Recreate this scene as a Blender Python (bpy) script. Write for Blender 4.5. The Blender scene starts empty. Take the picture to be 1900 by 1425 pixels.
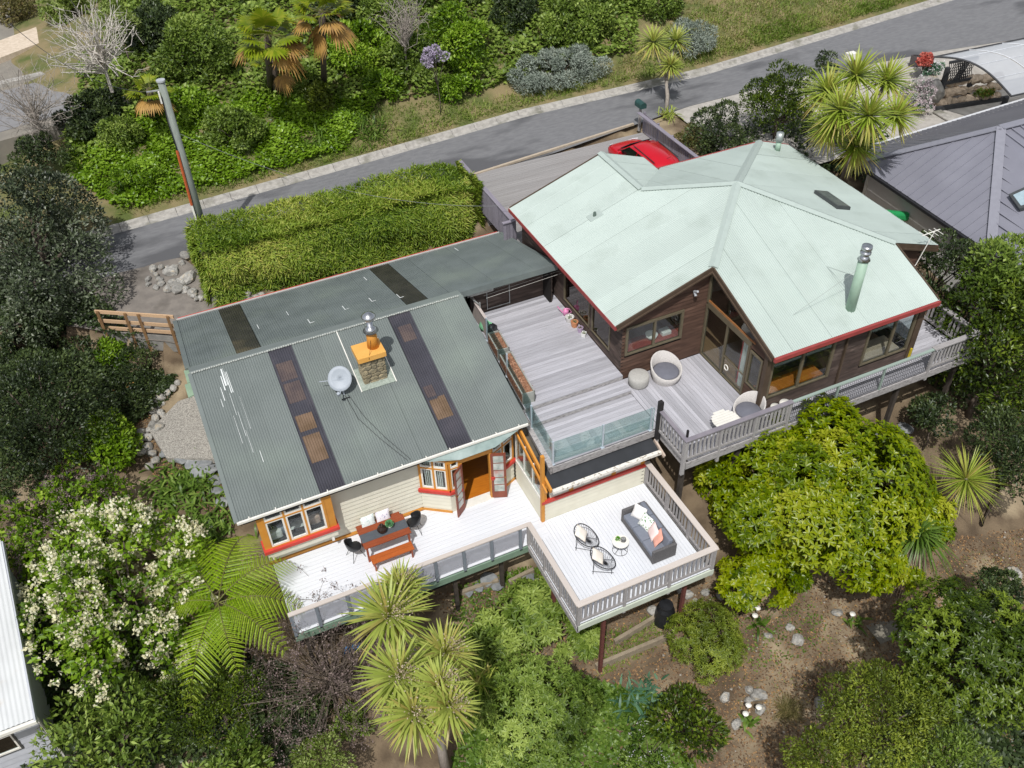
import bpy, bmesh, math, random
import numpy as np
from mathutils import Matrix, Vector
random.seed(7)
rng = np.random.default_rng(7)
SC = bpy.context.scene
COL = SC.collection
rad = math.radians

# ------------------------------------------------------------------ camera
F_PX, CA, CB, CC = 1696.42568, 0.408623879, -0.843034326, 0.0354808729
def _rz(a): return np.array([[math.cos(a), -math.sin(a), 0], [math.sin(a), math.cos(a), 0], [0, 0, 1]])
def _rx(a): return np.array([[1, 0, 0], [0, math.cos(a), -math.sin(a)], [0, math.sin(a), math.cos(a)]])
RM = _rz(CC) @ _rx(CB) @ _rz(CA)                      # world -> camera
def ray(px, py): return RM.T @ np.array([(px - 950) / F_PX, -(py - 712.5) / F_PX, -1.0])
_r0 = ray(1006.5, 966.4)
CAM = -_r0 / np.linalg.norm(_r0) * 30.0
def at(px, py, z=0.0):                                # where a sight line meets the height z
    r = ray(px, py)
    return CAM + (z - CAM[2]) / r[2] * r
def depth(p): return -(RM @ (np.asarray(p, float) - CAM))[2]
def proj(p):
    q = RM @ (np.asarray(p, float) - CAM)
    return 950 + F_PX * q[0] / -q[2], 712.5 - F_PX * q[1] / -q[2]
cam = bpy.data.objects.new('camera', bpy.data.cameras.new('camera'))
COL.objects.link(cam)
m4 = Matrix([list(r) for r in RM.T]).to_4x4()
m4.translation = Vector(CAM)
cam.matrix_world = m4
cam.data.sensor_width = 36.0
cam.data.lens = F_PX / 1900 * 36.0
cam.data.clip_end = 2000
SC.camera = cam

# ------------------------------------------------------------------ light
SUN_D = Vector((0.30, 0.43, -0.85)).normalized()
world = bpy.data.worlds.new('World'); SC.world = world; world.use_nodes = True
wn = world.node_tree.nodes; wl = world.node_tree.links
sky = wn.new('ShaderNodeTexSky'); sky.sky_type = 'NISHITA'; sky.sun_disc = False
sky.sun_elevation = rad(58); sky.sun_rotation = math.atan2(-SUN_D.x, -SUN_D.y)
sky.air_density = 1.0; sky.dust_density = 2.0
wn['Background'].inputs[1].default_value = 0.12
hs = wn.new('ShaderNodeHueSaturation'); hs.inputs['Saturation'].default_value = 0.42      # thin cloud: a paler blue than a clear sky
wl.new(sky.outputs[0], hs.inputs['Color']); wl.new(hs.outputs[0], wn['Background'].inputs[0])
sun = bpy.data.objects.new('sun', bpy.data.lights.new('sun', 'SUN'))
COL.objects.link(sun)
sun.data.energy = 3.3; sun.data.angle = rad(0.6); sun.data.color = (1.0, 0.985, 0.965)
sun.rotation_euler = SUN_D.to_track_quat('-Z', 'Y').to_euler()
SC.view_settings.view_transform = 'Standard'; SC.view_settings.look = 'None'
SC.view_settings.gamma = 1.0; SC.view_settings.use_curve_mapping = False
SC.view_settings.exposure = 0.0
SC.cycles.max_bounces = 6; SC.cycles.transparent_max_bounces = 12

# ------------------------------------------------------------------ materials
def srgb(h):
    c = [int(h[i:i + 2], 16) / 255 for i in (0, 2, 4)]
    return tuple(x / 12.92 if x <= 0.04045 else ((x + 0.055) / 1.055) ** 2.4 for x in c)
def lin(c): return srgb(c) if isinstance(c, str) else tuple(c)
MATS = {}
def mat(name, c, c2=None, rough=0.7, rnd=0.0, scale=6.0, amt=0.6, stretch=(1, 1, 1), coord='pos', bump=0.0, metal=0.0, spec=0.4, detail=4.0, bscale=None, ramp=(0.35, 0.65), c3=None, s3=1.0, r3=(0.55, 0.7)):
    """noise-mixed principled surface: c/c2 mixed by noise, c3 a sparser stain, rnd a change of value per object"""
    if name in MATS: return MATS[name]
    m = bpy.data.materials.new(name); m.use_nodes = True
    nt = m.node_tree; N = nt.nodes; L = nt.links; b = N['Principled BSDF']
    b.inputs['Roughness'].default_value = rough; b.inputs['Metallic'].default_value = metal
    b.inputs['Specular IOR Level'].default_value = spec
    c = lin(c); c2 = lin(c2) if c2 else tuple(x * 0.75 for x in c)
    if coord == 'pos':
        g = N.new('ShaderNodeNewGeometry'); src = g.outputs['Position']
    else:
        g = N.new('ShaderNodeTexCoord'); src = g.outputs['Object']
    mp = N.new('ShaderNodeMapping'); mp.inputs['Scale'].default_value = stretch
    L.new(src, mp.inputs['Vector']); vec = mp.outputs[0]
    oi = N.new('ShaderNodeObjectInfo')
    if coord != 'pos':
        ad = N.new('ShaderNodeVectorMath'); ad.operation = 'MULTIPLY_ADD'
        L.new(oi.outputs['Random'], ad.inputs[0]); ad.inputs[1].default_value = (37, 91, 53); L.new(vec, ad.inputs[2]); vec = ad.outputs[0]
    n = N.new('ShaderNodeTexNoise'); n.inputs['Scale'].default_value = scale; n.inputs['Detail'].default_value = detail
    L.new(vec, n.inputs['Vector'])
    r = N.new('ShaderNodeMapRange'); r.inputs[1].default_value = ramp[0]; r.inputs[2].default_value = ramp[1]
    r.inputs[3].default_value = 0; r.inputs[4].default_value = amt
    L.new(n.outputs['Fac'], r.inputs[0])
    mx = N.new('ShaderNodeMix'); mx.data_type = 'RGBA'
    mx.inputs[6].default_value = (*c, 1); mx.inputs[7].default_value = (*c2, 1)
    L.new(r.outputs[0], mx.inputs[0]); out = mx.outputs[2]
    if c3:
        n3 = N.new('ShaderNodeTexNoise'); n3.inputs['Scale'].default_value = s3; n3.inputs['Detail'].default_value = 6
        L.new(vec, n3.inputs['Vector'])
        q3 = N.new('ShaderNodeMapRange'); q3.inputs[1].default_value = r3[0]; q3.inputs[2].default_value = r3[1]
        L.new(n3.outputs['Fac'], q3.inputs[0])
        m3 = N.new('ShaderNodeMix'); m3.data_type = 'RGBA'; m3.inputs[7].default_value = (*lin(c3), 1)
        L.new(q3.outputs[0], m3.inputs[0]); L.new(out, m3.inputs[6]); out = m3.outputs[2]
    if rnd:
        h = N.new('ShaderNodeHueSaturation')
        q = N.new('ShaderNodeMapRange'); q.inputs[3].default_value = 1 - rnd; q.inputs[4].default_value = 1 + rnd
        L.new(oi.outputs['Random'], q.inputs[0]); L.new(q.outputs[0], h.inputs['Value']); L.new(out, h.inputs['Color']); out = h.outputs[0]
    L.new(out, b.inputs['Base Color'])
    if bump:
        n2 = N.new('ShaderNodeTexNoise'); n2.inputs['Scale'].default_value = bscale or scale * 2; n2.inputs['Detail'].default_value = 5
        L.new(vec, n2.inputs['Vector'])
        bp = N.new('ShaderNodeBump'); bp.inputs['Strength'].default_value = bump; bp.inputs['Distance'].default_value = 0.05
        L.new(n2.outputs['Fac'], bp.inputs['Height']); L.new(bp.outputs[0], b.inputs['Normal'])
    MATS[name] = m; return m
def leafmat(name, cols, rough=0.45, spec=0.35, trans=0.3):
    """foliage colour from a per-leaf 'tint' value (the leaf's own age and kind), part of the light passing through"""
    if name in MATS: return MATS[name]
    m = bpy.data.materials.new(name); m.use_nodes = True
    nt = m.node_tree; N = nt.nodes; L = nt.links; b = N['Principled BSDF']
    a = N.new('ShaderNodeAttribute'); a.attribute_name = 'tint'
    r = N.new('ShaderNodeValToRGB'); els = r.color_ramp.elements
    while len(els) < len(cols): els.new(0.5)
    import colorsys
    gain = 1.25 if 'dark' in name or name == 'leaf_olive' else 1.06
    for i, c in enumerate(cols):
        c = lin(c); h_, s_, v_ = colorsys.rgb_to_hsv(*c)
        if .15 < h_ < .4 and 'olive' not in name: c = colorsys.hsv_to_rgb(h_ - .008, min(1, s_ * 1.17), v_ * gain)
        els[i].position = i / (len(cols) - 1); els[i].color = (*c, 1)
    L.new(a.outputs['Fac'], r.inputs[0]); L.new(r.outputs[0], b.inputs['Base Color'])
    b.inputs['Roughness'].default_value = rough; b.inputs['Specular IOR Level'].default_value = spec
    t = N.new('ShaderNodeBsdfTranslucent'); L.new(r.outputs[0], t.inputs[0])
    mx = N.new('ShaderNodeMixShader'); mx.inputs[0].default_value = trans
    L.new(b.outputs[0], mx.inputs[1]); L.new(t.outputs[0], mx.inputs[2]); L.new(mx.outputs[0], N['Material Output'].inputs[0])
    MATS[name] = m; return m
def glassmat(name, tint, refl=1.0, rough=0.02, alpha=0.0, body=(0.2, 0.2, 0.2)):
    if name in MATS: return MATS[name]
    m = bpy.data.materials.new(name); m.use_nodes = True
    nt = m.node_tree; N = nt.nodes; L = nt.links; N.remove(N['Principled BSDF'])
    t = N.new('ShaderNodeBsdfTransparent'); t.inputs[0].default_value = (*tint, 1)
    g = N.new('ShaderNodeBsdfGlossy'); g.inputs['Roughness'].default_value = rough; g.inputs[0].default_value = (refl, refl, refl, 1)
    d = N.new('ShaderNodeBsdfDiffuse'); d.inputs[0].default_value = (*body, 1)
    m0 = N.new('ShaderNodeMixShader'); m0.inputs[0].default_value = alpha
    L.new(t.outputs[0], m0.inputs[1]); L.new(d.outputs[0], m0.inputs[2])
    lw = N.new('ShaderNodeLayerWeight'); lw.inputs[0].default_value = .5
    pw = N.new('ShaderNodeMath'); pw.operation = 'POWER'; pw.inputs[1].default_value = 5; L.new(lw.outputs['Facing'], pw.inputs[0])
    f = N.new('ShaderNodeMath'); f.operation = 'MULTIPLY_ADD'; f.inputs[1].default_value = .93; f.inputs[2].default_value = .05 if refl else 0.0; L.new(pw.outputs[0], f.inputs[0])
    mx = N.new('ShaderNodeMixShader'); L.new(f.outputs[0], mx.inputs[0]); L.new(m0.outputs[0], mx.inputs[1]); L.new(g.outputs[0], mx.inputs[2])
    L.new(mx.outputs[0], N['Material Output'].inputs[0])
    MATS[name] = m; return m

# ------------------------------------------------------------------ mesh helpers
def V3(p): return np.asarray(p, float)
def unit(v):
    v = V3(v); n = np.linalg.norm(v); return v / n if n > 1e-9 else v
def wloc(o):
    p = np.zeros(3)
    while o is not None: p = p + np.array(o.location); o = o.parent
    return p
class MB:
    def __init__(s): s.v = []; s.f = []
    def add(s, vs, fs):
        k = len(s.v); s.v += [tuple(map(float, p)) for p in vs]; s.f += [tuple(i + k for i in f) for f in fs]; return s
    def hexa(s, p):
        return s.add(p, [(0, 3, 2, 1), (4, 5, 6, 7), (0, 1, 5, 4), (1, 2, 6, 5), (2, 3, 7, 6), (3, 0, 4, 7)])
    def box(s, x0, x1, y0, y1, z0, z1):
        return s.hexa([(x0, y0, z0), (x1, y0, z0), (x1, y1, z0), (x0, y1, z0), (x0, y0, z1), (x1, y0, z1), (x1, y1, z1), (x0, y1, z1)])
    def fbox(s, fr, u0, u1, d0, d1, z0, z1):
        o, u, n = fr; P = lambda a, d, z: (o[0] + u[0] * a + n[0] * d, o[1] + u[1] * a + n[1] * d, z)
        return s.hexa([P(u0, d1, z0), P(u1, d1, z0), P(u1, d0, z0), P(u0, d0, z0), P(u0, d1, z1), P(u1, d1, z1), P(u1, d0, z1), P(u0, d0, z1)])
    def beam(s, p, q, w, h, up=(0, 0, 1)):
        p, q = V3(p), V3(q); d = unit(q - p); a = np.cross(d, V3(up))
        if np.linalg.norm(a) < 1e-6: a = np.cross(d, (1, 0, 0))
        a = unit(a); b = np.cross(a, d)
        c = [(-w / 2, -h / 2), (w / 2, -h / 2), (w / 2, h / 2), (-w / 2, h / 2)]
        return s.hexa([p + a * x + b * y for x, y in c] + [q + a * x + b * y for x, y in c])
    def tube(s, p, q, r0, r1=None, n=8, caps=True):
        p, q = V3(p), V3(q); r1 = r0 if r1 is None else r1; d = unit(q - p)
        a = np.cross(d, (0, 0, 1)); a = unit(a) if np.linalg.norm(a) > 1e-6 else V3((1, 0, 0)); b = np.cross(d, a)
        vs = [c + r * (a * math.cos(t) + b * math.sin(t)) for c, r in ((p, r0), (q, r1)) for t in [2 * math.pi * i / n for i in range(n)]]
        fs = [(i, (i + 1) % n, n + (i + 1) % n, n + i) for i in range(n)]
        if caps: fs += [tuple(range(n - 1, -1, -1)), tuple(range(n, 2 * n))]
        return s.add(vs, fs)
    def path(s, pts, r, n=5, r1=None):
        pts = [V3(p) for p in pts]; k = len(pts); r1 = r if r1 is None else r1; vs = []
        for i, p in enumerate(pts):
            d = unit(pts[min(i + 1, k - 1)] - pts[max(i - 1, 0)])
            a = np.cross(d, (0, 0, 1)); a = unit(a) if np.linalg.norm(a) > 1e-4 else V3((1, 0, 0)); b = np.cross(d, a)
            rr = r + (r1 - r) * i / max(1, k - 1)
            vs += [p + rr * (a * math.cos(2 * math.pi * j / n) + b * math.sin(2 * math.pi * j / n)) for j in range(n)]
        fs = [(i * n + j, i * n + (j + 1) % n, (i + 1) * n + (j + 1) % n, (i + 1) * n + j) for i in range(k - 1) for j in range(n)]
        fs += [tuple(range(n - 1, -1, -1)), tuple(range((k - 1) * n, k * n))]
        return s.add(vs, fs)
    def poly(s, pts): return s.add(pts, [tuple(range(len(pts)))])
    def extr(s, pts, vec):
        n = len(pts); vec = V3(vec); a = [V3(p) for p in pts]
        return s.add(a + [p + vec for p in a], [tuple(range(n - 1, -1, -1)), tuple(range(n, 2 * n))] + [(i, (i + 1) % n, n + (i + 1) % n, n + i) for i in range(n)])
    def lathe(s, prof, c, n=16):
        vs = [(c[0] + r * math.cos(2 * math.pi * j / n), c[1] + r * math.sin(2 * math.pi * j / n), c[2] + z) for r, z in prof for j in range(n)]
        k = len(prof)
        fs = [(i * n + j, i * n + (j + 1) % n, (i + 1) * n + (j + 1) % n, (i + 1) * n + j) for i in range(k - 1) for j in range(n)]
        fs += [tuple(range(n - 1, -1, -1)), tuple(range((k - 1) * n, k * n))]
        return s.add(vs, fs)
    def rings(s, rs, closed=True):
        n = len(rs[0]); vs = [p for r in rs for p in r]
        fs = [(i * n + j, i * n + (j + 1) % n, (i + 1) * n + (j + 1) % n, (i + 1) * n + j) for i in range(len(rs) - 1) for j in range(n)]
        if closed: fs += [tuple(range(n - 1, -1, -1)), tuple(range((len(rs) - 1) * n, len(rs) * n))]
        return s.add(vs, fs)
    def build(s, name, m, parent=None, smooth=False, kind=None, bevel=0, sub=0):
        me = bpy.data.meshes.new(name)
        off = wloc(parent) if parent is not None else np.zeros(3)
        me.from_pydata([tuple(np.array(p) - off) for p in s.v], [], s.f)
        bm = bmesh.new(); bm.from_mesh(me); bmesh.ops.recalc_face_normals(bm, faces=bm.faces[:])
        if bevel: bmesh.ops.bevel(bm, geom=[e for e in bm.edges], offset=bevel, segments=2, affect='EDGES', profile=0.6)
        bm.to_mesh(me); bm.free()
        if smooth:
            me.polygons.foreach_set('use_smooth', [True] * len(me.polygons))
        me.materials.append(m)
        o = bpy.data.objects.new(name, me); COL.objects.link(o)
        if parent is not None: o.parent = parent
        if kind: o['kind'] = kind
        if sub:
            md = o.modifiers.new('s', 'SUBSURF'); md.levels = sub; md.render_levels = sub
        return o
def tag(o, label, cat, group=None):
    o['label'] = label; o['category'] = cat
    if group: o['group'] = group
    return o
def thing(name, label, cat, loc=(0, 0, 0), group=None):
    o = bpy.data.objects.new(name, None); COL.objects.link(o); o.location = tuple(map(float, loc)); o.empty_display_size = 0.2
    return tag(o, label, cat, group)
def copy_thing(root, loc, rotz, label, group=None):
    r = root.copy(); COL.objects.link(r); r.location = tuple(map(float, loc)); r.rotation_euler = (0, 0, rotz); r['label'] = label
    if group: r['group'] = group
    for ch in root.children:
        c = ch.copy(); COL.objects.link(c); c.parent = r
        for g in ch.children:
            d = g.copy(); COL.objects.link(d); d.parent = c
    return r
def fr(o, u): u = unit((u[0], u[1], 0)); return (V3(o), u, np.array([u[1], -u[0], 0.0]))   # outward normal on the right of u
_unit = {}
def plank(name, m, parent, x0, x1, y0, y1, z0, z1):
    """one board: an instance of a shared unit board, its long side along local X"""
    if m.name not in _unit:
        b = MB().box(-.5, .5, -.5, .5, -.5, .5); me = bpy.data.meshes.new('plank'); me.from_pydata(b.v, [], b.f); me.materials.append(m); _unit[m.name] = me
    o = bpy.data.objects.new(name, _unit[m.name]); COL.objects.link(o); o.parent = parent
    o.location = tuple(np.array([(x0 + x1) / 2, (y0 + y1) / 2, (z0 + z1) / 2]) - wloc(parent))
    d = (x1 - x0, y1 - y0, z1 - z0)
    if d[2] > d[0] and d[2] > d[1]: o.rotation_euler = (0, -math.pi / 2, 0); o.scale = (d[2], d[1], d[0])
    elif d[1] > d[0]: o.rotation_euler = (0, 0, math.pi / 2); o.scale = (d[1], d[0], d[2])
    else: o.scale = d
    return o
def fastmesh(name, verts, faces_flat, nper, m, parent=None, tint=None, kind=None, smooth=False):
    """many small faces of the same size straight from arrays"""
    me = bpy.data.meshes.new(name); nv = len(verts); nf = len(faces_flat) // nper
    if parent is not None: verts = verts - wloc(parent)
    me.vertices.add(nv); me.vertices.foreach_set('co', np.ascontiguousarray(verts, dtype=np.float32).ravel())
    me.loops.add(nf * nper); me.loops.foreach_set('vertex_index', np.ascontiguousarray(faces_flat, dtype=np.int32))
    me.polygons.add(nf); me.polygons.foreach_set('loop_start', np.arange(0, nf * nper, nper, dtype=np.int32))
    if smooth: me.polygons.foreach_set('use_smooth', np.ones(nf, dtype=bool))
    me.update(calc_edges=True)
    if tint is not None:
        a = me.attributes.new('tint', 'FLOAT', 'POINT'); a.data.foreach_set('value', np.ascontiguousarray(tint, dtype=np.float32))
    me.materials.append(m)
    o = bpy.data.objects.new(name, me); COL.objects.link(o)
    if parent is not None: o.parent = parent
    if kind: o['kind'] = kind
    return o
def nrm(a): return a / np.maximum(np.linalg.norm(a, axis=-1, keepdims=True), 1e-9)
def leaves(name, pos, dirs, ups, L, W, tint, m, parent=None, kind=None, fold=0.18, droop=0.0):
    """one folded leaf (base, two sides, tip) at each position"""
    n = len(pos); d = nrm(dirs); s = nrm(np.cross(d, ups)); u = np.cross(s, d)
    L = np.broadcast_to(L, n)[:, None]; W = np.broadcast_to(W, n)[:, None]
    mid = pos + d * L * 0.5
    v = np.stack([pos, mid + s * W * .5 + u * W * fold, pos + d * L - u * L * droop, mid - s * W * .5 + u * W * fold], 1).reshape(-1, 3)
    b = np.arange(n) * 4
    f = np.stack([b, b + 1, b + 2, b, b + 2, b + 3], 1).ravel()
    return fastmesh(name, v, f, 3, m, parent, np.repeat(np.clip(tint, 0, 1), 4), kind)
def rand_dirs(n): return nrm(rng.normal(size=(n, 3)))

# ------------------------------------------------------------------ terrain
def road_z(x): return np.interp(x, [-40, -10, 10, 60], [2.3, 2.45, 3.0, 3.4])
_K = [(at(px, py, z)) for px, py, z in ((-60, 500, 2.4), (220, 425, 2.45), (650, 305, 2.72), (960, 215, 2.97), (1300, 135, 3.1), (1750, 0, 3.25), (1960, -66, 3.4))]
_KX = [p[0] for p in _K]; _KY = [p[1] for p in _K]
def far_y(x): return np.interp(x, _KX, _KY)
def near_y(x): return np.interp(x, [-40, -8, 5, 9.5, 14, 17, 24, 32, 40, 60], [17.3, 17.0, 16.75, 17.1, 17.75, 18.15, 18.2, 17.4, 16, 12])
PROF = [(-16, [(-20, -6), (-6, -4.6), (0, -2.8), (3, -1.2), (5, -.6), (9, -.35), (11.5, .0), (12.2, 1.75), (15, 2.15), (17, 2.35), (20.8, 2.4)]),
        (-6, [(-14, -5.9), (-8, -5.0), (-4, -4.2), (-2, -3.2), (-.6, -2.4), (1, -1.6), (2.4, -.7), (11.5, -.3), (12.2, 1.5), (13.4, 1.75), (14.2, 2.1), (16.5, 2.5), (20.8, 2.6)]),
        (2, [(-14, -5.9), (-8, -5.0), (-4, -4.1), (-2, -3.0), (0, -1.6), (2, -.7), (7.5, -.4), (12.3, .6), (13.2, 1.3), (14, 2.0), (16.5, 2.7), (20.8, 2.75)]),
        (7, [(-14, -5.8), (-9, -4.9), (-6, -4.3), (-3, -2.6), (-1, -.9), (2, .6), (8, 1.6), (11, 2.2), (16.5, 2.85), (20.8, 2.95)]),
        (16, [(-14, -5.4), (-6, -3.6), (-3, -2.2), (0, -.3), (4, .9), (8, 1.8), (12, 2.5), (17, 2.95), (21, 3.0)])]
def bank(x, y): return np.interp(y - far_y(x), [-1, .26, .7, 3.2, 9, 12, 15, 200], [0, 0, .2, 1.05, 2.6, 3.2, 3.4, 3.4]) * np.interp(x, [-14, -5], [.55, 1])
def hh(x, y):
    x = np.asarray(x, float); y = np.asarray(y, float)
    xs = np.array([p[0] for p in PROF]); Z = np.stack([np.interp(y, [q[0] for q in p[1]], [q[1] for q in p[1]]) for p in PROF], 0)
    t = np.clip(np.interp(x, xs, np.arange(len(xs))), 0, len(xs) - 1.0001); i = t.astype(int); w = t - i; w = w * w * (3 - 2 * w)
    z = np.take_along_axis(Z, i[None], 0)[0] * (1 - w) + np.take_along_axis(Z, i[None] + 1, 0)[0] * w
    ed = 12.25 + np.clip(-8.9 - x, 0, 5) * .65; z = np.where((x < -8.6) & (y < ed) & (y > 8), np.minimum(z, np.interp(y, [8, 12, 17], [-.3, .2, .6])), z)
    return z + bank(x, y) + .05 * np.sin(x * 1.7 + 1) * np.sin(y * 1.3) + .03 * np.sin(x * 4.1) * np.sin(y * 3.7 + 2)
def h1(x, y): return float(hh(np.array([x]), np.array([y]))[0])
def onground(px, py, n=40):
    z = 0.0
    p = at(px, py, z)
    for _ in range(n):
        z = z * .5 + .5 * h1(p[0], p[1]); p = at(px, py, z)
    return p
M_SOIL = mat('soil', '756550', '4f4233', rough=.95, scale=1.3, amt=.9, bump=.6, bscale=9, c3='9a8a70', s3=.55, r3=(.52, .68))
M_BANKG = mat('bank_ground', '56602f', '8a7a5a', rough=.95, scale=.9, amt=.9, bump=.6, bscale=10)
def grid(name, xs, ys, zf, m, kind='structure', hole=None):
    X, Y = np.meshgrid(xs, ys); Z = zf(X.ravel(), Y.ravel()); v = np.stack([X.ravel(), Y.ravel(), Z], 1); nx = len(xs); ny = len(ys)
    i, j = np.meshgrid(np.arange(nx - 1), np.arange(ny - 1)); a = (j * nx + i).ravel()
    f = np.stack([a, a + 1, a + nx + 1, a + nx], 1)
    o = fastmesh(name, v, f.ravel(), 4, m, None, None, kind, True); return o
def conc_z(x, y):
    hi = 2.75 + (road_z(x) - 2.75) * np.clip((y - 12) / np.maximum(near_y(x) - 12, .1), 0, 1); lo = 1.75 + (road_z(x) - 1.75) * np.clip((y - 14.9) / 1.2, 0, 1)
    return hi + (lo - hi) * np.clip((x - 21) / 4, 0, 1)
def sink(x, y):
    z = hh(x, y)
    rd = (y > near_y(x) - .1) & (y < far_y(x) + .1); z = np.where(rd, road_z(x) - .12, z)
    dv = (x < -6.9) & (x > -20) & (y > 12.6) & (y <= near_y(x)); z = np.where(dv, z - .06, z)
    pk = (x > 4) & (x < 14.2) & (y > 9) & (y < near_y(x)); z = np.where(pk, np.minimum(z, 2.6), z)
    ps = (x > 15.5) & (y > 10.5) & (y < near_y(x)); z = np.where(ps, np.minimum(z, conc_z(x, y) - .12), z)
    return z
grid('ground', np.concatenate([np.arange(-26, 26, .4), np.arange(26, 80, 2)]), np.concatenate([np.arange(-24, 21, .4)]), sink, M_SOIL)
OFFS = [.27, .5, .8, 1.3, 2, 2.8, 3.6, 4.5, 5.5, 6.5, 7.5, 8.5, 9.5, 11, 12.5, 14, 16, 20, 30, 60, 120]
_bx = np.concatenate([np.arange(-60, 40, .8), np.arange(40, 122, 4)]); _bv = np.array([(x, far_y(x) + o_, 0) for x in _bx for o_ in OFFS]); _bv[:, 2] = hh(_bv[:, 0], _bv[:, 1]) + .1 * np.minimum(1, _bv[:, 1] - far_y(_bv[:, 0]) - .27)
_n = len(OFFS); _bi = (np.arange(len(_bx) - 1)[:, None] * _n + np.arange(_n - 1)[None]).ravel()
fastmesh('hillside_bank', _bv, np.stack([_bi, _bi + _n, _bi + _n + 1, _bi + 1], 1).ravel(), 4, M_BANKG, None, None, 'structure', True)

M_ASPH = mat('asphalt', '7b7b7c', '6d6d6f', rough=.9, scale=7, amt=.8, bump=.25, bscale=60, c3='5b5b5d', s3=.5, r3=(.52, .6), stretch=(.35, 1, 1))
def strip(name, xs, lo, hi, zf, m, nv=8, dz=0.0, kind='structure', parent=None):
    xs = np.asarray(xs, float); V = []
    for x in xs:
        a, b = float(lo(x)), float(hi(x))
        for k in range(nv + 1):
            y = a + (b - a) * k / nv; V.append((x, y, float(zf(x, y)) + dz))
    n = nv + 1
    f = [[i * n + k, (i + 1) * n + k, (i + 1) * n + k + 1, i * n + k + 1] for i in range(len(xs) - 1) for k in range(nv)]
    return fastmesh(name, np.array(V), np.array(f).ravel(), 4, m, parent, None, kind)
strip('road', np.arange(-40, 60, 1.0), near_y, far_y, lambda x, y: road_z(x), M_ASPH)
M_KERB = mat('kerb_concrete', 'b4b0a8', '94908a', rough=.9, scale=5, amt=.8, bump=.2, c3='7c7a6e', s3=1.2)
kb = MB()
for x in np.arange(-40, 60, 1.2):
    a = V3((x + .01, far_y(x), road_z(x))); b = V3((x + 1.19, far_y(x + 1.2), road_z(x + 1.2)))
    d = unit(b - a); n = V3((-d[1], d[0], 0))
    ch = [(-.32, .004), (0, .012), (.06, .13), (.26, .14), (.26, -.2), (-.32, -.2)]
    kb.rings([[p + n * u + V3((0, 0, w)) for u, w in ch] for p in (a, b)])
kb.build('kerb', M_KERB, kind='structure')
M_DRIVE = mat('driveway_asphalt', '837c74', '6f6963', rough=.92, scale=3, amt=.8, bump=.3, bscale=50, c3='5c564f', s3=.6)
strip('driveway', np.arange(-20, -4.9, .5), lambda x: 12.3 + float(np.clip(-8.9 - x, 0, 5)) * .65, lambda x: float(np.interp(x, [-20, -8, -7, -4.9], [17.2, 17.0, 14.5, 13.4])), lambda x, y: float(hh(np.array([x]), np.array([y]))[0]), M_DRIVE, 16, .015)
M_CONC = mat('driveway_concrete', 'b3aea6', '9b968e', rough=.9, scale=3, amt=.8, bump=.15, bscale=30)
strip('concrete_drive', np.arange(16, 60, 1.0), lambda x: 11.0, lambda x: float(near_y(x)) - .02, conc_z, M_CONC, 14, .0)
# the upper street behind the trees
us = MB(); 
zU = 4.65
upA = [at(-80, 268, zU), at(250, 170, zU), at(330, 85, zU), at(-80, 190, zU)]
M_ASPH2 = mat('upper_street_asphalt', '8b8a8a', '7b7a7b', rough=.9, scale=3)
us.extr([p for p in upA], (0, 0, -.2)); us.build('upper_street', M_ASPH2, kind='structure')
MB().extr([at(-80, 285, zU - .03), at(300, 175, zU - .03), at(400, 40, zU - .03), at(300, -60, zU - .03), at(-80, -60, zU - .03)], (0, 0, -3)).build('street_verge', mat('verge', '8d877c', '76716a', rough=.95, scale=2), kind='structure')
MB().beam(at(-80, 176, zU + .05), at(300, 88, zU + .05), .5, .2).build('upper_kerb', M_KERB, kind='structure')
MB().beam(at(-80, 127, zU + .1), at(110, 55, zU + .1), 2.2, .3).build('sandy_verge', mat('sandy', 'd6c6b2', 'b7a68f', rough=.95), kind='structure')
# gravel path and slabs on the left of the house
M_GRAV = mat('gravel', 'bdb8ae', '7e7a74', rough=.95, scale=28, amt=1, bump=.7, bscale=40, detail=2)
gp = MB(); pts = [(-9.75, 11.4), (-8.45, 11.5), (-8.45, 7.2), (-9.3, 7.8), (-10.65, 8.5), (-11.0, 10.2)]
gp.extr([(x, y, -.34) for x, y in pts], (0, 0, .22)); gp.build('gravel_path', M_GRAV, kind='structure')

# ------------------------------------------------------------------ roofs: corrugated sheets
def corr(parent, m, u0, u1, lo, hi, pt, pitch=.0762, amp=.017, sheet=.762, seg=4, prof=None, name='roof_sheet', skip=None, mats=None):
    """corrugated sheets over a plane; u runs along the eave, lo/hi give the slope range at u, pt(u, v, h) a point h above the plane"""
    out = []; n = max(1, int(round((u1 - u0) / sheet)))
    for i in range(n):
        a = u0 + (u1 - u0) * i / n; b = u0 + (u1 - u0) * (i + 1) / n
        if prof is None:
            k = max(2, int(round((b - a) / pitch * seg))); us_ = [a + (b - a) * j / k for j in range(k + 1)]
            hs = [amp * math.cos(2 * math.pi * (u - u0) / pitch) for u in us_]
        else:
            us_, hs = [], []
            q = a
            for du, hgt in prof(a, b): us_.append(du); hs.append(hgt)
        lift = .006 * (i % 2)
        v = []
        for u, h in zip(us_, hs):
            l, g = lo(u), hi(u)
            if g < l: g = l
            v += [pt(u, l, h + lift), pt(u, g, h + lift)]
        v = np.array(v); c = np.arange(len(us_) - 1) * 2
        f = np.stack([c, c + 2, c + 3, c + 1], 1).ravel()
        out.append(fastmesh(name, v, f, 4, (mats or {}).get(i, m), parent, None, None, True))
    return out

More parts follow.
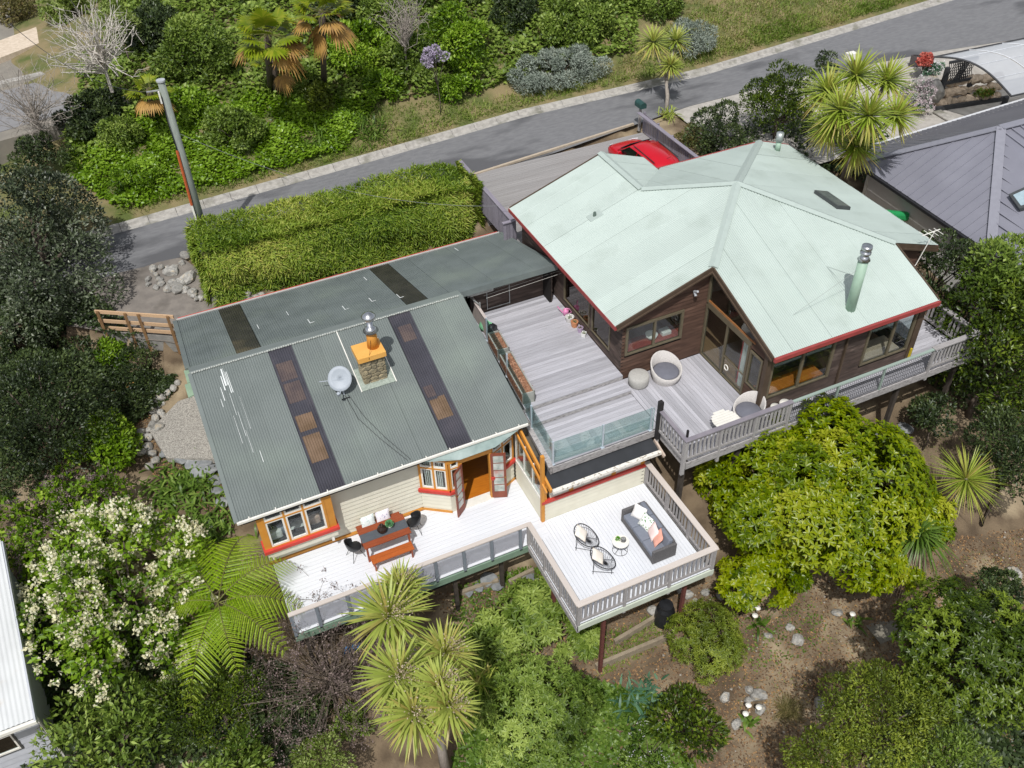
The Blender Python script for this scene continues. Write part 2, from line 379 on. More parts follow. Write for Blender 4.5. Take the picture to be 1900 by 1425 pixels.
# ------------------------------------------------------------------ walls and windows
def cells(L, z0, z1, opens):
    us_ = sorted({0, L, *[o[0] for o in opens], *[o[1] for o in opens]}); zs = sorted({z0, z1, *[o[2] for o in opens], *[o[3] for o in opens]})
    for a, b in zip(us_, us_[1:]):
        for c, d in zip(zs, zs[1:]):
            if any(o[0] <= (a + b) / 2 <= o[1] and o[2] <= (c + d) / 2 <= o[3] for o in opens): continue
            yield a, b, c, d
def wall(parent, o, u, L, z0, z1, mb_, mk, opens=(), top=None, bh=.15, thick=.1, name='wall', board='weatherboard', brk=()):
    f = fr(o, u); w = MB(); T = top or (lambda a: z1)
    for a, b, c, d in cells(L, z0, z1, list(opens) + [(k, k, z0, z0) for k in brk]):
        da, db = min(d, T(a)), min(d, T(b))
        if da <= c and db <= c: continue
        da, db = max(da, c + .001), max(db, c + .001)
        P = lambda s, dd, z: (f[0][0] + f[1][0] * s + f[2][0] * dd, f[0][1] + f[1][1] * s + f[2][1] * dd, z)
        w.hexa([P(a, -.02, c), P(b, -.02, c), P(b, -thick, c), P(a, -thick, c), P(a, -.02, da), P(b, -.02, db), P(b, -thick, db), P(a, -thick, da)])
    wo = w.build(name, mk, parent); gp_ = .02 if mb_ is M_CREAM else .012
    if mb_ is None: return wo
    z = z0
    while z < z1 - .02:
        zt = min(z + bh, z1); iv = [(0.0, L)]
        for q in opens:
            if q[2] < zt - .01 and q[3] > z + .01:
                iv = [p for s in iv for p in ((s[0], min(s[1], q[0])), (max(s[0], q[1]), s[1])) if p[1] - p[0] > .02]
        for a, b in iv:
            if top:
                ss = np.linspace(a, b, 80); ok = ss[np.array([T(s) for s in ss]) > zt - .03]
                if len(ok) < 2: continue
                a, b = ok[0], ok[-1]
            P = lambda s, dd, zz: (f[0][0] + f[1][0] * s + f[2][0] * dd, f[0][1] + f[1][1] * s + f[2][1] * dd, zz)
            MB().hexa([P(a, .02, z), P(b, .02, z), P(b, -.019, z), P(a, -.019, z), P(a, -.008, zt - gp_), P(b, -.008, zt - gp_), P(b, -.019, zt - gp_), P(a, -.019, zt - gp_)]).build(board, mb_, wo)
        z = zt
    return wo
def window(parent, f, u0, u1, z0, z1, mf, ms, mg, cols=(1,), tr=None, fw=.08, sw=.05, d=.03, sill=None, depth_=.09, name='window', fulltr=True):
    """outer frame with mullions; each light has its sash and its pane"""
    mb = MB()
    mb.fbox(f, u0, u0 + fw, d - depth_, d, z0, z1); mb.fbox(f, u1 - fw, u1, d - depth_, d, z0, z1)
    mb.fbox(f, u0 + fw, u1 - fw, d - depth_, d, z1 - fw, z1); mb.fbox(f, u0 + fw, u1 - fw, d - depth_, d, z0, z0 + fw * .6)
    tot = sum(cols); W = u1 - u0 - 2 * fw; a = u0 + fw; edges = []
    for i, c in enumerate(cols):
        b = a + W * c / tot; l, r = a + (fw * .45 if i else 0), b - (fw * .45 if i < len(cols) - 1 else 0)
        edges.append((l, r))
        if i < len(cols) - 1: mb.fbox(f, b - fw * .45, b + fw * .45, d - depth_ + .002, d - .004, z0 + fw * .6, z1 - fw)
        a = b
    rows = [(z0 + fw * .6, z1 - fw)] if tr is None else [(z0 + fw * .6, tr - fw * .4), (tr + fw * .4, z1 - fw)]
    if tr is not None:
        for l, r in edges: mb.fbox(f, l, r, d - depth_ + .003, d - .002, tr - fw * .4, tr + fw * .4)
    w = mb.build(name, mf, parent)
    for l, r in edges:
        for c, e in rows:
            if ms:
                q = MB(); q.fbox(f, l, l + sw, d - .06, d - .012, c, e); q.fbox(f, r - sw, r, d - .06, d - .012, c, e)
                q.fbox(f, l + sw, r - sw, d - .06, d - .012, c, c + sw * 1.3); q.fbox(f, l + sw, r - sw, d - .06, d - .012, e - sw, e); q.build('sash', ms, w)
                MB().fbox(f, l + sw * .9, r - sw * .9, d - .042, d - .036, c + sw, e - sw * .9).build('pane', mg, w)
            else: MB().fbox(f, l, r, d - .05, d - .044, c, e).build('pane', mg, w)
    if sill: MB().fbox(f, u0 - .08, u1 + .08, d - .03, d + .1, z0 - .13, z0 - .003).build('sill', sill, w)
    return w

# ------------------------------------------------------------------ cottage (dark roof, cream boards)
M_ROOF1 = mat('grey_green_paint', '747b78', '6c7370', rough=.5, rnd=.035, scale=.8, amt=.8, spec=.35, c3='7b847d', s3=.35, r3=(.5, .7))
M_ROOF1L = mat('grey_green_paint_weathered', '707876', '636b69', rough=.55, rnd=.04, scale=1.1, amt=.9, spec=.35, c3='767f78', s3=.5, r3=(.5, .7))
M_SKYL = mat('tinted_sheet', '46454c', '39383e', rough=.35, scale=1.0, amt=.9, spec=.5, c3='4d4a50', s3=.75, r3=(.5, .7))
M_SKYD = mat('mossy_clear_sheet', '3d3c33', '2e2e27', rough=.5, scale=2, amt=.9, c3='5a5340', s3=.5, r3=(.56, .66))
M_FLASH = mat('pale_flashing', 'c4c6bf', 'a5a89f', rough=.6, scale=9, amt=.9)
M_CREAM = mat('cream_board', 'dcd8c6', 'd2cebb', rough=.6, rnd=.02, scale=3, amt=.6)
M_CREAMB = mat('cream_back', '8d897b', rough=.8)
M_ORNG = mat('orange_paint', 'd0903c', 'c68533', rough=.55, scale=4, amt=.7, rnd=.04)
M_WHITE = mat('white_paint', 'ece9e0', 'dedbd0', rough=.5, scale=4, amt=.6)
M_RED = mat('red_paint', 'c8453a', 'b83b32', rough=.5, scale=4, amt=.6)
M_GREENP = mat('green_fascia', '8fa68d', '7c937b', rough=.6, scale=3, amt=.7)
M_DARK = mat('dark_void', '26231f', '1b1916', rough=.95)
M_GLASS = glassmat('window_glass', (.86, .9, .9))
M_FLOORW = mat('orange_floor', 'c0721f', 'a8601a', rough=.35, scale=3, amt=.7, stretch=(1, 10, 1), spec=.4)
M_INT = mat('interior_wall', '8a8378', '7a7469', rough=.9)
Z1 = lambda y: 2.87 + (y - 1.69) * .297
ZL = lambda y: 4.36 - (y - 7.22) * .3
c1 = thing('house', 'cream weatherboard cottage with a dark grey-green corrugated roof and stone chimney', 'house', (-8.4, 2.19, 0))
r1 = MB(); r1.poly([(-8.85, 1.72, Z1(1.72) - .03), (.2, 1.72, Z1(1.72) - .03), (.2, 6.9, Z1(6.9) - .03), (-8.85, 6.9, Z1(6.9) - .03)])
r1.poly([(-8.85, 7.2, ZL(7.2) - .03), (4.0, 7.2, ZL(7.2) - .03), (4.0, 12.1, ZL(12.1) - .03), (-8.85, 12.1, ZL(12.1) - .03)])
roof1 = r1.build('roof', M_DARK, c1)
pitF = math.atan(.297)
ptF = lambda u, v, h: (u, v - h * math.sin(pitF), Z1(v) + h * math.cos(pitF))
strips = [(-8.9, -6.47, M_ROOF1, 3), (-6.47, -5.7, M_SKYL, 1), (-5.7, -2.39, M_ROOF1, 4), (-2.39, -1.62, M_SKYL, 1), (-1.62, .26, M_ROOF1, 2)]
for a, b, m, n in strips:
    mm = {i: m for i in range(n)}
    for o in corr(roof1, m, a, b, lambda u: 1.66, lambda u: 6.92, ptF, sheet=(b - a) / n):
        if m is M_SKYL: o.name = 'skylight_sheet'
M_BRP = mat('brown_lit_sheet', '7a6552', '66533f', rough=.4, scale=2.5, amt=.9); M_BRF = mat('faint_brown_sheet', '625550', '4f4647', rough=.4, scale=2.5, amt=.9)  # lighter room below, seen through the strips, is painted on as brown
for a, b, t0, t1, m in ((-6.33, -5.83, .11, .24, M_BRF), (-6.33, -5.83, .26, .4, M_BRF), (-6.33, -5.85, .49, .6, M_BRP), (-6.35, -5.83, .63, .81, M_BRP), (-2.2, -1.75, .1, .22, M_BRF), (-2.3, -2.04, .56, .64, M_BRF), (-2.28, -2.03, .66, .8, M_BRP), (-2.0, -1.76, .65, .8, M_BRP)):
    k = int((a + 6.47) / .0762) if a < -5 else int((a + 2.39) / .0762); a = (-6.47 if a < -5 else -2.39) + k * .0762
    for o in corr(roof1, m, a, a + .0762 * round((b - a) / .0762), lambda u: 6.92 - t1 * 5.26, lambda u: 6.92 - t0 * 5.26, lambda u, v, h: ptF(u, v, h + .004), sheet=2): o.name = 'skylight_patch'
ptL = lambda u, v, h: (u, v, ZL(v) + h)
for a, b, m, n in [(-8.92, -7.4, M_ROOF1L, 2), (-7.4, -6.6, M_SKYD, 1), (-6.6, -1.55, M_ROOF1L, 6), (-1.55, -.77, M_SKYD, 1), (-.77, 4.08, M_ROOF1L, 6)]:
    xr = 4.08
    for o in corr(roof1, m, a, b, lambda u: 7.26, lambda u: 12.13, ptL, sheet=(b - a) / n):
        if m is M_SKYD: o.name = 'skylight_sheet'
rc = MB(); rc.extr([(-8.95, 6.88, 4.43), (-8.95, 6.93, 4.475), (-8.95, 7.24, 4.41), (-8.95, 7.3, 4.36), (-8.95, 7.2, 4.33), (-8.95, 6.9, 4.36)], (9.25, 0, 0)); rc.build('ridge_cap', M_ROOF1, roof1)
MB().extr([(.31, 7.08, 4.42), (.31, 7.3, 4.375), (.31, 7.3, 4.33), (.31, 7.05, 4.2)], (3.8, 0, 0)).build('ridge_cap', M_ROOF1L, roof1)
fl = MB()
for i in range(118):
    x = -8.9 + .0772 * i; fl.box(x, x + .05, 6.85, 6.905, 4.44 + .006 * (i % 3), 4.458 + .006 * (i % 3))
fl.build('ridge_lichen', M_FLASH, roof1, kind='stuff')
for x in (-9.02, .2):                                   # verge flashings
    MB().extr([(x, 1.64, Z1(1.64) - .02), (x, 6.9, Z1(6.9) - .02), (x, 6.9, Z1(6.9) + .025), (x, 1.64, Z1(1.64) + .025)], (.13, 0, 0)).build('verge_flashing', M_ROOF1, roof1)
MB().extr([(-9.05, 7.3, ZL(7.3) - .05), (-9.05, 12.15, ZL(12.15) - .05), (-9.05, 12.15, ZL(12.15) + .03), (-9.05, 7.3, ZL(7.3) + .03)], (.16, 0, 0)).build('verge_flashing', M_ROOF1L, roof1)
MB().extr([(4.02, 7.3, ZL(7.3) - .05), (4.02, 12.15, ZL(12.15) - .05), (4.02, 12.15, ZL(12.15) + .03), (4.02, 7.3, ZL(7.3) + .03)], (.12, 0, 0)).build('verge_flashing', M_ROOF1L, roof1)
MB().box(-8.9, 4.05, 12.16, 12.24, 2.76, 2.905).build('gutter', mat('grey_gutter', 'b4b3ae', 'a3a29d', rough=.6), roof1)
MB().box(-8.85, 4.0, 12.29, 12.33, 2.66, 2.87).build('fascia', M_RED, roof1)
MB().box(-8.95, .3, 1.585, 1.65, 2.79, 2.865).build('gutter', M_WHITE, roof1)
MB().box(-8.8, .22, 1.66, 1.7, 2.66, 2.83).build('fascia', M_DARK, roof1)
for i in range(12): MB().box(-8.6 + i * .78, -8.57 + i * .78, 1.575, 1.7, 2.866, 2.885).build('gutter_bracket', M_WHITE, roof1)
MB().box(-8.8, .2, 1.72, 2.2, 2.74, 2.77).build('soffit', M_CREAM, roof1)
# paint splash on the roof: old white paint, its own thin mark on the sheets
M_SPL = mat('spilt_white_paint', 'dfe2df', 'c9cdc9', rough=.6)
sp = MB()
def mark(x, y0, y1, w):
    z = lambda y: Z1(y) + .0135
    sp.poly([(x - w, y0, z(y0)), (x + w, y0, z(y0)), (x + w * .7, y1, z(y1)), (x - w * .7, y1, z(y1))])
_p = at(418, 712, 4.1)
for dx, y0, y1, w in ((0, 6.1, 6.75, .05), (.09, 5.8, 6.6, .04), (-.08, 5.95, 6.5, .03), (.17, 4.4, 6.2, .012), (.25, 4.4, 5.6, .014), (-.2, 5.6, 6.1, .012), (-.3, 5.4, 5.7, .012), (.06, 4.2, 5.1, .006), (-.1, 4.0, 5.0, .006), (.1, 3.6, 4.4, .015), (0, 5.0, 5.8, .008), (.3, 3.2, 3.6, .01)):
    mark(-8.0 + dx, y0, y1, w)
sp.build('paint_splash', M_SPL, roof1)
wm = MB()
for px, py, a in ((680, 520, 0), (742, 553, 1), (850, 465, 0), (690, 560, 1), (640, 575, 1), (575, 600, 1), (535, 585, 0), (480, 610, 0)):
    p = at(px, py, 3.7)
    for _ in range(6):
        r_ = ray(px, py); t = 0
        p = at(px, py, ZL(p[1]) + .015)
    wm.poly([(p[0], p[1], ZL(p[1]) + .014), (p[0] + .03, p[1], ZL(p[1]) + .014), (p[0] + .03, p[1] + .45, ZL(p[1] + .45) + .014), (p[0], p[1] + .45, ZL(p[1] + .45) + .014)])
    if a: wm.poly([(p[0], p[1], ZL(p[1]) + .015), (p[0] + .16, p[1] + .02, ZL(p[1] + .02) + .015), (p[0] + .16, p[1] + .07, ZL(p[1] + .07) + .015), (p[0], p[1] + .05, ZL(p[1] + .05) + .015)])
wm.build('paint_mark', M_SPL, roof1)
# front wall with the boxed window and the bay
wall(c1, (-8.4, 2.19), (1, 0), 5.1, -.05, 2.75, M_CREAM, M_CREAMB, opens=[(.1, 2.15, .75, 2.7)], bh=.17)
wall(c1, (-.0, 2.19), (1, 0), .26, -.05, 2.75, None, M_CREAMB)
MB().box(-8.45, -3.3, 2.13, 2.19, -.0, .1).build('skirting', M_ORNG, c1)
fB = fr((-8.39, 1.75), (1, 0))
bx = MB(); bx.fbox(fB, -.02, 2.17, -.44, 0, .72, 1.04); bx.build('window_box', M_CREAM, c1)
for k in range(2): MB().fbox(fB, -.02, 2.17, .002, .012, .74 + k * .15, .87 + k * .15).build('weatherboard', M_CREAM, c1)
MB().fbox(fB, 1.95, 2.03, -.42, -.02, .5, .72).build('bracket', M_WHITE, c1)
MB().fbox(fB, -.1, 2.25, -.44, .09, 1.04, 1.16).build('sill', M_RED, c1)
MB().fbox(fB, 1.93, 2.2, -.44, -.02, 1.16, 2.72).build('corner_board', M_ORNG, c1)
MB().fbox(fB, -.05, .14, -.44, -.02, 1.16, 2.72).build('corner_board', M_ORNG, c1)
window(c1, fB, .1, 1.97, 1.16, 2.72, M_ORNG, M_WHITE, M_GLASS, cols=(1, 1, 1), tr=2.33, fw=.07, sw=.055, d=.0, depth_=.07)
MB().box(-8.3, -6.3, 1.85, 2.5, 1.1, 1.16).build('window_seat', M_WHITE, c1)
MB().box(-8.35, -6.2, 2.5, 2.56, 0, 2.7).build('inner_wall', mat('dim_inner', '55524c', rough=.9), c1)
for (x, y, rz, m) in ((-8.0, 2.1, .4, M_WHITE), (-7.8, 2.2, -.3, mat('grey_cushion', '9aa3ac', rough=.9)), (-6.8, 2.15, .2, mat('peach_cushion', 'd9b8a4', rough=.9))):
    b_ = MB().box(x - .2, x + .2, y - .08, y + .08, 1.17, 1.5); b_.build('window_cushion', m, c1, bevel=.05)
# the bay: three sides and the open pair of doors
bay = [(-3.3, 2.17), (-2.5, 1.62), (-1.03, 1.62), (-.06, 2.05)]
def side(a, b, z0, z1, **k): return wall(c1, a, (b[0] - a[0], b[1] - a[1]), math.dist(a, b), z0, z1, M_CREAM, M_CREAMB, bh=.17, name='bay_wall', **k)
for a, b, nc in ((bay[0], bay[1], 2), (bay[2], bay[3], 2)):
    side(a, b, 0, .93); f = fr(a, (b[0] - a[0], b[1] - a[1])); L = math.dist(a, b)
    MB().fbox(f, -.06, L + .04, -.03, .1, .93, 1.05).build('sill', M_RED, c1)
    window(c1, f, .0, L, 1.05, 2.45, M_ORNG, M_WHITE, M_GLASS, cols=(1,) * nc, tr=2.02, fw=.075, sw=.05, d=.02)
    MB().fbox(f, -.02, L + .02, .013, .035, 0, .1).build('skirting', M_ORNG, c1)
f = fr((-2.5, 1.62), (1, 0))
MB().fbox(f, 0, .4, -.08, .0, 0, .93).build('bay_wall', M_CREAM, c1); MB().fbox(f, -.02, .4, -.03, .1, .93, 1.05).build('sill', M_RED, c1)
window(c1, f, .02, .4, 1.05, 2.45, M_ORNG, M_WHITE, M_GLASS, tr=2.02, fw=.06, sw=.045, d=.02)
dfm = MB(); dfm.fbox(f, .4, .47, -.1, .03, 0, 2.3); dfm.fbox(f, 1.4, 1.48, -.1, .03, 0, 2.3); dfm.fbox(f, .47, 1.4, -.1, .03, 2.16, 2.3); dfm.build('door_frame', M_ORNG, c1)
MB().fbox(f, .4, 1.48, -.25, .06, .0, .05).build('door_sill', M_WHITE, c1)
MB().fbox(f, -.02, 1.48, -.1, .04, 2.3, 2.45).build('bay_head', M_ORNG, c1)
M_MAHOG = mat('mahogany', '8a4a36', '74392a', rough=.5, scale=5, stretch=(1, 1, .3))
M_LEAD = mat('leadlight_glass', 'c6c9c0', '87928a', rough=.2, scale=4, amt=.9, c3='b98a80', s3=1.6, r3=(.56, .66), spec=.6, coord='obj')
def leaf_door(hinge, tip):
    d = unit((tip[0] - hinge[0], tip[1] - hinge[1], 0)); f = (V3((*hinge, 0)), d, V3((d[1], -d[0], 0))); W = math.dist(hinge, tip)
    q = MB(); q.fbox(f, 0, .08, -.02, .02, .04, 2.12); q.fbox(f, W - .08, W, -.02, .02, .04, 2.12); q.fbox(f, .08, W - .08, -.02, .02, .04, .32); q.fbox(f, .08, W - .08, -.02, .02, 2.02, 2.12)
    o = q.build('door', M_MAHOG, c1)
    for k in range(5):
        z = .32 + k * .34
        if k: MB().fbox(f, .08, W - .08, -.014, .014, z - .012, z + .012).build('glazing_bar', M_MAHOG, o)
        MB().fbox(f, .08, W - .08, -.006, .006, z + .012, z + .328).build('pane', M_LEAD, o)
    MB().fbox(f, W - .06, W - .03, -.05, .05, 1.0, 1.06).build('handle', mat('brass', 'b9974d', rough=.3, metal=1), o)
leaf_door((-2.04, 1.6), (-2.42, 1.3)); leaf_door((-1.06, 1.6), (-.6, 1.42))
# bay hood, interior
bh_ = MB(); zt, zb = 2.74, 2.56
top_ = [(-3.3, 1.72, zt + .02), (.1, 1.72, zt + .02)]; low = [(-3.25, 1.66, 2.7), (-2.15, 1.38, 2.55), (-.95, 1.38, 2.57), (.08, 1.66, 2.72)]
bh_.poly([top_[0], low[0], low[1]]); bh_.poly([top_[0], low[1], low[2], top_[1]]); bh_.poly([top_[1], low[2], low[3]])
bo = bh_.build('bay_roof', mat('verdigris_sheet', '8fa09b', '7b8c88', rough=.45, scale=3, amt=.8, c3='a5b3ae', s3=1), c1)
so = bo.modifiers.new('t', 'SOLIDIFY'); so.thickness = .03; so.offset = -1
for k in (0, 1, 2, 3): MB().beam(low[k], V3(top_[0]) * (1 - k / 3) + V3(top_[1]) * k / 3, .03, .05).build('standing_seam', M_GREENP, c1)
MB().box(-8.3, -.05, 2.6, 6.8, -.02, .04).build('floor', M_FLOORW, c1)
MB().poly([(-3.2, 2.15, .042), (-2.5, 1.66, .042), (-1.03, 1.66, .042), (-.1, 2.1, .042), (-.1, 2.6, .042), (-3.2, 2.6, .042)]).build('floor', M_FLOORW, c1)
MB().box(-8.3, .0, 5.2, 5.3, 0, 2.7).build('inner_wall', M_INT, c1)
MB().box(-3.6, -3.5, 2.25, 5.2, 0, 2.7).build('inner_wall', M_INT, c1)
MB().box(-2.6, -.9, 4.2, 5.1, .05, .55).build('settee', mat('navy_cloth', '2d3550', rough=.9), c1)
cu = MB()
for k in range(10): cu.box(-3.12 + k * .05, -3.09 + k * .05, 2.13 - k * .034, 2.16 - k * .034, .95, 2.4)
cu.build('curtain', M_WHITE, c1)
cu = MB()
for k in range(7): cu.box(-.75 + k * .06, -.72 + k * .06, 1.88 + k * .026, 1.92 + k * .026, .95, 2.4)
cu.build('curtain', M_WHITE, c1)
# left gable, back and end walls
wall(c1, (-8.4, 11.9), (0, -1), 9.7, -.9, 4.5, M_CREAM, M_CREAMB, top=lambda s: (Z1(11.9 - s) if 11.9 - s < 7.1 else ZL(11.9 - s)) - .08, bh=.15, brk=(4.8,))
wall(c1, (4.0, 11.95), (-1, 0), 12.4, -.9, 2.75, None, M_CREAMB)
M_BROWN = mat('brown_board', '5a4337', '463329', rough=.75, rnd=.12, scale=2, amt=.8, stretch=(1, 1, 6), c3='6e5547', s3=.8)
M_BROWNW = mat('weathered_brown_board', '54463f', '3d332e', rough=.8, rnd=.14, scale=2, amt=.9, stretch=(1, 1, 6), c3='6d5f57', s3=1.1)
M_BLACKB = mat('board_gap', '1d1815', rough=.9)
wall(c1, (.95, 7.86), (1, 0), 3.1, 1.9, 4.08, M_BROWNW, M_BLACKB, bh=.19, name='back_wall')
wall(c1, (4.0, 7.3), (0, 1), 4.7, 1.4, 4.3, M_BROWNW, M_BLACKB, bh=.19, top=lambda s: ZL(7.3 + s) - .06, name='end_wall')
MB().box(.3, 4.1, 7.2, 7.27, 4.12, 4.34).build('fascia', M_ROOF1L, roof1)
# side bay of the cottage (left wall), with red sill and green hood
MB().box(-8.9, -8.42, 5.6, 7.4, .9, 1.05).build('sill', M_RED, c1); MB().box(-8.8, -8.42, 5.7, 7.3, -.3, .9).build('side_bay', M_CREAM, c1)
for k in range(3):
    MB().extr([(-9.25 + .1 * k, 7.5 + k * .75, 3.0), (-8.4, 7.5 + k * .75, 3.2), (-8.4, 8.2 + k * .75, 3.2), (-9.25 + .1 * k, 8.2 + k * .75, 3.0)], (0, 0, .04)).build('hood_panel', M_GREENP, c1)
# sunroom
fx = fr((0, 2.0), (0, -1)); fx = (V3((0, 2.0, 0)), V3((0, -1, 0)), V3((-1, 0, 0)))
zs = lambda y: 1.76 + (y + .3) * .283
wall(c1, (.0, 2.0), (0, -1), 2.0, -.05, .95, M_CREAM, M_CREAMB, bh=.17, name='sunroom_wall')
wall(c1, (0, 0), (1, 0), 3.78, -.05, .84, M_CREAM, M_CREAMB, bh=.17, name='sunroom_wall')
wall(c1, (3.78, 0), (0, 1), 2.2, -1.5, 1.7, M_CREAM, M_CREAMB, bh=.17, name='sunroom_wall')
MB().fbox((V3((0, 2, 0)), V3((0, -1, 0)), V3((-1, 0, 0))), .02, 1.95, -.1, .03, .95, 1.03).build('sill', M_WHITE, c1)
w_ = MB()
fS = (V3((0, 2, 0)), V3((0, -1, 0)), V3((-1, 0, 0)))
for k in range(4): w_.fbox(fS, .02 + k * .63, .07 + k * .63, -.06, .015, 1.03, zs(2 - k * .63) - .04)
wo_ = w_.build('window', M_WHITE, c1)
for k in range(3):
    a, b = .07 + k * .63, .02 + (k + 1) * .63
    P = lambda s, z: (-.0, 2 - s, z)
    MB().extr([P(a, 1.03), P(b, 1.03), P(b, zs(2 - b) - .06), P(a, zs(2 - a) - .06)], (.006, 0, 0)).build('pane', M_GLASS, wo_)
fF = fr((0, 0), (1, 0))
MB().fbox(fF, -.04, 3.86, -.05, .07, .84, .97).build('sill', M_RED, c1)
for a, b in ((.28, .95), (1.1, 2.5), (2.65, 3.6)): window(c1, fF, a, b, .97, 1.62, M_CREAM, M_WHITE, M_GLASS, cols=(1, 1) if b - a > 1 else (1,), fw=.05, sw=.04, d=.0)
for a in (.0, .95, 2.5, 3.6): MB().fbox(fF, a, a + .15, -.06, .02, .97, 1.62).build('corner_board', M_ORNG, c1)
MB().box(-.05, .06, -.06, .05, 0, 3.02).build('corner_post', M_ORNG, c1)
MB().beam((.1, 2.02, 2.52), (.1, -.42, 1.8), .07, .2).build('barge_board', M_ORNG, c1); MB().beam((-.02, 2.02, 2.42), (-.02, -.35, 1.7), .05, .12).build('barge_board', M_ORNG, c1)
M_BITU = mat('black_membrane', '35373b', '2b2d30', rough=.75, scale=2, amt=.8)
MB().extr([(.15, -.33, zs(-.33)), (.15, .85, zs(.85)), (4.02, .85, zs(.85)), (4.02, -.33, zs(-.33))], (0, 0, -.06)).build('sunroom_roof', M_BITU, c1)
MB().box(.16, 4.1, -.46, -.335, 1.66, 1.77).build('gutter', mat('peeling_white', 'e6e2d8', 'a89f90', rough=.7, scale=9, amt=1, ramp=(.55, .62)), c1)
MB().beam((4.08, .05, 1.86), (4.08, -.6, 1.68), .06, .12).build('barge_board', mat('pale_timber', 'c9b6a6', rough=.8), c1)
MB().box(.2, 3.6, .1, 2.1, -.02, .04).build('floor', M_FLOORW, c1); MB().box(.1, 3.7, 2.1, 2.15, 0, 2.3).build('inner_wall', M_INT, c1)
# chimney
M_STONE = mat('chimney_stone', '9c8f72', '6f6a5a', rough=.9, rnd=.22, scale=9, amt=.9, bump=.5, coord='obj')
M_MORT = mat('mortar', '857d6c', '6b6557', rough=.95, scale=8)
cx0, cx1, cy0, cy1, cz0, cz1 = -4.0, -3.22, 4.66, 5.22, 3.6, 4.72
ch = MB().box(cx0 + .03, cx1 - .03, cy0 + .03, cy1 - .03, cz0, cz1).build('chimney', M_MORT, c1)
def stone_face(parent, f, U, z0, z1, m, sz=.2, th=.06):
    z = z0
    while z < z1 - .03:
        hgt = min(z1 - z, sz * random.uniform(.6, 1.0)); u = 0
        while u < U - .03:
            w = min(U - u, sz * random.uniform(.8, 1.7))
            if U - u - w < .07: w = U - u
            q = MB(); g = .007; n = 8
            zc, uc = z + hgt / 2, u + w / 2; rr = []
            for d_, sc in ((-.03, 1.0), (th * .7, .99), (th, .84)):
                ring = []
                for k in range(n):
                    t = 2 * math.pi * k / n + .4; ca_, sa_ = math.cos(t), math.sin(t); e = 1 / max(abs(ca_), abs(sa_)) ** .8
                    uu = uc + ca_ * e * (w / 2 - g) * sc; zz = zc + sa_ * e * (hgt / 2 - g) * sc
                    ring.append((f[0][0] + f[1][0] * uu + f[2][0] * (d_ + random.uniform(0, .01)), f[0][1] + f[1][1] * uu + f[2][1] * (d_ + random.uniform(0, .01)), zz))
                rr.append(ring)
            q.rings(rr); q.build('stone', m, parent); u += w
        z += hgt
stone_face(ch, fr((cx0, cy0 + .05), (1, 0)), cx1 - cx0, 3.7, cz1, M_STONE, .2, .05)
stone_face(ch, (V3((cx0 + .05, cy1, 0)), V3((0, -1, 0)), V3((-1, 0, 0))), cy1 - cy0, 3.75, cz1, M_STONE, .2, .05)
stone_face(ch, (V3((cx1 - .05, cy0, 0)), V3((0, 1, 0)), V3((1, 0, 0))), cy1 - cy0, 3.75, cz1, M_STONE, .2, .05)
MB().box(cx0 - .09, cx1 + .05, cy0 - .08, cy1 + .12, cz1, cz1 + .2).build('chimney_cap', mat('yellow_paint', 'e6ae5c', 'dda24e', rough=.6, scale=4), ch, bevel=.015)
MB().tube((-3.45, 5.0, cz1 + .2), (-3.45, 5.0, cz1 + .82), .19, .155, 18).build('chimney_pot', M_ORNG, ch, True)
M_STEEL = mat('stainless', 'c9cbcd', 'a9abad', rough=.25, metal=.9, spec=.6)
q = MB(); q.lathe([(.09, 0), (.25, .02), (.13, .16), (.1, .17), (.1, .42), (.09, .42)], (-3.45, 5.0, cz1 + .82), 18); q.build('flue', M_STEEL, ch, True)
MB().lathe([(.1, .0), (.2, .08), (.23, .17), (.2, .2), (.19, .22), (.06, .3), (.001, .31)], (-3.45, 5.0, cz1 + 1.22), 18).build('flue_cowl', M_STEEL, ch, True)
MB().path([(-3.45, 5.0, cz1 + .8), (-3.6, 4.75, cz1 + .4), (-3.75, 4.55, cz1 + .1)], .006, 4).build('guy_wire', M_BLACKB, ch)
cf = MB()
for a, b, c, d in ((cx0 - .15, cx0 + .02, cy0 - .2, 5.3), (cx1 - .02, cx1 + .2, cy0 - .2, 5.3), (cx0 + .02, cx1 - .02, cy0 - .2, cy0 + .04)):
    cf.hexa([(a, c, Z1(c) + .014), (b, c, Z1(c) + .014), (b, d, Z1(d) + .014), (a, d, Z1(d) + .014), (a, c, Z1(c) + .03), (b, c, Z1(c) + .03), (b, d, Z1(d) + .03), (a, d, Z1(d) + .03)])
cf.build('chimney_flashing', mat('lichen_flashing', 'a3aca0', '8a9489', rough=.8, scale=12, amt=1), ch)
for x in (cx0 - .17, cx1 + .21): MB().beam((x, 4.44, Z1(4.44) + .03), (x, 6.9, Z1(6.9) + .03), .03, .02).build('flashing_edge', M_WHITE, ch)
# subfloor
MB().box(-8.3, -.1, 2.4, 2.5, -2.2, -.06).build('base_wall', M_DARK, c1)

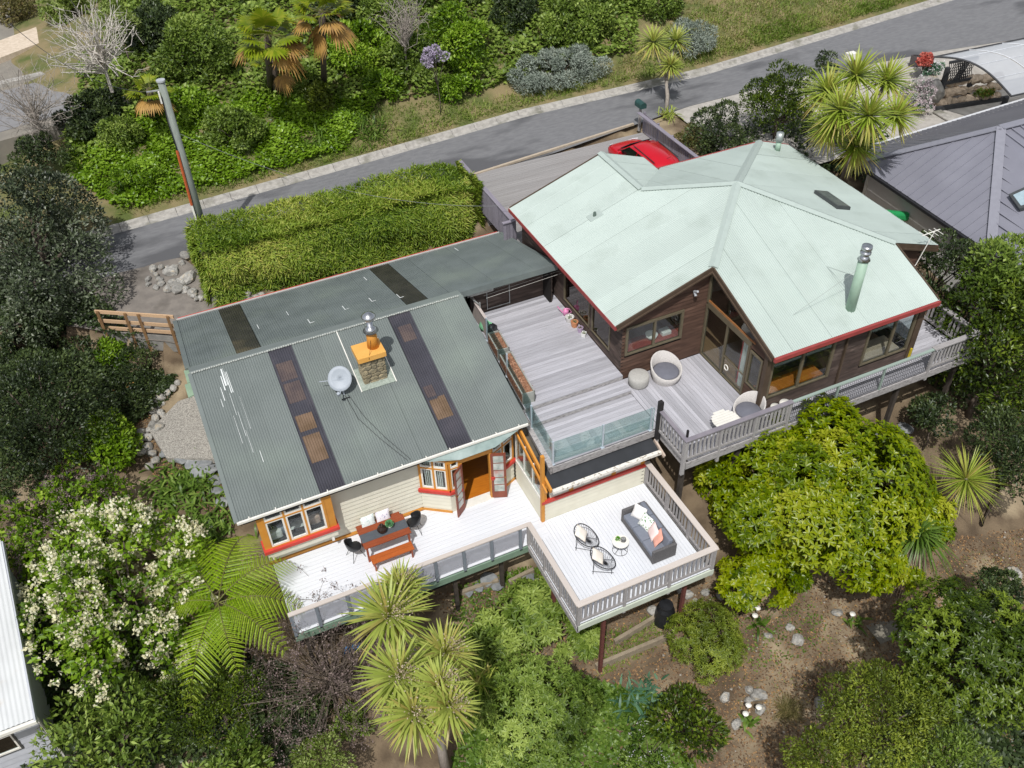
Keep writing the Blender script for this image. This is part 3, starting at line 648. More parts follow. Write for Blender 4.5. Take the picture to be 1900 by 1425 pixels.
# ------------------------------------------------------------------ brown house (pale green roof)
M_ROOF2 = mat('pale_green_paint', 'b4c0b9', 'aebab3', rough=.55, rnd=.035, scale=.7, amt=.8, spec=.3, c3='a5b1a9', s3=.8, r3=(.55, .75))
M_BROWNT = mat('brown_trim', '56473a', '443729', rough=.65, scale=3, rnd=.06)
M_DKRED = mat('dark_red_fascia', 'a04744', '8c3b39', rough=.55, scale=3)
M_OLIVE = mat('olive_frame', '6a614e', '5a5241', rough=.5)
c2 = thing('house', 'dark brown timber house with a pale mint-green corrugated roof and tall flue', 'house', (7.55, 2.75, 2.25))
K = .34
zA = lambda x: 4.87 + K * (x - 3.9); zB = lambda y: 4.87 + K * (y + .95); zC = lambda x: 6.995 - K * (x - 10.15); zD = lambda y: 6.995 - K * (y - 5.3); zE = lambda x: 6.196 - K * (x - 7.8)
cp, sp_ = math.cos(math.atan(K)), math.sin(math.atan(K))
hiA = lambda y: 7.41 + (y - 2.55) if y < 5.3 else (10.15 - (y - 5.3) if y < 7.65 else 7.8)
hiB = lambda x: 2.55 + (x - 7.41) if x < 10.15 else 5.3 - (x - 10.15)
loC = lambda y: 10.15 + abs(y - 5.3)
topD = lambda x: 5.3 + abs(x - 10.15); botD = lambda x: min(9.8, x - .16)
rf = MB(); dz = -.035
rf.poly([(3.95, 2.6, zA(3.95) + dz), (7.41, 2.6, zA(7.41) + dz), (10.15, 5.3, 6.995 + dz), (7.8, 7.65, zA(7.8) + dz), (7.8, 10.6, zA(7.8) + dz), (3.95, 10.6, zA(3.95) + dz)])
rf.poly([(7.46, -.9, zB(-.9) + dz), (13.9, -.9, zB(-.9) + dz), (13.95, 1.45, zB(1.45) + dz), (10.15, 5.3, 6.995 + dz), (7.46, 2.55, zB(2.55) + dz)])
rf.poly([(10.15, 5.3, 6.995 + dz), (14.0, 1.45, zC(14.0) + dz), (16.15, 1.45, zC(16.15) + dz), (16.15, 9.75, zC(16.15) + dz), (14.6, 9.75, zC(14.6) + dz)])
rf.poly([(10.15, 5.3, 6.995 + dz), (14.6, 9.75, zD(9.75) + dz), (9.9, 9.75, zD(9.75) + dz), (7.8, 7.65, zD(7.65) + dz)])
rf.poly([(7.8, 7.65, zE(7.8) + dz), (9.7, 9.7, zE(9.7) + dz), (9.7, 10.6, zE(9.7) + dz), (7.8, 10.6, zE(7.8) + dz)])
roof2 = rf.build('roof', M_DARK, c2)
corr(roof2, M_ROOF2, 2.5, 10.72, lambda y: 3.86, hiA, lambda u, v, h: (v - h * sp_, u, zA(v) + h * cp))
corr(roof2, M_ROOF2, 7.42, 14.02, lambda x: -1.0, hiB, lambda u, v, h: (u, v - h * sp_, zB(v) + h * cp))
corr(roof2, M_ROOF2, 1.36, 9.82, loC, lambda y: 16.22, lambda u, v, h: (v + h * sp_, u, zC(v) + h * cp))
corr(roof2, M_ROOF2, 7.82, 14.7, lambda x: topD(x), botD, lambda u, v, h: (u, v + h * sp_, zD(v) + h * cp))
corr(roof2, M_ROOF2, 7.66, 10.72, lambda y: 7.8, lambda y: min(9.75, y + .16), lambda u, v, h: (v + h * sp_, u, zE(v) + h * cp))
M_RCAP = mat('pale_green_cap', 'aebab3', 'a7b3ac', rough=.5)
def cap(p, q, w=.3):
    p, q = V3(p), V3(q); d = unit(q - p); s = unit(np.cross(d, (0, 0, 1))); u = np.cross(s, d)
    MB().rings([[c + s * -w / 2 - u * .03, c + s * -w / 2 - u * .012, c + u * .05, c + s * w / 2 - u * .012, c + s * w / 2 - u * .03] for c in (p, q)]).build('ridge_cap', M_RCAP, roof2)
cap((7.4, 2.5, 6.08), (10.15, 5.3, 7.03)); cap((10.15, 5.3, 7.03), (14.05, 1.4, 5.7)); cap((10.15, 5.3, 7.03), (14.65, 9.8, 5.5)); cap((10.15, 5.3, 7.03), (7.8, 7.65, 6.23)); cap((7.8, 7.65, 6.23), (7.8, 10.72, 6.23))
MB().beam((7.8, 7.66, 6.17), (9.78, 9.78, 5.5), .12, .02).build('valley_gutter', mat('dull_grey_green', '5f6e66', rough=.6), roof2)  # even dull grey-green strip laid along the valley
# fascias, gutters, barge boards
MB().box(3.84, 3.93, 2.5, 10.72, 4.70, 4.85).build('gutter', M_DKRED, roof2)
MB().box(7.42, 13.98, -1.09, -.99, 4.70, 4.85).build('gutter', M_DKRED, roof2)
MB().box(16.2, 16.28, 1.4, 9.8, 4.66, 4.85).build('gutter', M_DKRED, roof2)
MB().box(9.78, 14.65, 9.82, 9.9, 5.28, 5.45).build('gutter', M_DKRED, roof2)
MB().beam((14.65, 9.86, 5.4), (16.22, 9.86, 4.87), .06, .16).build('barge_board', M_DKRED, roof2)
MB().box(9.76, 9.82, 9.85, 10.72, 5.38, 5.52).build('gutter', M_DKRED, roof2)
for p, q in (((3.9, 2.5, 4.8), (7.41, 2.5, 5.99)), ((7.41, 2.5, 5.98), (7.41, -.97, 4.8)), ((14.05, 1.37, 5.56), (16.2, 1.37, 4.82)), ((14.05, 1.37, 5.6), (13.98, -.97, 4.82)), ((3.9, 10.72, 4.8), (7.8, 10.72, 6.12)), ((7.8, 10.72, 6.12), (9.75, 10.72, 5.46))):
    MB().beam(p, q, .05, .17).build('barge_board', M_BROWNT, roof2)
    d = unit(V3(q) - V3(p)); n = V3((0, -.04, 0)) if abs(d[0]) > abs(d[1]) else V3((-.04, 0, 0))
    MB().beam(V3(p) + n + V3((0, 0, -.09)), V3(q) + n + V3((0, 0, -.09)), .03, .06).build('barge_trim', M_BROWNT, roof2)
# walls
kit = (.18, 2.36, 1.14 + 2.25, 2.25 + 2.27)
wall(c2, (4.3, 2.75), (1, 0), 3.25, 2.25, 6.0, M_BROWN, M_BLACKB, opens=[(.12, 2.34, 3.27, 4.46)], top=lambda s: zA(4.3 + s) - .1, bh=.15, name='kitchen_wall')
fk = fr((4.3, 2.75), (1, 0))
window(c2, fk, .12, 2.34, 3.27, 4.46, M_OLIVE, None, M_GLASS, cols=(1, 1), fw=.09, d=.05)
wall(c2, (4.3, 10.5), (0, -1), 7.75, 2.3, 4.9, M_BROWNW, M_BLACKB, opens=[(3.6, 5.55, 2.95, 4.6), (5.7, 7.0, 2.95, 4.6)], bh=.19, name='side_wall')
fl_ = (V3((4.3, 10.5, 0)), V3((0, -1, 0)), V3((-1, 0, 0)))
M_GLASSB = glassmat('bronze_glass', (.5, .42, .36))
window(c2, fl_, 3.6, 5.55, 2.95, 4.6, M_OLIVE, None, M_GLASSB, fw=.07, d=.03); window(c2, fl_, 5.7, 7.0, 2.95, 4.6, M_OLIVE, None, M_GLASSB, fw=.07, d=.03)
wall(c2, (7.55, 2.75), (0, -1), 3.45, 2.25, 6.0, M_BROWN, M_BLACKB, opens=[(.03, 2.5, 2.25, 4.42), (.03, 2.6, 4.5, 6.0), (2.55, 3.2, 2.9, 4.25)], top=lambda s: zB(2.75 - s) - .12, bh=.15, name='door_wall')
fd = (V3((7.55, 2.75, 0)), V3((0, -1, 0)), V3((-1, 0, 0)))
so_ = window(c2, fd, .03, 2.5, 2.25, 4.42, M_OLIVE, None, M_GLASS, cols=(1, 1), tr=None, fw=.08, d=.04, name='sliding_door')
MB().fbox(fd, 1.32, 2.42, -.0, .03, 3.05, 3.1).build('door_rail', M_OLIVE, so_)
t_ = [(.0 + 2 * math.pi * k / 16) for k in range(17)]
MB().path([(7.51, 2.75 - 1.55 - .1 * math.cos(t), 2.75 + .1 * math.sin(t)) for t in t_], .018, 6).build('cat_flap', M_WHITE, so_)
window(c2, fd, 2.55, 3.2, 2.9, 4.25, M_OLIVE, None, M_GLASS, fw=.07, d=.04)
# raking top light
q = MB(); zt_ = lambda s: zB(2.75 - s) - .2
q.fbox(fd, .03, .12, -.06, .04, 4.5, zt_(.08)); q.fbox(fd, .12, 2.55, -.06, .04, 4.42, 4.56)
tw = q.build('window', M_OLIVE, c2)
MB().extr([(7.55, 2.75 - .12, 4.56), (7.55, 2.75 - 2.6, 4.56), (7.55, 2.75 - 2.6, max(4.57, zt_(2.6))), (7.55, 2.75 - .12, zt_(.12))], (.006, 0, 0)).build('pane', M_GLASS, tw)
MB().fbox(fd, .1, 2.7, -.03, .02, 4.56, 4.62).build('rail', mat('oiled_wood', 'a06a3f', rough=.5), tw)
wall(c2, (7.55, -.7), (1, 0), 6.25, 1.3, 4.75, M_BROWNW, M_BLACKB, opens=[(.1, 2.62, 2.83, 4.5), (3.95, 6.0, 2.76, 4.5)], bh=.19, name='front_wall')
ff = fr((7.55, -.7), (1, 0))
window(c2, ff, .1, 2.62, 2.83, 4.5, M_OLIVE, None, M_GLASS, cols=(1, 1), fw=.09, d=.05); window(c2, ff, 3.95, 6.0, 2.76, 4.5, M_OLIVE, None, M_GLASS, cols=(1.3, 1), fw=.09, d=.05)
MB().fbox(ff, -.12, .1, -.1, .06, 2.25, 4.75).build('corner_post', M_BROWNT, c2); MB().fbox(ff, 6.05, 6.3, -.15, .06, 2.25, 4.75).build('corner_post', M_BROWNT, c2)
MB().fbox(ff, 3.02, 3.09, .03, .1, 2.3, 4.72).build('downpipe', M_BROWNT, c2)
wall(c2, (13.8, -.7), (0, 1), 2.2, 2.25, 5.3, M_BROWNW, M_BLACKB, opens=[(.15, 1.4, 2.76, 4.5)], bh=.19, top=lambda s: zB(-.7 + s) - .1, name='right_wall')
fr_ = (V3((13.8, -.7, 0)), V3((0, 1, 0)), V3((1, 0, 0)))
window(c2, fr_, .15, 1.4, 2.76, 4.5, M_OLIVE, None, M_GLASS, fw=.08, d=.03)
wall(c2, (13.8, 1.6), (1, 0), 1.9, 2.25, 5.3, M_BROWN, M_BLACKB, opens=[(.7, 1.3, 2.9, 4.4)], bh=.19, top=lambda s: zC(13.8 + s) - .15, name='wing_wall')
window(c2, fr((13.8, 1.6), (1, 0)), .7, 1.3, 2.9, 4.4, M_OLIVE, None, M_GLASS, fw=.08, d=.03)
wall(c2, (15.7, 1.6), (0, 1), 8.0, 1.5, 4.8, M_BROWNW, M_BLACKB, bh=.19, name='right_wall')
wall(c2, (15.7, 9.6), (-1, 0), 11.4, 2.0, 4.8, M_BROWNW, M_BLACKB, bh=.3, name='rear_wall')
# interior
M_WFL = mat('warm_floor', '9a7a5a', '86694c', rough=.5, scale=3, stretch=(10, 1, 1))
MB().box(4.42, 7.6, 2.86, 9.5, 2.2, 2.28).build('floor', M_WFL, c2); MB().box(7.66, 13.68, -.59, 9.5, 2.2, 2.28).build('floor', M_WFL, c2)
MB().box(4.45, 7.4, 2.95, 3.5, 2.28, 3.2).build('kitchen_bench', mat('red_brown_bench', '9a4a3c', '8a4035', rough=.4), c2)
MB().lathe([(.05, 0), (.16, .06), (.22, .2), (.2, .2), (.14, .07), (.001, .04)], (5.75, 3.2, 3.2), 16).build('bowl', M_WHITE, c2, True)
MB().box(6.15, 6.5, 3.1, 3.4, 3.2, 3.34).build('toaster', M_WHITE, c2, bevel=.02)
MB().box(7.65, 10.1, -.58, -.05, 2.28, 2.86).build('window_bench', mat('orange_bench', 'b9702f', '9c5a22', rough=.35, scale=3, stretch=(10, 1, 1)), c2)
MB().box(11.6, 13.4, -.55, .2, 2.28, 2.75).build('window_seat', mat('pale_board', 'b8a48c', rough=.7), c2)
cu = MB()
for k in range(6): cu.box(7.68 + .02 * (k % 2), 7.72 + .02 * (k % 2), .35 + k * .07, .41 + k * .07, 2.3, 4.3)
cu.build('curtain', M_WHITE, c2); MB().box(7.72, 7.76, .75, .85, 2.3, 4.3).build('curtain_edge', M_RED, c2)
MB().box(4.4, 13.7, 5.5, 5.6, 2.28, 4.9).build('inner_wall', M_INT, c2)
MB().box(9.0, 12.9, .6, 1.6, 2.28, 2.7).build('sofa', mat('dark_sofa', '3c3a38', rough=.9), c2)
# roof furniture
M_FLUE = mat('green_flue_paint', 'a3bda9', '97b19d', rough=.5)
fz = zB(-.28)
fo = MB().tube((10.88, -.28, fz - .05), (10.88, -.28, fz + 1.85), .16, n=20).build('flue', M_FLUE, c2, True)
MB().lathe([(.13, 0), (.2, .02), (.12, .14), (.1, .16), (.1, .22), (.17, .24), (.17, .3), (.11, .32), (.11, .38), (.17, .4), (.16, .52), (.001, .5)], (10.88, -.28, fz + 1.85), 20).build('flue_cowl', M_STEEL, fo, True)
MB().path([(10.88, -.28, fz + 1.6), (8.9, .1, zB(.1) + .03)], .008, 4).build('guy_wire', mat('wire_grey', '8a918c', rough=.5), fo)
MB().path([(10.88, -.28, fz + 1.2), (11.1, 1.3, zB(1.3) + .03)], .008, 4).build('guy_wire', mat('wire_grey', '8a918c'), fo)
vz = zC(14.9)
vo = MB().tube((14.95, 9.0, vz - .05), (14.95, 9.0, vz + .42), .11, n=14).build('roof_vent', M_FLUE, c2, True)
MB().tube((14.95, 9.0, vz + .42), (14.95, 9.0, vz + .75), .15, n=14).build('vent_cap', mat('galvanised', 'c2c8c6', 'aab0ae', rough=.4, metal=.6), vo, True)
p = at(1103, 410, 5.35); zz = zA(p[0]); MB().tube((p[0], p[1], zz - .02), (p[0], p[1], zz + .16), .07, .05, 10).build('roof_vent', mat('dull_grey_green', '5f6e66'), c2)
MB().extr([(p[0] - .25, p[1] - .2, zA(p[0] - .25) + .012), (p[0] + .25, p[1] - .2, zA(p[0] + .25) + .012), (p[0] + .25, p[1] + .2, zA(p[0] + .25) + .012), (p[0] - .25, p[1] + .2, zA(p[0] - .25) + .012)], (0, 0, .012)).build('vent_flashing', M_RCAP, c2)
sk = MB(); sx0, sx1, sy0, sy1 = 13.45, 14.1, 3.75, 5.0
sk.hexa([(sx0, sy0, zC(sx0) + .01), (sx1, sy0, zC(sx1) + .01), (sx1, sy1, zC(sx1) + .01), (sx0, sy1, zC(sx0) + .01), (sx0, sy0, zC(sx0) + .14), (sx1, sy0, zC(sx1) + .14), (sx1, sy1, zC(sx1) + .14), (sx0, sy1, zC(sx0) + .14)])
so2 = sk.build('roof_window', mat('dark_alu', '4c4f50', rough=.4), c2)
MB().extr([(sx0 + .06, sy0 + .06, zC(sx0 + .06) + .142), (sx1 - .06, sy0 + .06, zC(sx1 - .06) + .142), (sx1 - .06, sy1 - .06, zC(sx1 - .06) + .142), (sx0 + .06, sy1 - .06, zC(sx0 + .06) + .142)], (0, 0, .006)).build('pane', mat('skylight_pane', '6e7674', '565d5b', rough=.15, spec=.7), so2)
q = MB(); q.tube((6.9, 2.66, 5.2), (6.9, 2.55, 5.05), .05, n=8); q.tube((6.88, 2.62, 5.2), (6.88, 2.45, 5.3), .04, n=8); q.build('flood_lamp', mat('lamp_grey', 'b9bcc0', rough=.4), c2)
an = thing('television_aerial', 'thin white television aerial on a bent pole at the right roof corner', 'aerial', (15.3, 1.3, 4.2))
MB().path([(14.9, 1.3, 4.3), (15.1, 1.3, 4.25), (15.25, 1.28, 4.5), (15.6, 1.25, 5.75)], .016, 6).build('mast', M_WHITE, an)
MB().path([(15.0, 1.2, 5.78), (15.9, 1.3, 5.72)], .018, 6).build('boom', M_WHITE, an)
for k in range(4): MB().path([(15.1 + k * .22, 1.0, 5.77 - k * .015), (15.1 + k * .22, 1.45, 5.77 - k * .015)], .01, 4).build('element', M_WHITE, an)

# ------------------------------------------------------------------ decks
M_WDECK = mat('white_deck_board', 'e4e6ea', 'd3d6db', rough=.6, rnd=.03, scale=3, amt=.7, stretch=(1.5, 14, 1), coord='obj', c3='a8a8a6', s3=5, r3=(.59, .74))
M_GDECK = mat('silvered_deck_board', 'bfbec3', '99989e', rough=.85, rnd=.2, scale=2.2, amt=.9, stretch=(2, 12, 1), coord='obj', c3='86817f', s3=2.6, r3=(.56, .7))
M_PDECK = mat('grey_plank', 'a3a09e', '878482', rough=.9, rnd=.08, scale=2.2, amt=.9, stretch=(2, 12, 1), coord='obj', c3='6f6760', s3=2.6, r3=(.56, .7))
M_GTIM = mat('silvered_timber', 'b1adab', '8d8988', rough=.85, rnd=.08, scale=3, amt=.9, stretch=(3, 10, 10), coord='obj', c3='6e6a68', s3=3, r3=(.58, .72))
M_TANT = mat('tan_handrail', 'cfc6be', 'bdb1a6', rough=.75, rnd=.04, scale=3, amt=.8, stretch=(3, 10, 10), coord='obj')
M_BLUEG = mat('blue_grey_timber', '7f868e', '6d747b', rough=.75, rnd=.05, scale=3, coord='obj')
M_JOIST = mat('joist', '4a423a', '352f2a', rough=.95)
M_RPOST = mat('red_brown_post', '6d3f38', '58342f', rough=.8)
def boards_x(parent, m, x0, x1, y0, y1, z, w=.14, g=.006, th=.03, xl=None, jit=.002):
    n = max(1, int(round((y1 - y0) / w))); w = (y1 - y0) / n
    for i in range(n):
        a = y0 + i * w; xx0 = xl(a + w / 2) if xl else x0
        plank('deck_board', m, parent, xx0, x1, a + g / 2, a + w - g / 2, z - th, z + random.uniform(-jit, jit))
def boards_y(parent, m, x0, x1, y0, y1, z, w=.14, g=.006, th=.03, jit=.002):
    n = max(1, int(round((x1 - x0) / w))); w = (x1 - x0) / n
    for i in range(n): plank('deck_board', m, parent, x0 + i * w + g / 2, x0 + (i + 1) * w - g / 2, y0, y1, z - th, z + random.uniform(-jit, jit))
RAILN = [0]
def rail(parent, p, q, z, m, mcap, hgt=1.0, posts=2, post=.09, bal=.14, bw=.07, capw=.15, low=.1, drop=.25, skip=()):
    """posts, top and bottom rail, separate balusters and a flat handrail between p and q"""
    p, q = V3((*p, 0)), V3((*q, 0)); L = np.linalg.norm(q - p); d = (q - p) / L; along_x = abs(d[0]) > abs(d[1])
    def pl(name, mm, s0, s1, hw, za, zb, off=0):
        a, b = p + d * s0, p + d * s1
        if along_x: return plank(name, mm, parent, min(a[0], b[0]), max(a[0], b[0]), a[1] - hw + off, a[1] + hw + off, za, zb)
        return plank(name, mm, parent, a[0] - hw + off, a[0] + hw + off, min(a[1], b[1]), max(a[1], b[1]), za, zb)
    for i in range(posts):
        s = L * i / (posts - 1) if posts > 1 else L / 2
        pl('post', m, s - post / 2, s + post / 2, post / 2, z - drop, z + hgt - .045)
    RAILN[0] += 1; pl('handrail', mcap, -.06, L + .06, capw / 2, z + hgt - .04 + .003 * (RAILN[0] % 4), z + hgt + .003 * (RAILN[0] % 4))
    pl('top_rail', m, post / 2, L - post / 2, .022, z + hgt - .14, z + hgt - .045); pl('bottom_rail', m, post / 2, L - post / 2, .022, z + low, z + low + .09)
    n = int(L / bal)
    for i in range(n):
        s = (i + .5) * L / n
        if any(abs(s - L * k / (posts - 1)) < post * .8 for k in range(posts)): continue
        if i in skip: continue
        pl('baluster', m, s - bw / 2, s + bw / 2, .012, z + low + .091, z + hgt - .141)
wd = thing('deck', 'white-painted timber deck in an L along the cream cottage', 'deck', (-.7, -.6, 0))
boards_x(wd, M_WDECK, -8.35, -.02, -.66, 2.12, 0, .145)
boards_y(wd, M_WDECK, -.34, 3.78, -3.95, -.03, -.004, .115)
boards_x(wd, M_WDECK, -.8, -.35, -3.95, -.67, -.002, .145)
MB().box(-8.4, -.82, -.72, -.67, -.3, -.04).build('fascia', mat('green_grey_fascia', '7d9480', '6c8370', rough=.7, scale=3), wd)
M_PGF = mat('pale_green_beam', 'c6cdbd', 'b3bbaa', rough=.75, scale=3)
MB().box(-.84, 3.9, -4.01, -3.96, -.26, -.04).build('fascia', M_PGF, wd); MB().box(-.86, -.81, -4.01, -.72, -.26, -.04).build('fascia', M_GTIM, wd); MB().box(3.85, 3.9, -3.95, .0, -.26, -.04).build('fascia', M_GTIM, wd)
for y in (-3.5, -2.4, -1.3): MB().box(-.75, 3.8, y, y + .05, -.25, -.05).build('joist', M_JOIST, wd)
for y in (.0, 1.0): MB().box(-8.3, -.8, y, y + .05, -.3, -.05).build('joist', M_JOIST, wd)
for x, y in ((.3, -3.6), (-.55, -1.9), (3.3, -3.5), (3.3, -.6)): MB().box(x - .055, x + .055, y - .055, y + .055, h1(x, y) - .2, -.26).build('pile', M_RPOST, wd)
for x in (-8.1, -6.5, -4.9, -3.3, -1.7): MB().box(x - .06, x + .06, -.5, -.38, h1(x, -.5) - .2, -.3).build('pile', M_JOIST, wd)
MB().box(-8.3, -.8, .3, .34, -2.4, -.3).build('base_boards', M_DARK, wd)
# long side: handrail on posts with grey screen cloth between
px_ = [at(x, y, 1.0)[0] for x, y in ((575.8, 1124.2),)][0]
plank('handrail', M_TANT, wd, -8.4, -.76, -.74, -.6, .96, 1.0)
xs_ = [-8.35, -7.6, -6.68, -5.76, -4.84, -3.92, -3.0, -2.08, -1.1]
M_MESH = glassmat('screen_cloth', (.9, .9, .92), refl=.0, alpha=.45, body=(.55, .56, .6))
for x in xs_: plank('post', M_BLUEG, wd, x - .045, x + .045, -.72, -.63, -.1, .955)
for a, b in zip(xs_, xs_[1:]): MB().box(a + .046, b - .046, -.675, -.671, .2, .955).build('screen', M_MESH, wd)
plank('post', M_GTIM, wd, -.86, -.77, -.72, -.63, -.25, .95)
rail(wd, (-.79, -.68), (-.79, -3.93), 0, M_GTIM, M_TANT, posts=4, bal=.15, bw=.075, drop=.35, capw=.17)
rail(wd, (-.79, -3.95), (3.85, -3.95), 0, M_GTIM, M_TANT, posts=4, bal=.155, bw=.08, drop=.35, capw=.19)
rail(wd, (3.83, -3.93), (3.83, -.06), 0, M_GTIM, M_TANT, posts=4, bal=.155, bw=.08, drop=.3, capw=.19)

ud = thing('deck', 'silver-grey upper timber deck stepping down between the two houses', 'deck', (.9, 2.5, 2.63))
ledge = lambda y: .42 + (y - .2) * .079
boards_x(ud, M_GDECK, 0, 4.27, 2.5, 7.83, 2.63, .145, xl=ledge)
boards_x(ud, M_GDECK, 0, 4.28, 1.92, 2.64, 2.44, .145, xl=ledge); boards_x(ud, M_GDECK, 0, 4.29, .16, 2.06, 2.25, .145, xl=ledge)
MB().box(.6, 4.27, 2.505, 2.535, 2.46, 2.6).build('riser', M_GTIM, ud); MB().box(.6, 4.27, 1.93, 1.95, 2.27, 2.41).build('riser', M_GTIM, ud)
boards_y(ud, M_GDECK, 4.31, 7.5, -1.5, 2.7, 2.25, .14)
boards_x(ud, M_GDECK, 7.52, 15.8, -1.5, -.73, 2.25, .14); boards_x(ud, M_GDECK, 13.84, 15.8, -.72, 1.56, 2.25, .14)
MB().box(.4, 4.32, .08, .13, 1.98, 2.24).build('fascia', M_GTIM, ud)
MB().beam((.36, .1, 2.1), (.98, 7.8, 2.1), .05, .3).build('fascia', M_GTIM, ud); MB().beam((.36, .1, 2.26), (.98, 7.8, 2.26), .16, .04).build('edge_board', M_GTIM, ud)
MB().box(4.2, 15.85, -1.57, -1.52, 1.95, 2.22).build('fascia', M_GTIM, ud); MB().box(4.2, 4.25, -1.51, .1, 1.95, 2.22).build('fascia', M_GTIM, ud); MB().box(15.8, 15.85, -1.5, 1.6, 1.95, 2.22).build('fascia', M_GTIM, ud)
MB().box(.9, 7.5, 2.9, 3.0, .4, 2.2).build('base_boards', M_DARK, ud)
for x in np.arange(4.6, 15.8, 1.1): MB().box(x, x + .05, -1.5, 1.5, 2.0, 2.21).build('joist', M_JOIST, ud)
for x, y in ((4.3, -1.3), (6.4, -1.3), (8.6, -1.3), (10.8, -1.3), (13.0, -1.3), (15.6, -1.3), (15.6, 1.3)): MB().box(x - .07, x + .07, y - .07, y + .07, h1(x, y) - .2, 2.0).build('pile', M_JOIST, ud)
rail(ud, (4.12, -.02), (4.12, -1.5), 2.25, M_GTIM, mat('purple_grey_cap', '8d878d', '77727a', rough=.6, scale=3), posts=2, bal=.15, bw=.075, drop=.55, capw=.13)
rail(ud, (4.12, -1.53), (8.0, -1.53), 2.25, M_GTIM, MATS['purple_grey_cap'], posts=4, bal=.15, bw=.075, drop=.5, capw=.16)
rail(ud, (13.9, -1.53), (15.82, -1.53), 2.25, M_GTIM, M_GTIM, posts=2, bal=.15, bw=.08, drop=.4, capw=.2)
rail(ud, (15.8, -1.5), (15.8, 1.5), 2.25, M_GTIM, M_GTIM, posts=3, bal=.16, bw=.085, drop=.4, capw=.2, skip=(7,))
MB().box(4.05, 4.19, -.1, .04, 2.0, 3.6).build('dark_post', mat('black_stain', '2d2a2a', rough=.7), ud)
MB().box(4.3, 4.36, -1.3, -1.24, 2.25, 3.35).build('dark_post', MATS['black_stain'], ud)
plank('handrail', mat('green_grey_rail', '9aaaa0', '86968c', rough=.7, scale=3, coord='obj'), ud, 8.06, 13.85, -1.58, -1.48, 3.19, 3.23)
mw = MB()
for k in range(70):
    x = 8.1 + k * .082
    mw.beam((x, -1.53, 2.3), (x, -1.53, 3.18), .008, .008, up=(0, 1, 0))
for k in range(11): mw.beam((8.08, -1.53, 2.32 + k * .085), (13.84, -1.53, 2.32 + k * .085), .008, .008)
mw.build('wire_mesh', mat('galv_wire', '4a4d4f', rough=.5, metal=.4), ud, kind='stuff')
for x in (9.9, 11.8): plank('post', MATS['green_grey_rail'], ud, x - .03, x + .03, -1.56, -1.5, 2.0, 3.19)
MB().box(13.7, 13.76, -.82, -.76, 2.25, 2.75).build('yellow_post_foot', mat('yellow_mark', 'c9b22e', rough=.7), ud)
# glass balustrade
gb = thing('glass_balustrade', 'clear glass balustrade on pale metal posts round the upper deck edge', 'balustrade', (.5, .2, 2.25))
M_ALU = mat('pale_metal', 'c8d2da', 'b7c1c9', rough=.35, metal=.3)
M_BGLASS = glassmat('greenish_glass', (.80, .89, .875), alpha=.07, body=(.5, .62, .6))
gpts = [(.93, 6.3), (.76, 4.2), (.58, 1.95), (.47, .2), (2.2, .17), (3.95, .17)]
def gz(y): return 2.63 if y > 2.5 else 2.25
for x, y in gpts:
    z = gz(y); MB().box(x - .027, x + .027, y - .027, y + .027, z - .02, z + 1.0).build('post', M_ALU, gb); MB().box(x - .06, x + .06, y - .06, y + .06, z, z + .02).build('foot', M_ALU, gb)
def pane(a, b, z0, z1, nm='glass_panel'):
    a, b = V3((*a, 0)), V3((*b, 0)); d = unit(b - a); s = V3((-d[1], d[0], 0)) * .006; a = a + d * .03; b = b - d * .03
    MB().hexa([a - s + (0, 0, z0), b - s + (0, 0, z0), b + s + (0, 0, z0), a + s + (0, 0, z0), a - s + (0, 0, z1), b - s + (0, 0, z1), b + s + (0, 0, z1), a + s + (0, 0, z1)]).build(nm, M_BGLASS, gb)
for a, b in zip(gpts, gpts[1:] + [(4.05, .17)]):
    if a == gpts[-1]: b = (4.06, .12); a = (3.97, .17)
    pane(a, b, gz(min(a[1], b[1])) + .07, gz(max(a[1], b[1])) + .98 - (.0 if a[1] < 2 or b[1] > 2.5 else .2))
MB().beam((.93, 6.33, 3.58), (.98, 7.8, 3.58), .1, .05).build('handrail', mat('pinkish_rail', 'c9bdb6', rough=.7), gb); MB().beam((.95, 6.33, 3.1), (1.0, 7.8, 3.1), .03, .7).build('infill_panel', MATS['pinkish_rail'], gb)
# parking deck
pd = thing('parking_deck', 'weathered grey plank parking deck beside the road', 'deck', (4.4, 11, 3.0))
n_ = 44
for i in range(n_):
    y = 10.9 + i * .137
    xm = 13.6
    y2 = y + .131
    if y > 16.75: 
        x0 = 4.6 + (y - 16.75) * 8.6
        if x0 > xm - .5: continue
    else: x0 = 4.3
    plank('deck_board', M_PDECK, pd, x0, xm, y, y2, 2.95, 2.99 + random.uniform(-.002, .002))
for k in range(9): MB().box(4.4 + k * 1.1, 4.5 + k * 1.1, 10.9, 16.7, 2.7, 2.94).build('joist', M_JOIST, pd)
MB().beam((4.5, 16.85, 2.985), (13.6, 17.75, 3.06), .12, .1).build('edge_beam', mat('pale_edge', 'b9ab97', rough=.85), pd)
for x, y in ((4.4, 12), (4.4, 14), (4.4, 16)): MB().box(x - .1, x + .1, y - .1, y + .1, .2, 2.7).build('pile', M_GTIM, pd)
M_FENC = mat('grey_paling', '96909a', '77727c', rough=.85, rnd=.12, scale=3, amt=.9, stretch=(3, 10, 10), coord='obj', c3='6a6670', s3=3, r3=(.58, .72))
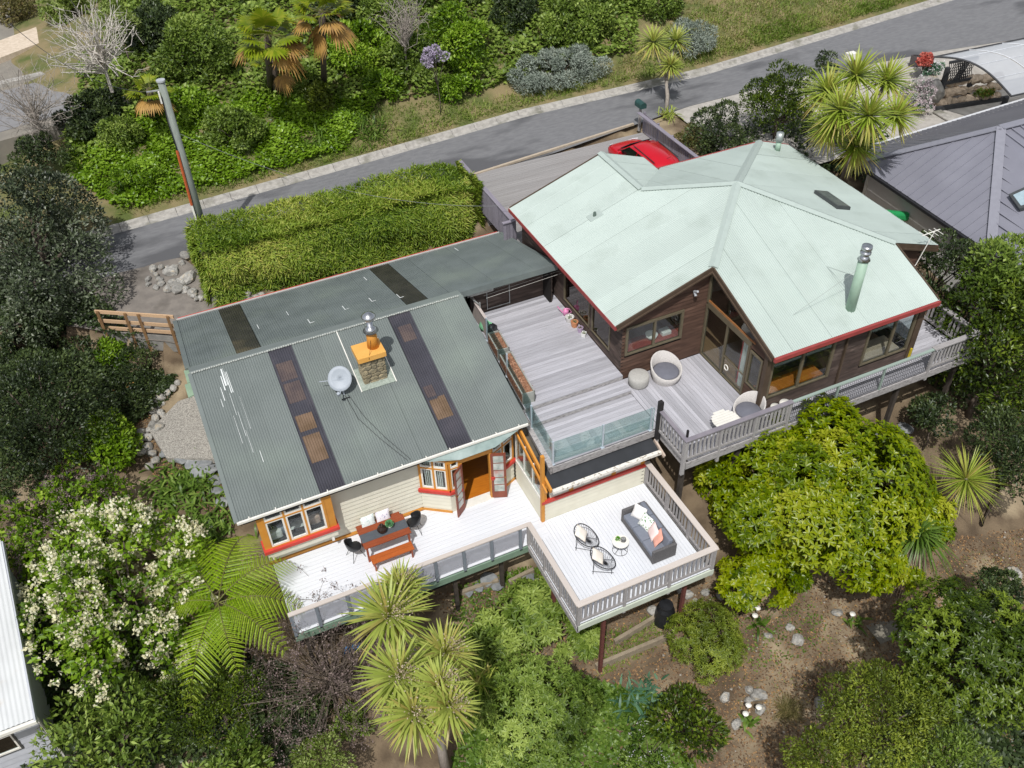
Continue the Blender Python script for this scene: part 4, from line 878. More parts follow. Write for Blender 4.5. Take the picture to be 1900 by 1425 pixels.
def palings(name, label, p, q, z0, hgt, m, gap, w, capw=.14, group=None, ret=None, drop=0):
    t = thing(name, label, 'fence', (*p, z0)); p, q = V3((*p, 0)), V3((*q, 0)); L = np.linalg.norm(q - p); d = (q - p) / L; n = int(L / (w + gap))
    for i in range(n):
        c = p + d * ((i + .5) * L / n); za = z0(c) if callable(z0) else z0
        plank('paling', m, t, c[0] - .012, c[0] + .012, c[1] - w / 2, c[1] + w / 2, za - drop, za + hgt - .045 + random.uniform(-.01, .0))
    for i in range(5):
        c = p + d * L * i / 4; plank('post', m, t, c[0] + .02, c[0] + .11, c[1] - .045, c[1] + .045, z0 - drop, z0 + hgt - .046)
    a = p + d * -.05; b = q + d * .05
    plank('handrail', m, t, p[0] - capw / 2, p[0] + capw / 2 + .04, min(a[1], b[1]), max(a[1], b[1]), z0 + hgt - .04, z0 + hgt)
    return t
f1 = palings('paling_fence', 'grey timber barrier with close vertical boards between the hedge and the parking deck', (4.18, 11.2), (4.1, 16.6), 3.0, 1.0, M_FENC, .012, .15, drop=.25)
plank('handrail', M_FENC, f1, 3.75, 4.3, 11.05, 11.2, 3.96, 4.0)
for k in range(4): plank('paling', M_FENC, f1, 3.78 + k * .14, 3.9 + k * .14, 11.1, 11.13, 2.7, 3.95)
palings('paling_fence', 'grey open slatted barrier behind the red car', (13.38, 11.8), (13.65, 17.0), 3.0, 1.0, M_FENC, .055, .1)

# ------------------------------------------------------------------ terrace furniture
M_BLK = mat('black_plastic', '26272a', '1f2022', rough=.4)
M_BLKM = mat('black_metal', '2a2b2d', rough=.45, metal=.3)
M_TABLE = mat('red_brown_wood', '9a4f2f', '7f3c25', rough=.5, scale=3, stretch=(1, 14, 1), rnd=.1, coord='obj')
M_BENCH = mat('orange_brown_wood', 'b9622c', '9c4f22', rough=.5, scale=3, stretch=(1, 14, 1), rnd=.08, coord='obj')
M_SLATE = mat('slate_runner', '565b61', '4b5056', rough=.7, scale=6)
tb = thing('dining_table', 'long red-brown wooden table with a slate runner on the white deck', 'table', (-4.9, 1.25, 0))
MB().box(-5.66, -4.14, .82, 1.06, .715, .745).build('table_board', M_TABLE, tb); MB().box(-5.66, -4.14, 1.42, 1.66, .715, .745).build('table_board', M_TABLE, tb); MB().box(-5.655, -4.145, 1.065, 1.415, .715, .746).build('slate_runner', M_SLATE, tb)
for x in (-5.58, -4.22):
    for y in (.9, 1.58): MB().box(x - .03, x + .03, y - .03, y + .03, 0, .714).build('leg', M_TABLE, tb)
MB().box(-5.55, -4.25, 1.2, 1.26, .64, .713).build('apron', M_TABLE, tb)
def bench(name, label, x0, x1, y0, y1, m):
    t = thing(name, label, 'bench', ((x0 + x1) / 2, (y0 + y1) / 2, 0), None)
    for k in range(2): MB().box(x0, x1, y0 + k * (y1 - y0) / 2 + .004, y0 + (k + 1) * (y1 - y0) / 2 - .004, .42, .45).build('seat_board', m, t)
    for x in (x0 + .08, x1 - .08):
        for sgn, y in ((-1, y0 + .05), (1, y1 - .05)): MB().beam((x, y - sgn * -.0, .42), (x, y + sgn * -.02, 0), .05, .05, up=(1, 0, 0)).build('leg', M_TABLE, t)
    return t
bench('bench', 'orange-brown bench standing free on the railing side of the table', -5.58, -4.22, .4, .74, M_BENCH)
bench('bench', 'red-brown bench against the cream wall behind the table', -5.62, -4.16, 1.72, 2.06, M_TABLE)
def pillow(name, label, c, w, h, t, m, rx, rz, group=None, ry=0.0):
    n = 9; vs = []; fs = []
    for sgn in (1, -1):
        for i in range(n):
            for j in range(n):
                a, b = -1 + 2 * i / (n - 1), -1 + 2 * j / (n - 1)
                th = t * (max(0, 1 - a ** 4) * max(0, 1 - b ** 4)) ** .55; pin = 1 - .06 * (1 - abs(a * b)) if max(abs(a), abs(b)) > .95 else 1
                vs.append((a * w / 2 * pin, b * h / 2 * pin, sgn * th / 2))
    for s in range(2):
        for i in range(n - 1):
            for j in range(n - 1):
                q = s * n * n + i * n + j; fs.append((q, q + n, q + n + 1, q + 1))
    b = MB().add(vs, fs); o = b.build(name, m, None, True)
    o.rotation_euler = (rx, ry, rz); o.location = c
    return tag(o, label, 'cushion', group)
def dotmat(name, base, dot, sc, r=.3):
    if name in MATS: return MATS[name]
    m = mat(name, base, base, rough=.9, coord='obj'); nt = m.node_tree; N = nt.nodes; L = nt.links; b = N['Principled BSDF']
    tc = N.new('ShaderNodeTexCoord'); v = N.new('ShaderNodeTexVoronoi'); v.inputs['Scale'].default_value = sc; L.new(tc.outputs['Object'], v.inputs['Vector'])
    r_ = N.new('ShaderNodeMath'); r_.operation = 'LESS_THAN'; r_.inputs[1].default_value = r; L.new(v.outputs['Distance'], r_.inputs[0])
    mx = N.new('ShaderNodeMix'); mx.data_type = 'RGBA'; mx.inputs[6].default_value = (*lin(base), 1); mx.inputs[7].default_value = (*lin(dot), 1)
    L.new(r_.outputs[0], mx.inputs[0]); L.new(mx.outputs[2], b.inputs['Base Color']); return m
pillow('cushion', 'pale mint patterned cushion at the left on the bench by the wall', (-5.22, 1.9, .66), .46, .46, .16, dotmat('mint_print', 'dfe6e2', 'b3c7c3', 16), rad(72), .05)
pillow('cushion', 'white cushion with lilac rings at the right on the bench by the wall', (-4.72, 1.9, .66), .46, .46, .16, dotmat('lilac_print', 'e6e2e6', 'a9a3bd', 14), rad(72), .0)
vt = thing('vase', 'round dark brown vase on the slate table runner', 'vase', (-4.95, 1.24, .746))
MB().lathe([(.06, 0), (.13, .05), (.16, .13), (.13, .21), (.06, .25), (.05, .3), (.065, .33), (.04, .32), (.03, .25)], (-4.95, 1.24, .747), 16).build('body', mat('dark_glaze', '35261f', '211815', rough=.3, scale=8), vt, True)
pt = thing('potted_plant', 'white pot with a round grey-green succulent on the table', 'potted plant', (-4.68, 1.3, .747))
MB().lathe([(.05, 0), (.075, .1), (.07, .1), (.05, .09), (.001, .085)], (-4.68, 1.3, .747), 14).build('pot', M_WHITE, pt, True)
n = 240; d_ = nrm(rand_dirs(n) + np.array([0, 0, .35])); c0 = np.array([-4.68, 1.3, .93])
leaves('foliage', c0 + d_ * .06, d_ + rng.normal(size=(n, 3)) * .25, rand_dirs(n), .09, .04, rng.random(n), leafmat('succulent', ['4f7f57', '7fae84', '96c09a']), pt)
# black bucket chairs
def bucket_chair(label):
    t = thing('dining_chair', label, 'chair', (0, 0, 0), 'black bucket chairs at the dining table')
    R_, rings_ = 10, []
    vs, fs = [], []
    na, nb = 13, 6
    for j in range(nb):
        v = j / (nb - 1)
        for i in range(na):
            a = -math.pi * .62 + 2 * math.pi * .62 * i / (na - 1)       # wraps round the back (-x side)
            back = (1 + math.cos(a)) / 2
            r = .17 + .08 * v ** .5
            vs.append((-math.cos(a) * r * 1.0 - .01, math.sin(a) * r * 1.12, .45 + (.04 + .33 * back ** 1.3) * v ** 1.2))
    for j in range(nb - 1):
        for i in range(na - 1):
            q = j * na + i; fs.append((q, q + 1, q + na + 1, q + na))
    o = MB().add(vs, fs).build('backrest', M_BLK, t, True); sd = o.modifiers.new('t', 'SOLIDIFY'); sd.thickness = .02; sd.offset = 0
    MB().lathe([(.03, -.02), (.2, -.01), (.22, .01), (.2, .03), (.001, .02)], (.02, 0, .44), 18).build('seat', M_BLK, t, True)
    for sx in (-1, 1):
        for sy in (-1, 1): MB().tube((.09 * sx, .1 * sy, .43), (.22 * sx, .22 * sy, 0), .011, .008, 6).build('leg', M_BLKM, t)
    return t
bc = bucket_chair('black bucket chair with thin legs at the left end of the table'); bc.location = (-5.9, 1.3, 0); bc.rotation_euler = (0, 0, .25)
copy_thing(bc, (-3.88, 1.42, 0), math.pi - .3, 'black bucket chair at the end of the table nearer the open doors')
# sun-deck lounge set
M_WICK = mat('grey_wicker', '6f6d6d', '5a5858', rough=.8, scale=40, amt=1, bump=.4, coord='obj')
M_SEATC = mat('grey_cushion_cloth', '7d828d', '747984', rough=.95, scale=20)
sf = thing('outdoor_sofa', 'grey wicker three-seat sofa with grey cushions along the deck railing', 'sofa', (2.67, -2.1, 0))
x0, x1, y0, y1 = 2.26, 3.1, -3.08, -1.13
MB().box(x0 + .01, x1 - .01, y0 + .1, y1 - .1, .05, .27).build('base', M_WICK, sf, bevel=.015)
MB().box(x0, x1, y1 - .095, y1, .05, .6).build('armrest', M_WICK, sf, bevel=.015); MB().box(x0, x1, y0, y0 + .095, .05, .6).build('armrest', M_WICK, sf, bevel=.015)
MB().box(x1 - .1, x1, y0 + .1, y1 - .1, .27, .64).build('backrest', M_WICK, sf, bevel=.015)
for k in range(3):
    a = y0 + .1 + k * .583; MB().box(x0 + .01, x1 - .24, a + .004, a + .579, .275, .42).build('seat_cushion', M_SEATC, sf, bevel=.035)
    MB().hexa([(x1 - .32, a + .01, .42), (x1 - .12, a + .01, .42), (x1 - .12, a + .575, .42), (x1 - .32, a + .575, .42), (x1 - .22, a + .01, .74), (x1 - .08, a + .01, .72), (x1 - .08, a + .575, .72), (x1 - .22, a + .575, .74)]).build('back_cushion', M_SEATC, sf, bevel=.035)
for x in (x0 + .06, x1 - .06):
    for y in (y0 + .06, y1 - .06): MB().box(x - .02, x + .02, y - .02, y + .02, 0, .05).build('leg', M_BLKM, sf)
M_LEAFP = dotmat('leaf_print', 'e9ebe6', '6f9468', 13, .33)
for lab, y, m, rz, ry in (('plain white cushion on the far end of the wicker sofa', -1.5, mat('plain_white_cloth', 'efece9', rough=.95), .45, rad(58)), ('white cushion with green leaf print on the wicker sofa', -1.93, M_LEAFP, .2, rad(55)), ('white cushion with pale pink edge leaning on the wicker sofa', -2.36, mat('blush_cloth', 'f0dcd7', 'e9c6be', rough=.95, scale=3), -.25, rad(62)), ('salmon pink cushion nearest the deck corner on the wicker sofa', -2.63, mat('salmon_cloth', 'e8ab98', 'e0a08c', rough=.95), -.4, rad(58))):
    pillow('cushion', lab, (x1 - .42, y, .62), .46, .46, .15, m, 0, rz, 'cushions on the wicker sofa', -ry)
ct = thing('coffee_table', 'small round white table on crossed black wire legs beside the sofa', 'table', (1.66, -2.13, 0))
MB().lathe([(.001, .0), (.26, 0), (.265, .012), (.26, .024), (.001, .024)], (1.66, -2.13, .42), 28).build('table_top', M_WHITE, ct)
for k in range(3):
    t = k * math.pi / 3 + .3; MB().path([(1.66 + .22 * math.cos(t), -2.13 + .22 * math.sin(t), .42), (1.66 - .24 * math.cos(t), -2.13 - .24 * math.sin(t), 0)], .008, 5).build('leg', M_BLKM, ct)
    MB().path([(1.66 - .22 * math.cos(t), -2.13 - .22 * math.sin(t), .42), (1.66 + .24 * math.cos(t), -2.13 + .24 * math.sin(t), 0)], .008, 5).build('leg', M_BLKM, ct)
MB().path([(1.66 + .24 * math.cos(2 * math.pi * k / 16), -2.13 + .24 * math.sin(2 * math.pi * k / 16), .02) for k in range(17)], .007, 5).build('foot_ring', M_BLKM, ct)
gp_ = thing('potted_plant', 'tiny green plant in a white cup on the coffee table', 'potted plant', (1.6, -2.05, .445)); MB().lathe([(.035, 0), (.045, .06), (.001, .055)], (1.6, -2.05, .445), 10).build('pot', M_WHITE, gp_)
n = 60; d_ = nrm(rand_dirs(n) + np.array([0, 0, .6])); leaves('foliage', np.array([1.6, -2.05, .51]) + d_ * .02, d_, rand_dirs(n), .08, .035, rng.random(n), leafmat('bright_green', ['4f8a35', '7fb85a']), gp_)
lt = thing('lantern', 'round grey wire lantern on the coffee table', 'lantern', (1.74, -2.15, .445))
for z in (.0, .05, .1): MB().path([(1.74 + (.075 + .01 * (z == .05)) * math.cos(2 * math.pi * k / 12), -2.15 + (.075 + .01 * (z == .05)) * math.sin(2 * math.pi * k / 12), .452 + z) for k in range(13)], .006, 4).build('hoop', M_BLKM, lt)
MB().lathe([(.05, 0), (.05, .08), (.001, .07)], (1.74, -2.15, .446), 10).build('candle', mat('grey_wax', '8c8c8c'), lt)
def egg_chair(label):
    t = thing('wire_chair', label, 'chair', (0, 0, 0), 'black string egg chairs on the sun deck')
    C = lambda a, s: (math.cos(a) * .47 * s + .02, math.sin(a) * .37 * s * (1 - .12 * math.cos(a)), 0)
    tilt = rad(33); rot = lambda p: (-(p[0]) * math.cos(tilt) * -1 + p[2] * math.sin(tilt) * 0, p[1], .5 - p[0] * math.sin(tilt) + p[2])
    N_ = 28; rim = [rot(C(2 * math.pi * k / N_, 1)) for k in range(N_ + 1)]
    MB().path(rim, .017, 6).build('rim', M_BLK, t, True)
    hub = (.1, 0, .25); co = MB()
    for k in range(N_):
        p = V3(rim[k]); co.path([p, V3(hub) * .5 + p * .5 + V3((0, 0, -.05)), hub], .0055, 3)
    co.build('cords', M_BLK, t, kind='stuff')
    MB().path([(hub[0] + .05 * math.cos(2 * math.pi * k / 10), .05 * math.sin(2 * math.pi * k / 10), hub[2]) for k in range(11)], .01, 4).build('hub_ring', M_BLKM, t)
    for a in (rad(40), rad(-40), rad(140), rad(-140)):
        p = rot(C(a, .93)); MB().path([p, (p[0] * 1.0, p[1] * 1.05, 0)], .01, 5).build('leg', M_BLKM, t)
    MB().path([(.36, .24, .12), (-.3, .24, .12)], .008, 4).build('stretcher', M_BLKM, t); MB().path([(.36, -.24, .12), (-.3, -.24, .12)], .008, 4).build('stretcher', M_BLKM, t)
    return t
ec = egg_chair('black string egg chair nearer the cream wall on the sun deck'); ec.location = (.78, -1.5, 0); ec.rotation_euler = (0, 0, rad(-38))
copy_thing(ec, (.82, -2.48, 0), rad(-30), 'black string egg chair nearer the front railing of the sun deck')
M_CRC = mat('cream_cloth', 'efe7db', 'e6dccd', rough=.95)
pillow('cushion', 'cream cushion in the egg chair nearer the wall', (.65, -1.42, .6), .44, .44, .15, M_CRC, 0, rad(-38), 'cream cushions in the egg chairs', rad(40))
pillow('cushion', 'cream cushion in the egg chair nearer the front railing', (.69, -2.42, .6), .44, .44, .15, M_CRC, 0, rad(-30), 'cream cushions in the egg chairs', rad(40))

# ------------------------------------------------------------------ upper deck things
M_RATT = mat('pale_rattan', 'd6d1cc', 'bfbab5', rough=.85, scale=45, amt=1, bump=.4, coord='obj')
M_GPAD = mat('slate_pad', '6f7079', '666770', rough=.95)
pf = tag(MB().lathe([(.001, 0), (.3, 0), (.35, .1), (.36, .3), (.34, .42), (.3, .44), (.001, .445)], (4.75, 2.26, 2.252), 28).build('pouf', mat('pale_rattan_grey', 'bdbab4', 'a9a69f', rough=.85, scale=45, amt=1, bump=.4), None, True), 'round pale woven pouf beside the tub chair', 'pouf')
def tub_chair(label, loc, rz, R=.5):
    t = thing('tub_chair', label, 'chair', loc); na = 25; rings_ = []
    prof = []
    vs, fs = [], []
    for i in range(na):
        a = 2 * math.pi * i / (na - 1); up = .36 + .42 * (0.5 + 0.5 * math.cos(a)) ** 1.2
        for r, z in ((R * .82, 0), (R * .98, up * .5), (R * 1.04, up), (R * .99, up + .02), (R * .94, up), (R * .86, .34)):
            vs.append((math.cos(a) * r + .06 * z * math.cos(a), math.sin(a) * r, z))
    for i in range(na - 1):
        for j in range(5): q = i * 6 + j; fs.append((q, q + 6, q + 7, q + 1))
    b = MB(); b.add([(p[0] + loc[0], p[1] + loc[1], p[2] + loc[2]) for p in vs], fs); b.build('shell', M_RATT, t, True)
    MB().lathe([(.001, .26), (R * .85, .26), (R * .86, .33), (R * .8, .385), (.001, .4)], loc, 28).build('seat_cushion', M_GPAD, t, True)
    t.rotation_euler = (0, 0, rz); return t
tub_chair('round pale woven tub chair with a slate cushion by the kitchen wall', (5.72, 2.1, 2.252), rad(85), .52)
tub_chair('pale woven tub chair with a slate cushion half hidden by the railing', (7.05, -.75, 2.252), rad(20), .48)
tr_ = thing('round_table', 'white round slatted table close to the grey railing', 'table', (6.1, -.85, 2.25))
for k in range(9):
    y = -.4 + k * .1; hw = math.sqrt(max(.01, .45 ** 2 - y * y)); MB().box(6.1 - hw, 6.1 + hw, -.85 + y - .046, -.85 + y + .046, 2.66, 2.685).build('slat', M_WHITE, tr_)
MB().tube((6.1, -.85, 2.25), (6.1, -.85, 2.66), .04, n=8).build('pedestal', M_WHITE, tr_); MB().lathe([(.001, 0), (.22, 0), (.2, .03), (.001, .03)], (6.1, -.85, 2.252), 16).build('foot', M_WHITE, tr_)
for lab, x in (('small white pedestal stool at the brown corner post', 7.86), ('larger white pedestal stool along the front wall', 8.25)):
    t = thing('stool', lab, 'stool', (x, -1.05, 2.25), 'white stools by the front wall'); r = .16 if x < 8 else .19
    MB().lathe([(.001, 0), (r * .8, 0), (r * .45, .05), (r * .4, .3), (r * .8, .36), (.001, .36)], (x, -1.05, 2.252), 16).build('pedestal', M_WHITE, t, True); MB().lathe([(.001, .0), (r, .0), (r * 1.02, .05), (r * .9, .1), (.001, .11)], (x, -1.05, 2.615), 18).build('seat', M_WHITE, t, True)
M_BARK = mat('bark_mulch', 'a3765a', '6b4a38', rough=.95, scale=22, amt=1, bump=.5, c3='c99b7d', s3=14)
M_PLANT = mat('planter_board', 'a7a79f', '8a8a82', rough=.85, scale=4)
def planter(label, p0, p1, w, hgt, m):
    z = 2.632; p0, p1 = V3(p0), V3(p1); t = thing('planter_box', label, 'planter', (*p0[:2], z), 'long timber planters on the upper deck'); d = unit(p1 - p0); s = V3((d[1], -d[0], 0)) * 1.0
    P = lambda a, b: p0 + d * a + s * b; L = np.linalg.norm(p1 - p0)
    for a0, a1, b0, b1, nm in ((0, L, 0, .04, 'side_board'), (0, L, w - .04, w, 'side_board'), (0, .04, .041, w - .041, 'end_board'), (L - .04, L, .041, w - .041, 'end_board')):
        c = [P(a0, b0), P(a1, b0), P(a1, b1), P(a0, b1)]; MB().hexa([(*q[:2], z) for q in c] + [(*q[:2], z + hgt) for q in c]).build(nm, M_PLANT, t)
    c = [P(.041, .041), P(L - .041, .041), P(L - .041, w - .041), P(.041, w - .041)]
    MB().hexa([(*q[:2], z + .05) for q in c] + [(*q[:2], z + hgt - .06) for q in c]).build('mulch', m, t)
    ch_ = MB()
    for _ in range(160 if L > 1.5 else 80):
        q = P(random.uniform(.08, L - .08), random.uniform(.07, w - .07)); a = random.uniform(0, 6.3); e = .02 + .02 * random.random()
        ch_.beam((q[0], q[1], z + hgt - .05), (q[0] + e * math.cos(a), q[1] + e * math.sin(a), z + hgt - .035), .02, .01)
    ch_.build('bark_chips', mat('bark_chip', 'c49a7c', '8a6248', rough=.95, scale=9, amt=1), t, kind='stuff')
planter('shorter timber planter filled with bark nearer the clothes line', (.93, 6.15, 0), (.85, 5.1, 0), -.36, .45, M_BARK)
planter('longer timber planter filled with bark by the glass balustrade', (.83, 4.92, 0), (.66, 2.7, 0), -.36, .45, M_BARK)
gbr = thing('garden_sprayer', 'pale green and black barrel lying by the planters', 'barrel', (1.2, 6.75, 2.63))
MB().tube((1.02, 6.95, 2.85), (1.2, 6.62, 2.85), .2, .21, 16).build('body', mat('mint_plastic', '86c79a', '77b98c', rough=.4), gbr, True); MB().tube((1.2, 6.62, 2.85), (1.28, 6.48, 2.85), .21, .2, 16).build('lid', M_BLK, gbr, True); MB().path([(1.0, 6.9, 3.0), (1.15, 6.85, 3.1), (1.25, 6.6, 3.05)], .02, 6).build('handle', MATS['mint_plastic'], gbr)
wc = thing('watering_can', 'pink watering can on the upper deck by the house wall', 'watering can', (4.12, 6.38, 2.633)); M_PINK = mat('pink_plastic', 'd98cb4', 'cc7aa6', rough=.4)
MB().lathe([(.001, 0), (.1, 0), (.11, .15), (.1, .22), (.09, .22), (.085, .12), (.001, .1)], (4.1, 6.38, 2.634), 16).build('body', M_PINK, wc, True); MB().path([(4.03, 6.46, 2.68), (3.95, 6.6, 2.8), (3.9, 6.66, 2.88)], .02, 6).build('spout', M_PINK, wc); MB().path([(4.17, 6.3, 2.7), (4.25, 6.22, 2.8), (4.2, 6.28, 2.92), (4.1, 6.38, 2.93)], .014, 6).build('handle', M_PINK, wc)
for lab, x, y, r, hgt, cc in (('wide white rimmed plant pot beside the watering can', 4.05, 5.98, .17, .2, 'd9d6d2'), ('terracotta pot in the row by the dark wall', 4.06, 5.62, .14, .22, 'c98a62'), ('small lilac pot in the row by the dark wall', 4.1, 5.25, .11, .2, 'b9a3bd'), ('square white pot at the near end of the row', 4.08, 4.95, .12, .18, 'ecebe8')):
    t = thing('flower_pot', lab, 'plant pot', (x, y, 2.633), 'row of pots along the dark house wall'); MB().lathe([(.001, 0), (r * .75, 0), (r, hgt), (r * .86, hgt), (r * .82, hgt - .04), (.001, hgt - .04)], (x, y, 2.634), 16 if 'square' not in lab else 4).build('pot', mat('pot_' + cc, cc, rough=.7), t)
    n = 30; leaves('foliage', np.array([x, y, 2.63 + hgt - .03]) + rng.normal(size=(n, 3)) * np.array([r * .3, r * .3, .004]), nrm(rand_dirs(n) + np.array([0, 0, .8])), rand_dirs(n), .07, .03, rng.random(n), leafmat('pot_leaf', ['5c6f45', '8a8a72']), t)
cl_ = thing('clothes_line', 'folding metal clothes line with wires stretched across to the house', 'clothes line', (1.0, 7.6, 2.63)); M_ALU2 = mat('dull_alu', 'b3b5b3', 'a0a29f', rough=.5, metal=.4)
for x, y in ((.72, 7.75), (.98, 6.95)): MB().tube((x, y, 2.63), (x, y, 3.85), .025, n=6).build('post', M_ALU2, cl_)
MB().tube((.75, 7.6, 3.8), (1.75, 7.6, 3.8), .1, n=12).build('roller', mat('roller_case', 'd5d5cf', 'b9b9b2', rough=.5), cl_); MB().tube((.72, 7.75, 3.82), (.98, 6.95, 3.75), .02, n=6).build('arm', M_ALU2, cl_)
for k in range(5): MB().path([(1.2 + .02 * k, 7.75 - k * .17, 3.85), (4.28, 7.75 - k * .17, 3.98)], .006, 3).build('wire', mat('pale_wire', 'c7c3bb'), cl_)
for x in (1.6, 2.5): MB().tube((x, 7.8, 2.75), (x, 7.8, 3.7), .018, n=6).build('bracket', M_ALU2, cl_)
MB().tube((1.6, 7.8, 2.78), (2.5, 7.8, 2.78), .016, n=6).build('bracket', M_ALU2, cl_)
# satellite dish
ds = thing('satellite_dish', 'pale grey satellite dish on the front roof slope beside the chimney', 'satellite dish', (-4.72, 4.55, 3.74)); M_DISH = mat('dish_grey', 'a4abb2', '9ba2a9', rough=.5)
dv = MB(); c0 = V3((-4.72, 4.72, 4.28)); nz = unit((-.25, -.62, .55)); ax = unit(np.cross(nz, (0, 0, 1))); ay = np.cross(ax, nz); rs = []
for r, dp in ((.0, 0), (.14, .008), (.28, .033), (.4, .07)): rs.append([c0 + ax * r * .93 * math.cos(2 * math.pi * k / 28) + ay * r * math.sin(2 * math.pi * k / 28) + nz * dp for k in range(28)])
do = dv.rings(rs, closed=False).build('reflector', M_DISH, ds, True); sd = do.modifiers.new('t', 'SOLIDIFY'); sd.thickness = .015
MB().path([c0 - ay * .3, c0 - ay * .48 + nz * .15, c0 - ay * .5 + nz * .4], .018, 5).build('feed_arm', M_DISH, ds); MB().tube(c0 - ay * .5 + nz * .38, c0 - ay * .44 + nz * .5, .05, n=10).build('receiver', M_DISH, ds)
MB().path([c0 - nz * .03, c0 - nz * .12, (-4.72, 4.62, 4.05), (-4.72, 4.55, 3.74)], .025, 6).build('mast', M_DISH, ds); MB().path([(-4.85, 4.4, Z1(4.4) + .03), (-4.58, 4.4, Z1(4.4) + .03)], .02, 5).build('foot', M_BLKM, ds)
MB().path([(-5.35, 4.9, 4.25), c0 - ax * .3], .014, 5).build('side_arm', M_DISH, ds)
for k in range(2): MB().path([(-4.7 + .1 * k, 4.5, Z1(4.5) + .02), (-4.6 + .2 * k, 3.6, Z1(3.6) + .02), (-4.2 + .15 * k, 2.7, Z1(2.7) + .02), (-3.7 + .1 * k, 1.75, Z1(1.75) + .02)], .008, 4).build('cable', M_BLK, ds)

# ------------------------------------------------------------------ car
M_CAR = mat('red_car_paint', 'c31426', 'b91222', rough=.2, spec=.6, scale=2, amt=.5)
M_CARG = mat('car_glass', '15181a', '101214', rough=.08, spec=.7)
M_TYRE = mat('tyre', '1c1c1d', rough=.9); M_TRIM = mat('car_trim', '2c2d2f', rough=.6)
car = thing('parked_car', 'red hatchback parked nose to the road on the plank deck', 'car', (11.55, 13.35, 3.0))
S = [(-2.15, .38, .78, .66), (-2.08, .3, .95, .78), (-1.7, .26, 1.0, .85), (-.9, .24, 1.0, .875), (.2, .24, .98, .88), (.95, .24, .96, .87), (1.4, .25, .9, .85), (1.8, .27, .8, .8), (2.05, .3, .68, .7), (2.17, .38, .56, .56)]
cx, cyy, cz = 11.55, 13.35, 2.995
rs = []
for y, zb, zt, w in S:
    rs.append([(cx + a * w, cyy + y, cz + z) for a, z in ((-.86, zb), (-1, zb + .12), (-1.02, (zb + zt) / 2 + .05), (-.95, zt - .06), (-.8, zt), (0, zt + .03), (.8, zt), (.95, zt - .06), (1.02, (zb + zt) / 2 + .05), (1, zb + .12), (.86, zb))])
MB().rings(rs).build('body', M_CAR, car, True, sub=1)
S2 = [(1.05, .95, .96, .78, .78), (.35, .97, 1.44, .8, .58), (.0, .97, 1.5, .8, .6), (-.9, .97, 1.52, .8, .6), (-1.6, .97, 1.47, .78, .57), (-1.95, .97, 1.3, .75, .55), (-2.1, .96, 1.0, .72, .66)]
rs = [[(cx + a * wb, cyy + y, cz + zb) if k in (0, 4) else (cx + a * wt, cyy + y, cz + zt + dzz) for k, (a, dzz) in enumerate(((-1, 0), (-1, -.05), (0, .03), (1, -.05), (1, 0)))] for y, zb, zt, wb, wt in S2]
MB().rings(rs).build('cabin', M_CAR, car, True)
Pc = lambda x, y, z: (cx + x, cyy + y, cz + z)
MB().extr([Pc(-.66, 1.0, 1.0), Pc(.66, 1.0, 1.0), Pc(.52, .42, 1.43), Pc(-.52, .42, 1.43)], (0, .015, .025)).build('windscreen', M_CARG, car)
for s in (-1, 1):
    MB().extr([Pc(s * .79, .75, 1.02), Pc(s * .8, -.35, 1.0), Pc(s * .65, -.35, 1.42), Pc(s * .64, .28, 1.38)], (s * .02, 0, .01)).build('side_window', M_CARG, car)
    MB().extr([Pc(s * .8, -.42, 1.0), Pc(s * .78, -1.65, 1.04), Pc(s * .63, -1.5, 1.37), Pc(s * .65, -.42, 1.42)], (s * .02, 0, .01)).build('side_window', M_CARG, car)
    MB().path([Pc(s * .57, .1, 1.52), Pc(s * .57, -1.6, 1.5)], .018, 5).build('roof_rail', M_TRIM, car)
    MB().box(cx + s * .95 - .09, cx + s * .95 + .09, cyy + .55, cyy + .68, cz + .98, cz + 1.1).build('mirror', M_CAR, car, bevel=.03)
    MB().extr([Pc(s * .42, 2.12, .62), Pc(s * .68, 1.98, .66), Pc(s * .72, 1.82, .78), Pc(s * .5, 1.95, .74)], (0, .02, .03)).build('headlight', mat('lamp_glass', 'd6dadd', rough=.1), car)
    for y in (1.35, -1.3):
        t = MB().tube(Pc(s * .68, y, .31), Pc(s * .88, y, .31), .31, n=20).build('wheel', M_TYRE, car); MB().tube(Pc(s * .86, y, .31), Pc(s * .895, y, .31), .2, n=16).build('rim', M_STEEL, t)
MB().box(cx - .5, cx + .5, cyy + .98, cyy + 1.1, cz + .97, cz + 1.0).build('wiper_cowl', M_TRIM, car); MB().path([Pc(.1, -1.5, 1.5), Pc(.1, -1.75, 1.68)], .008, 4).build('aerial', M_TRIM, car)
# letterboxes, pole and cables
lb = thing('letterbox', 'dark green round-topped letterbox at the end of the slatted barrier', 'letterbox', (13.65, 17.3, 3.0))
MB().box(13.6, 13.7, 17.25, 17.35, 2.9, 4.1).build('post', M_GTIM, lb); MB().extr([(13.5 + .16 + .16 * math.cos(t), 17.05, 4.12 + .13 + .13 * math.sin(t)) for t in np.linspace(0, math.pi, 9)] + [(13.5, 17.05, 4.1), (13.82, 17.05, 4.1)], (0, .55, 0)).build('box', mat('dark_green_metal', '2f4f4d', '28443f', rough=.5), lb)
lp = at(1579, 103, 4.2); lb2 = thing('letterbox', 'white letterbox on a post behind the large cabbage tree', 'letterbox', (lp[0], lp[1], 3.1)); MB().box(lp[0] - .05, lp[0] + .05, lp[1] - .05, lp[1] + .05, 2.9, 4.0).build('post', M_GTIM, lb2); MB().box(lp[0] - .25, lp[0] + .25, lp[1] - .17, lp[1] + .17, 4.0, 4.35).build('box', M_WHITE, lb2, bevel=.02)
pb = V3((-6.9, 16.75, 2.2)); ptop = None
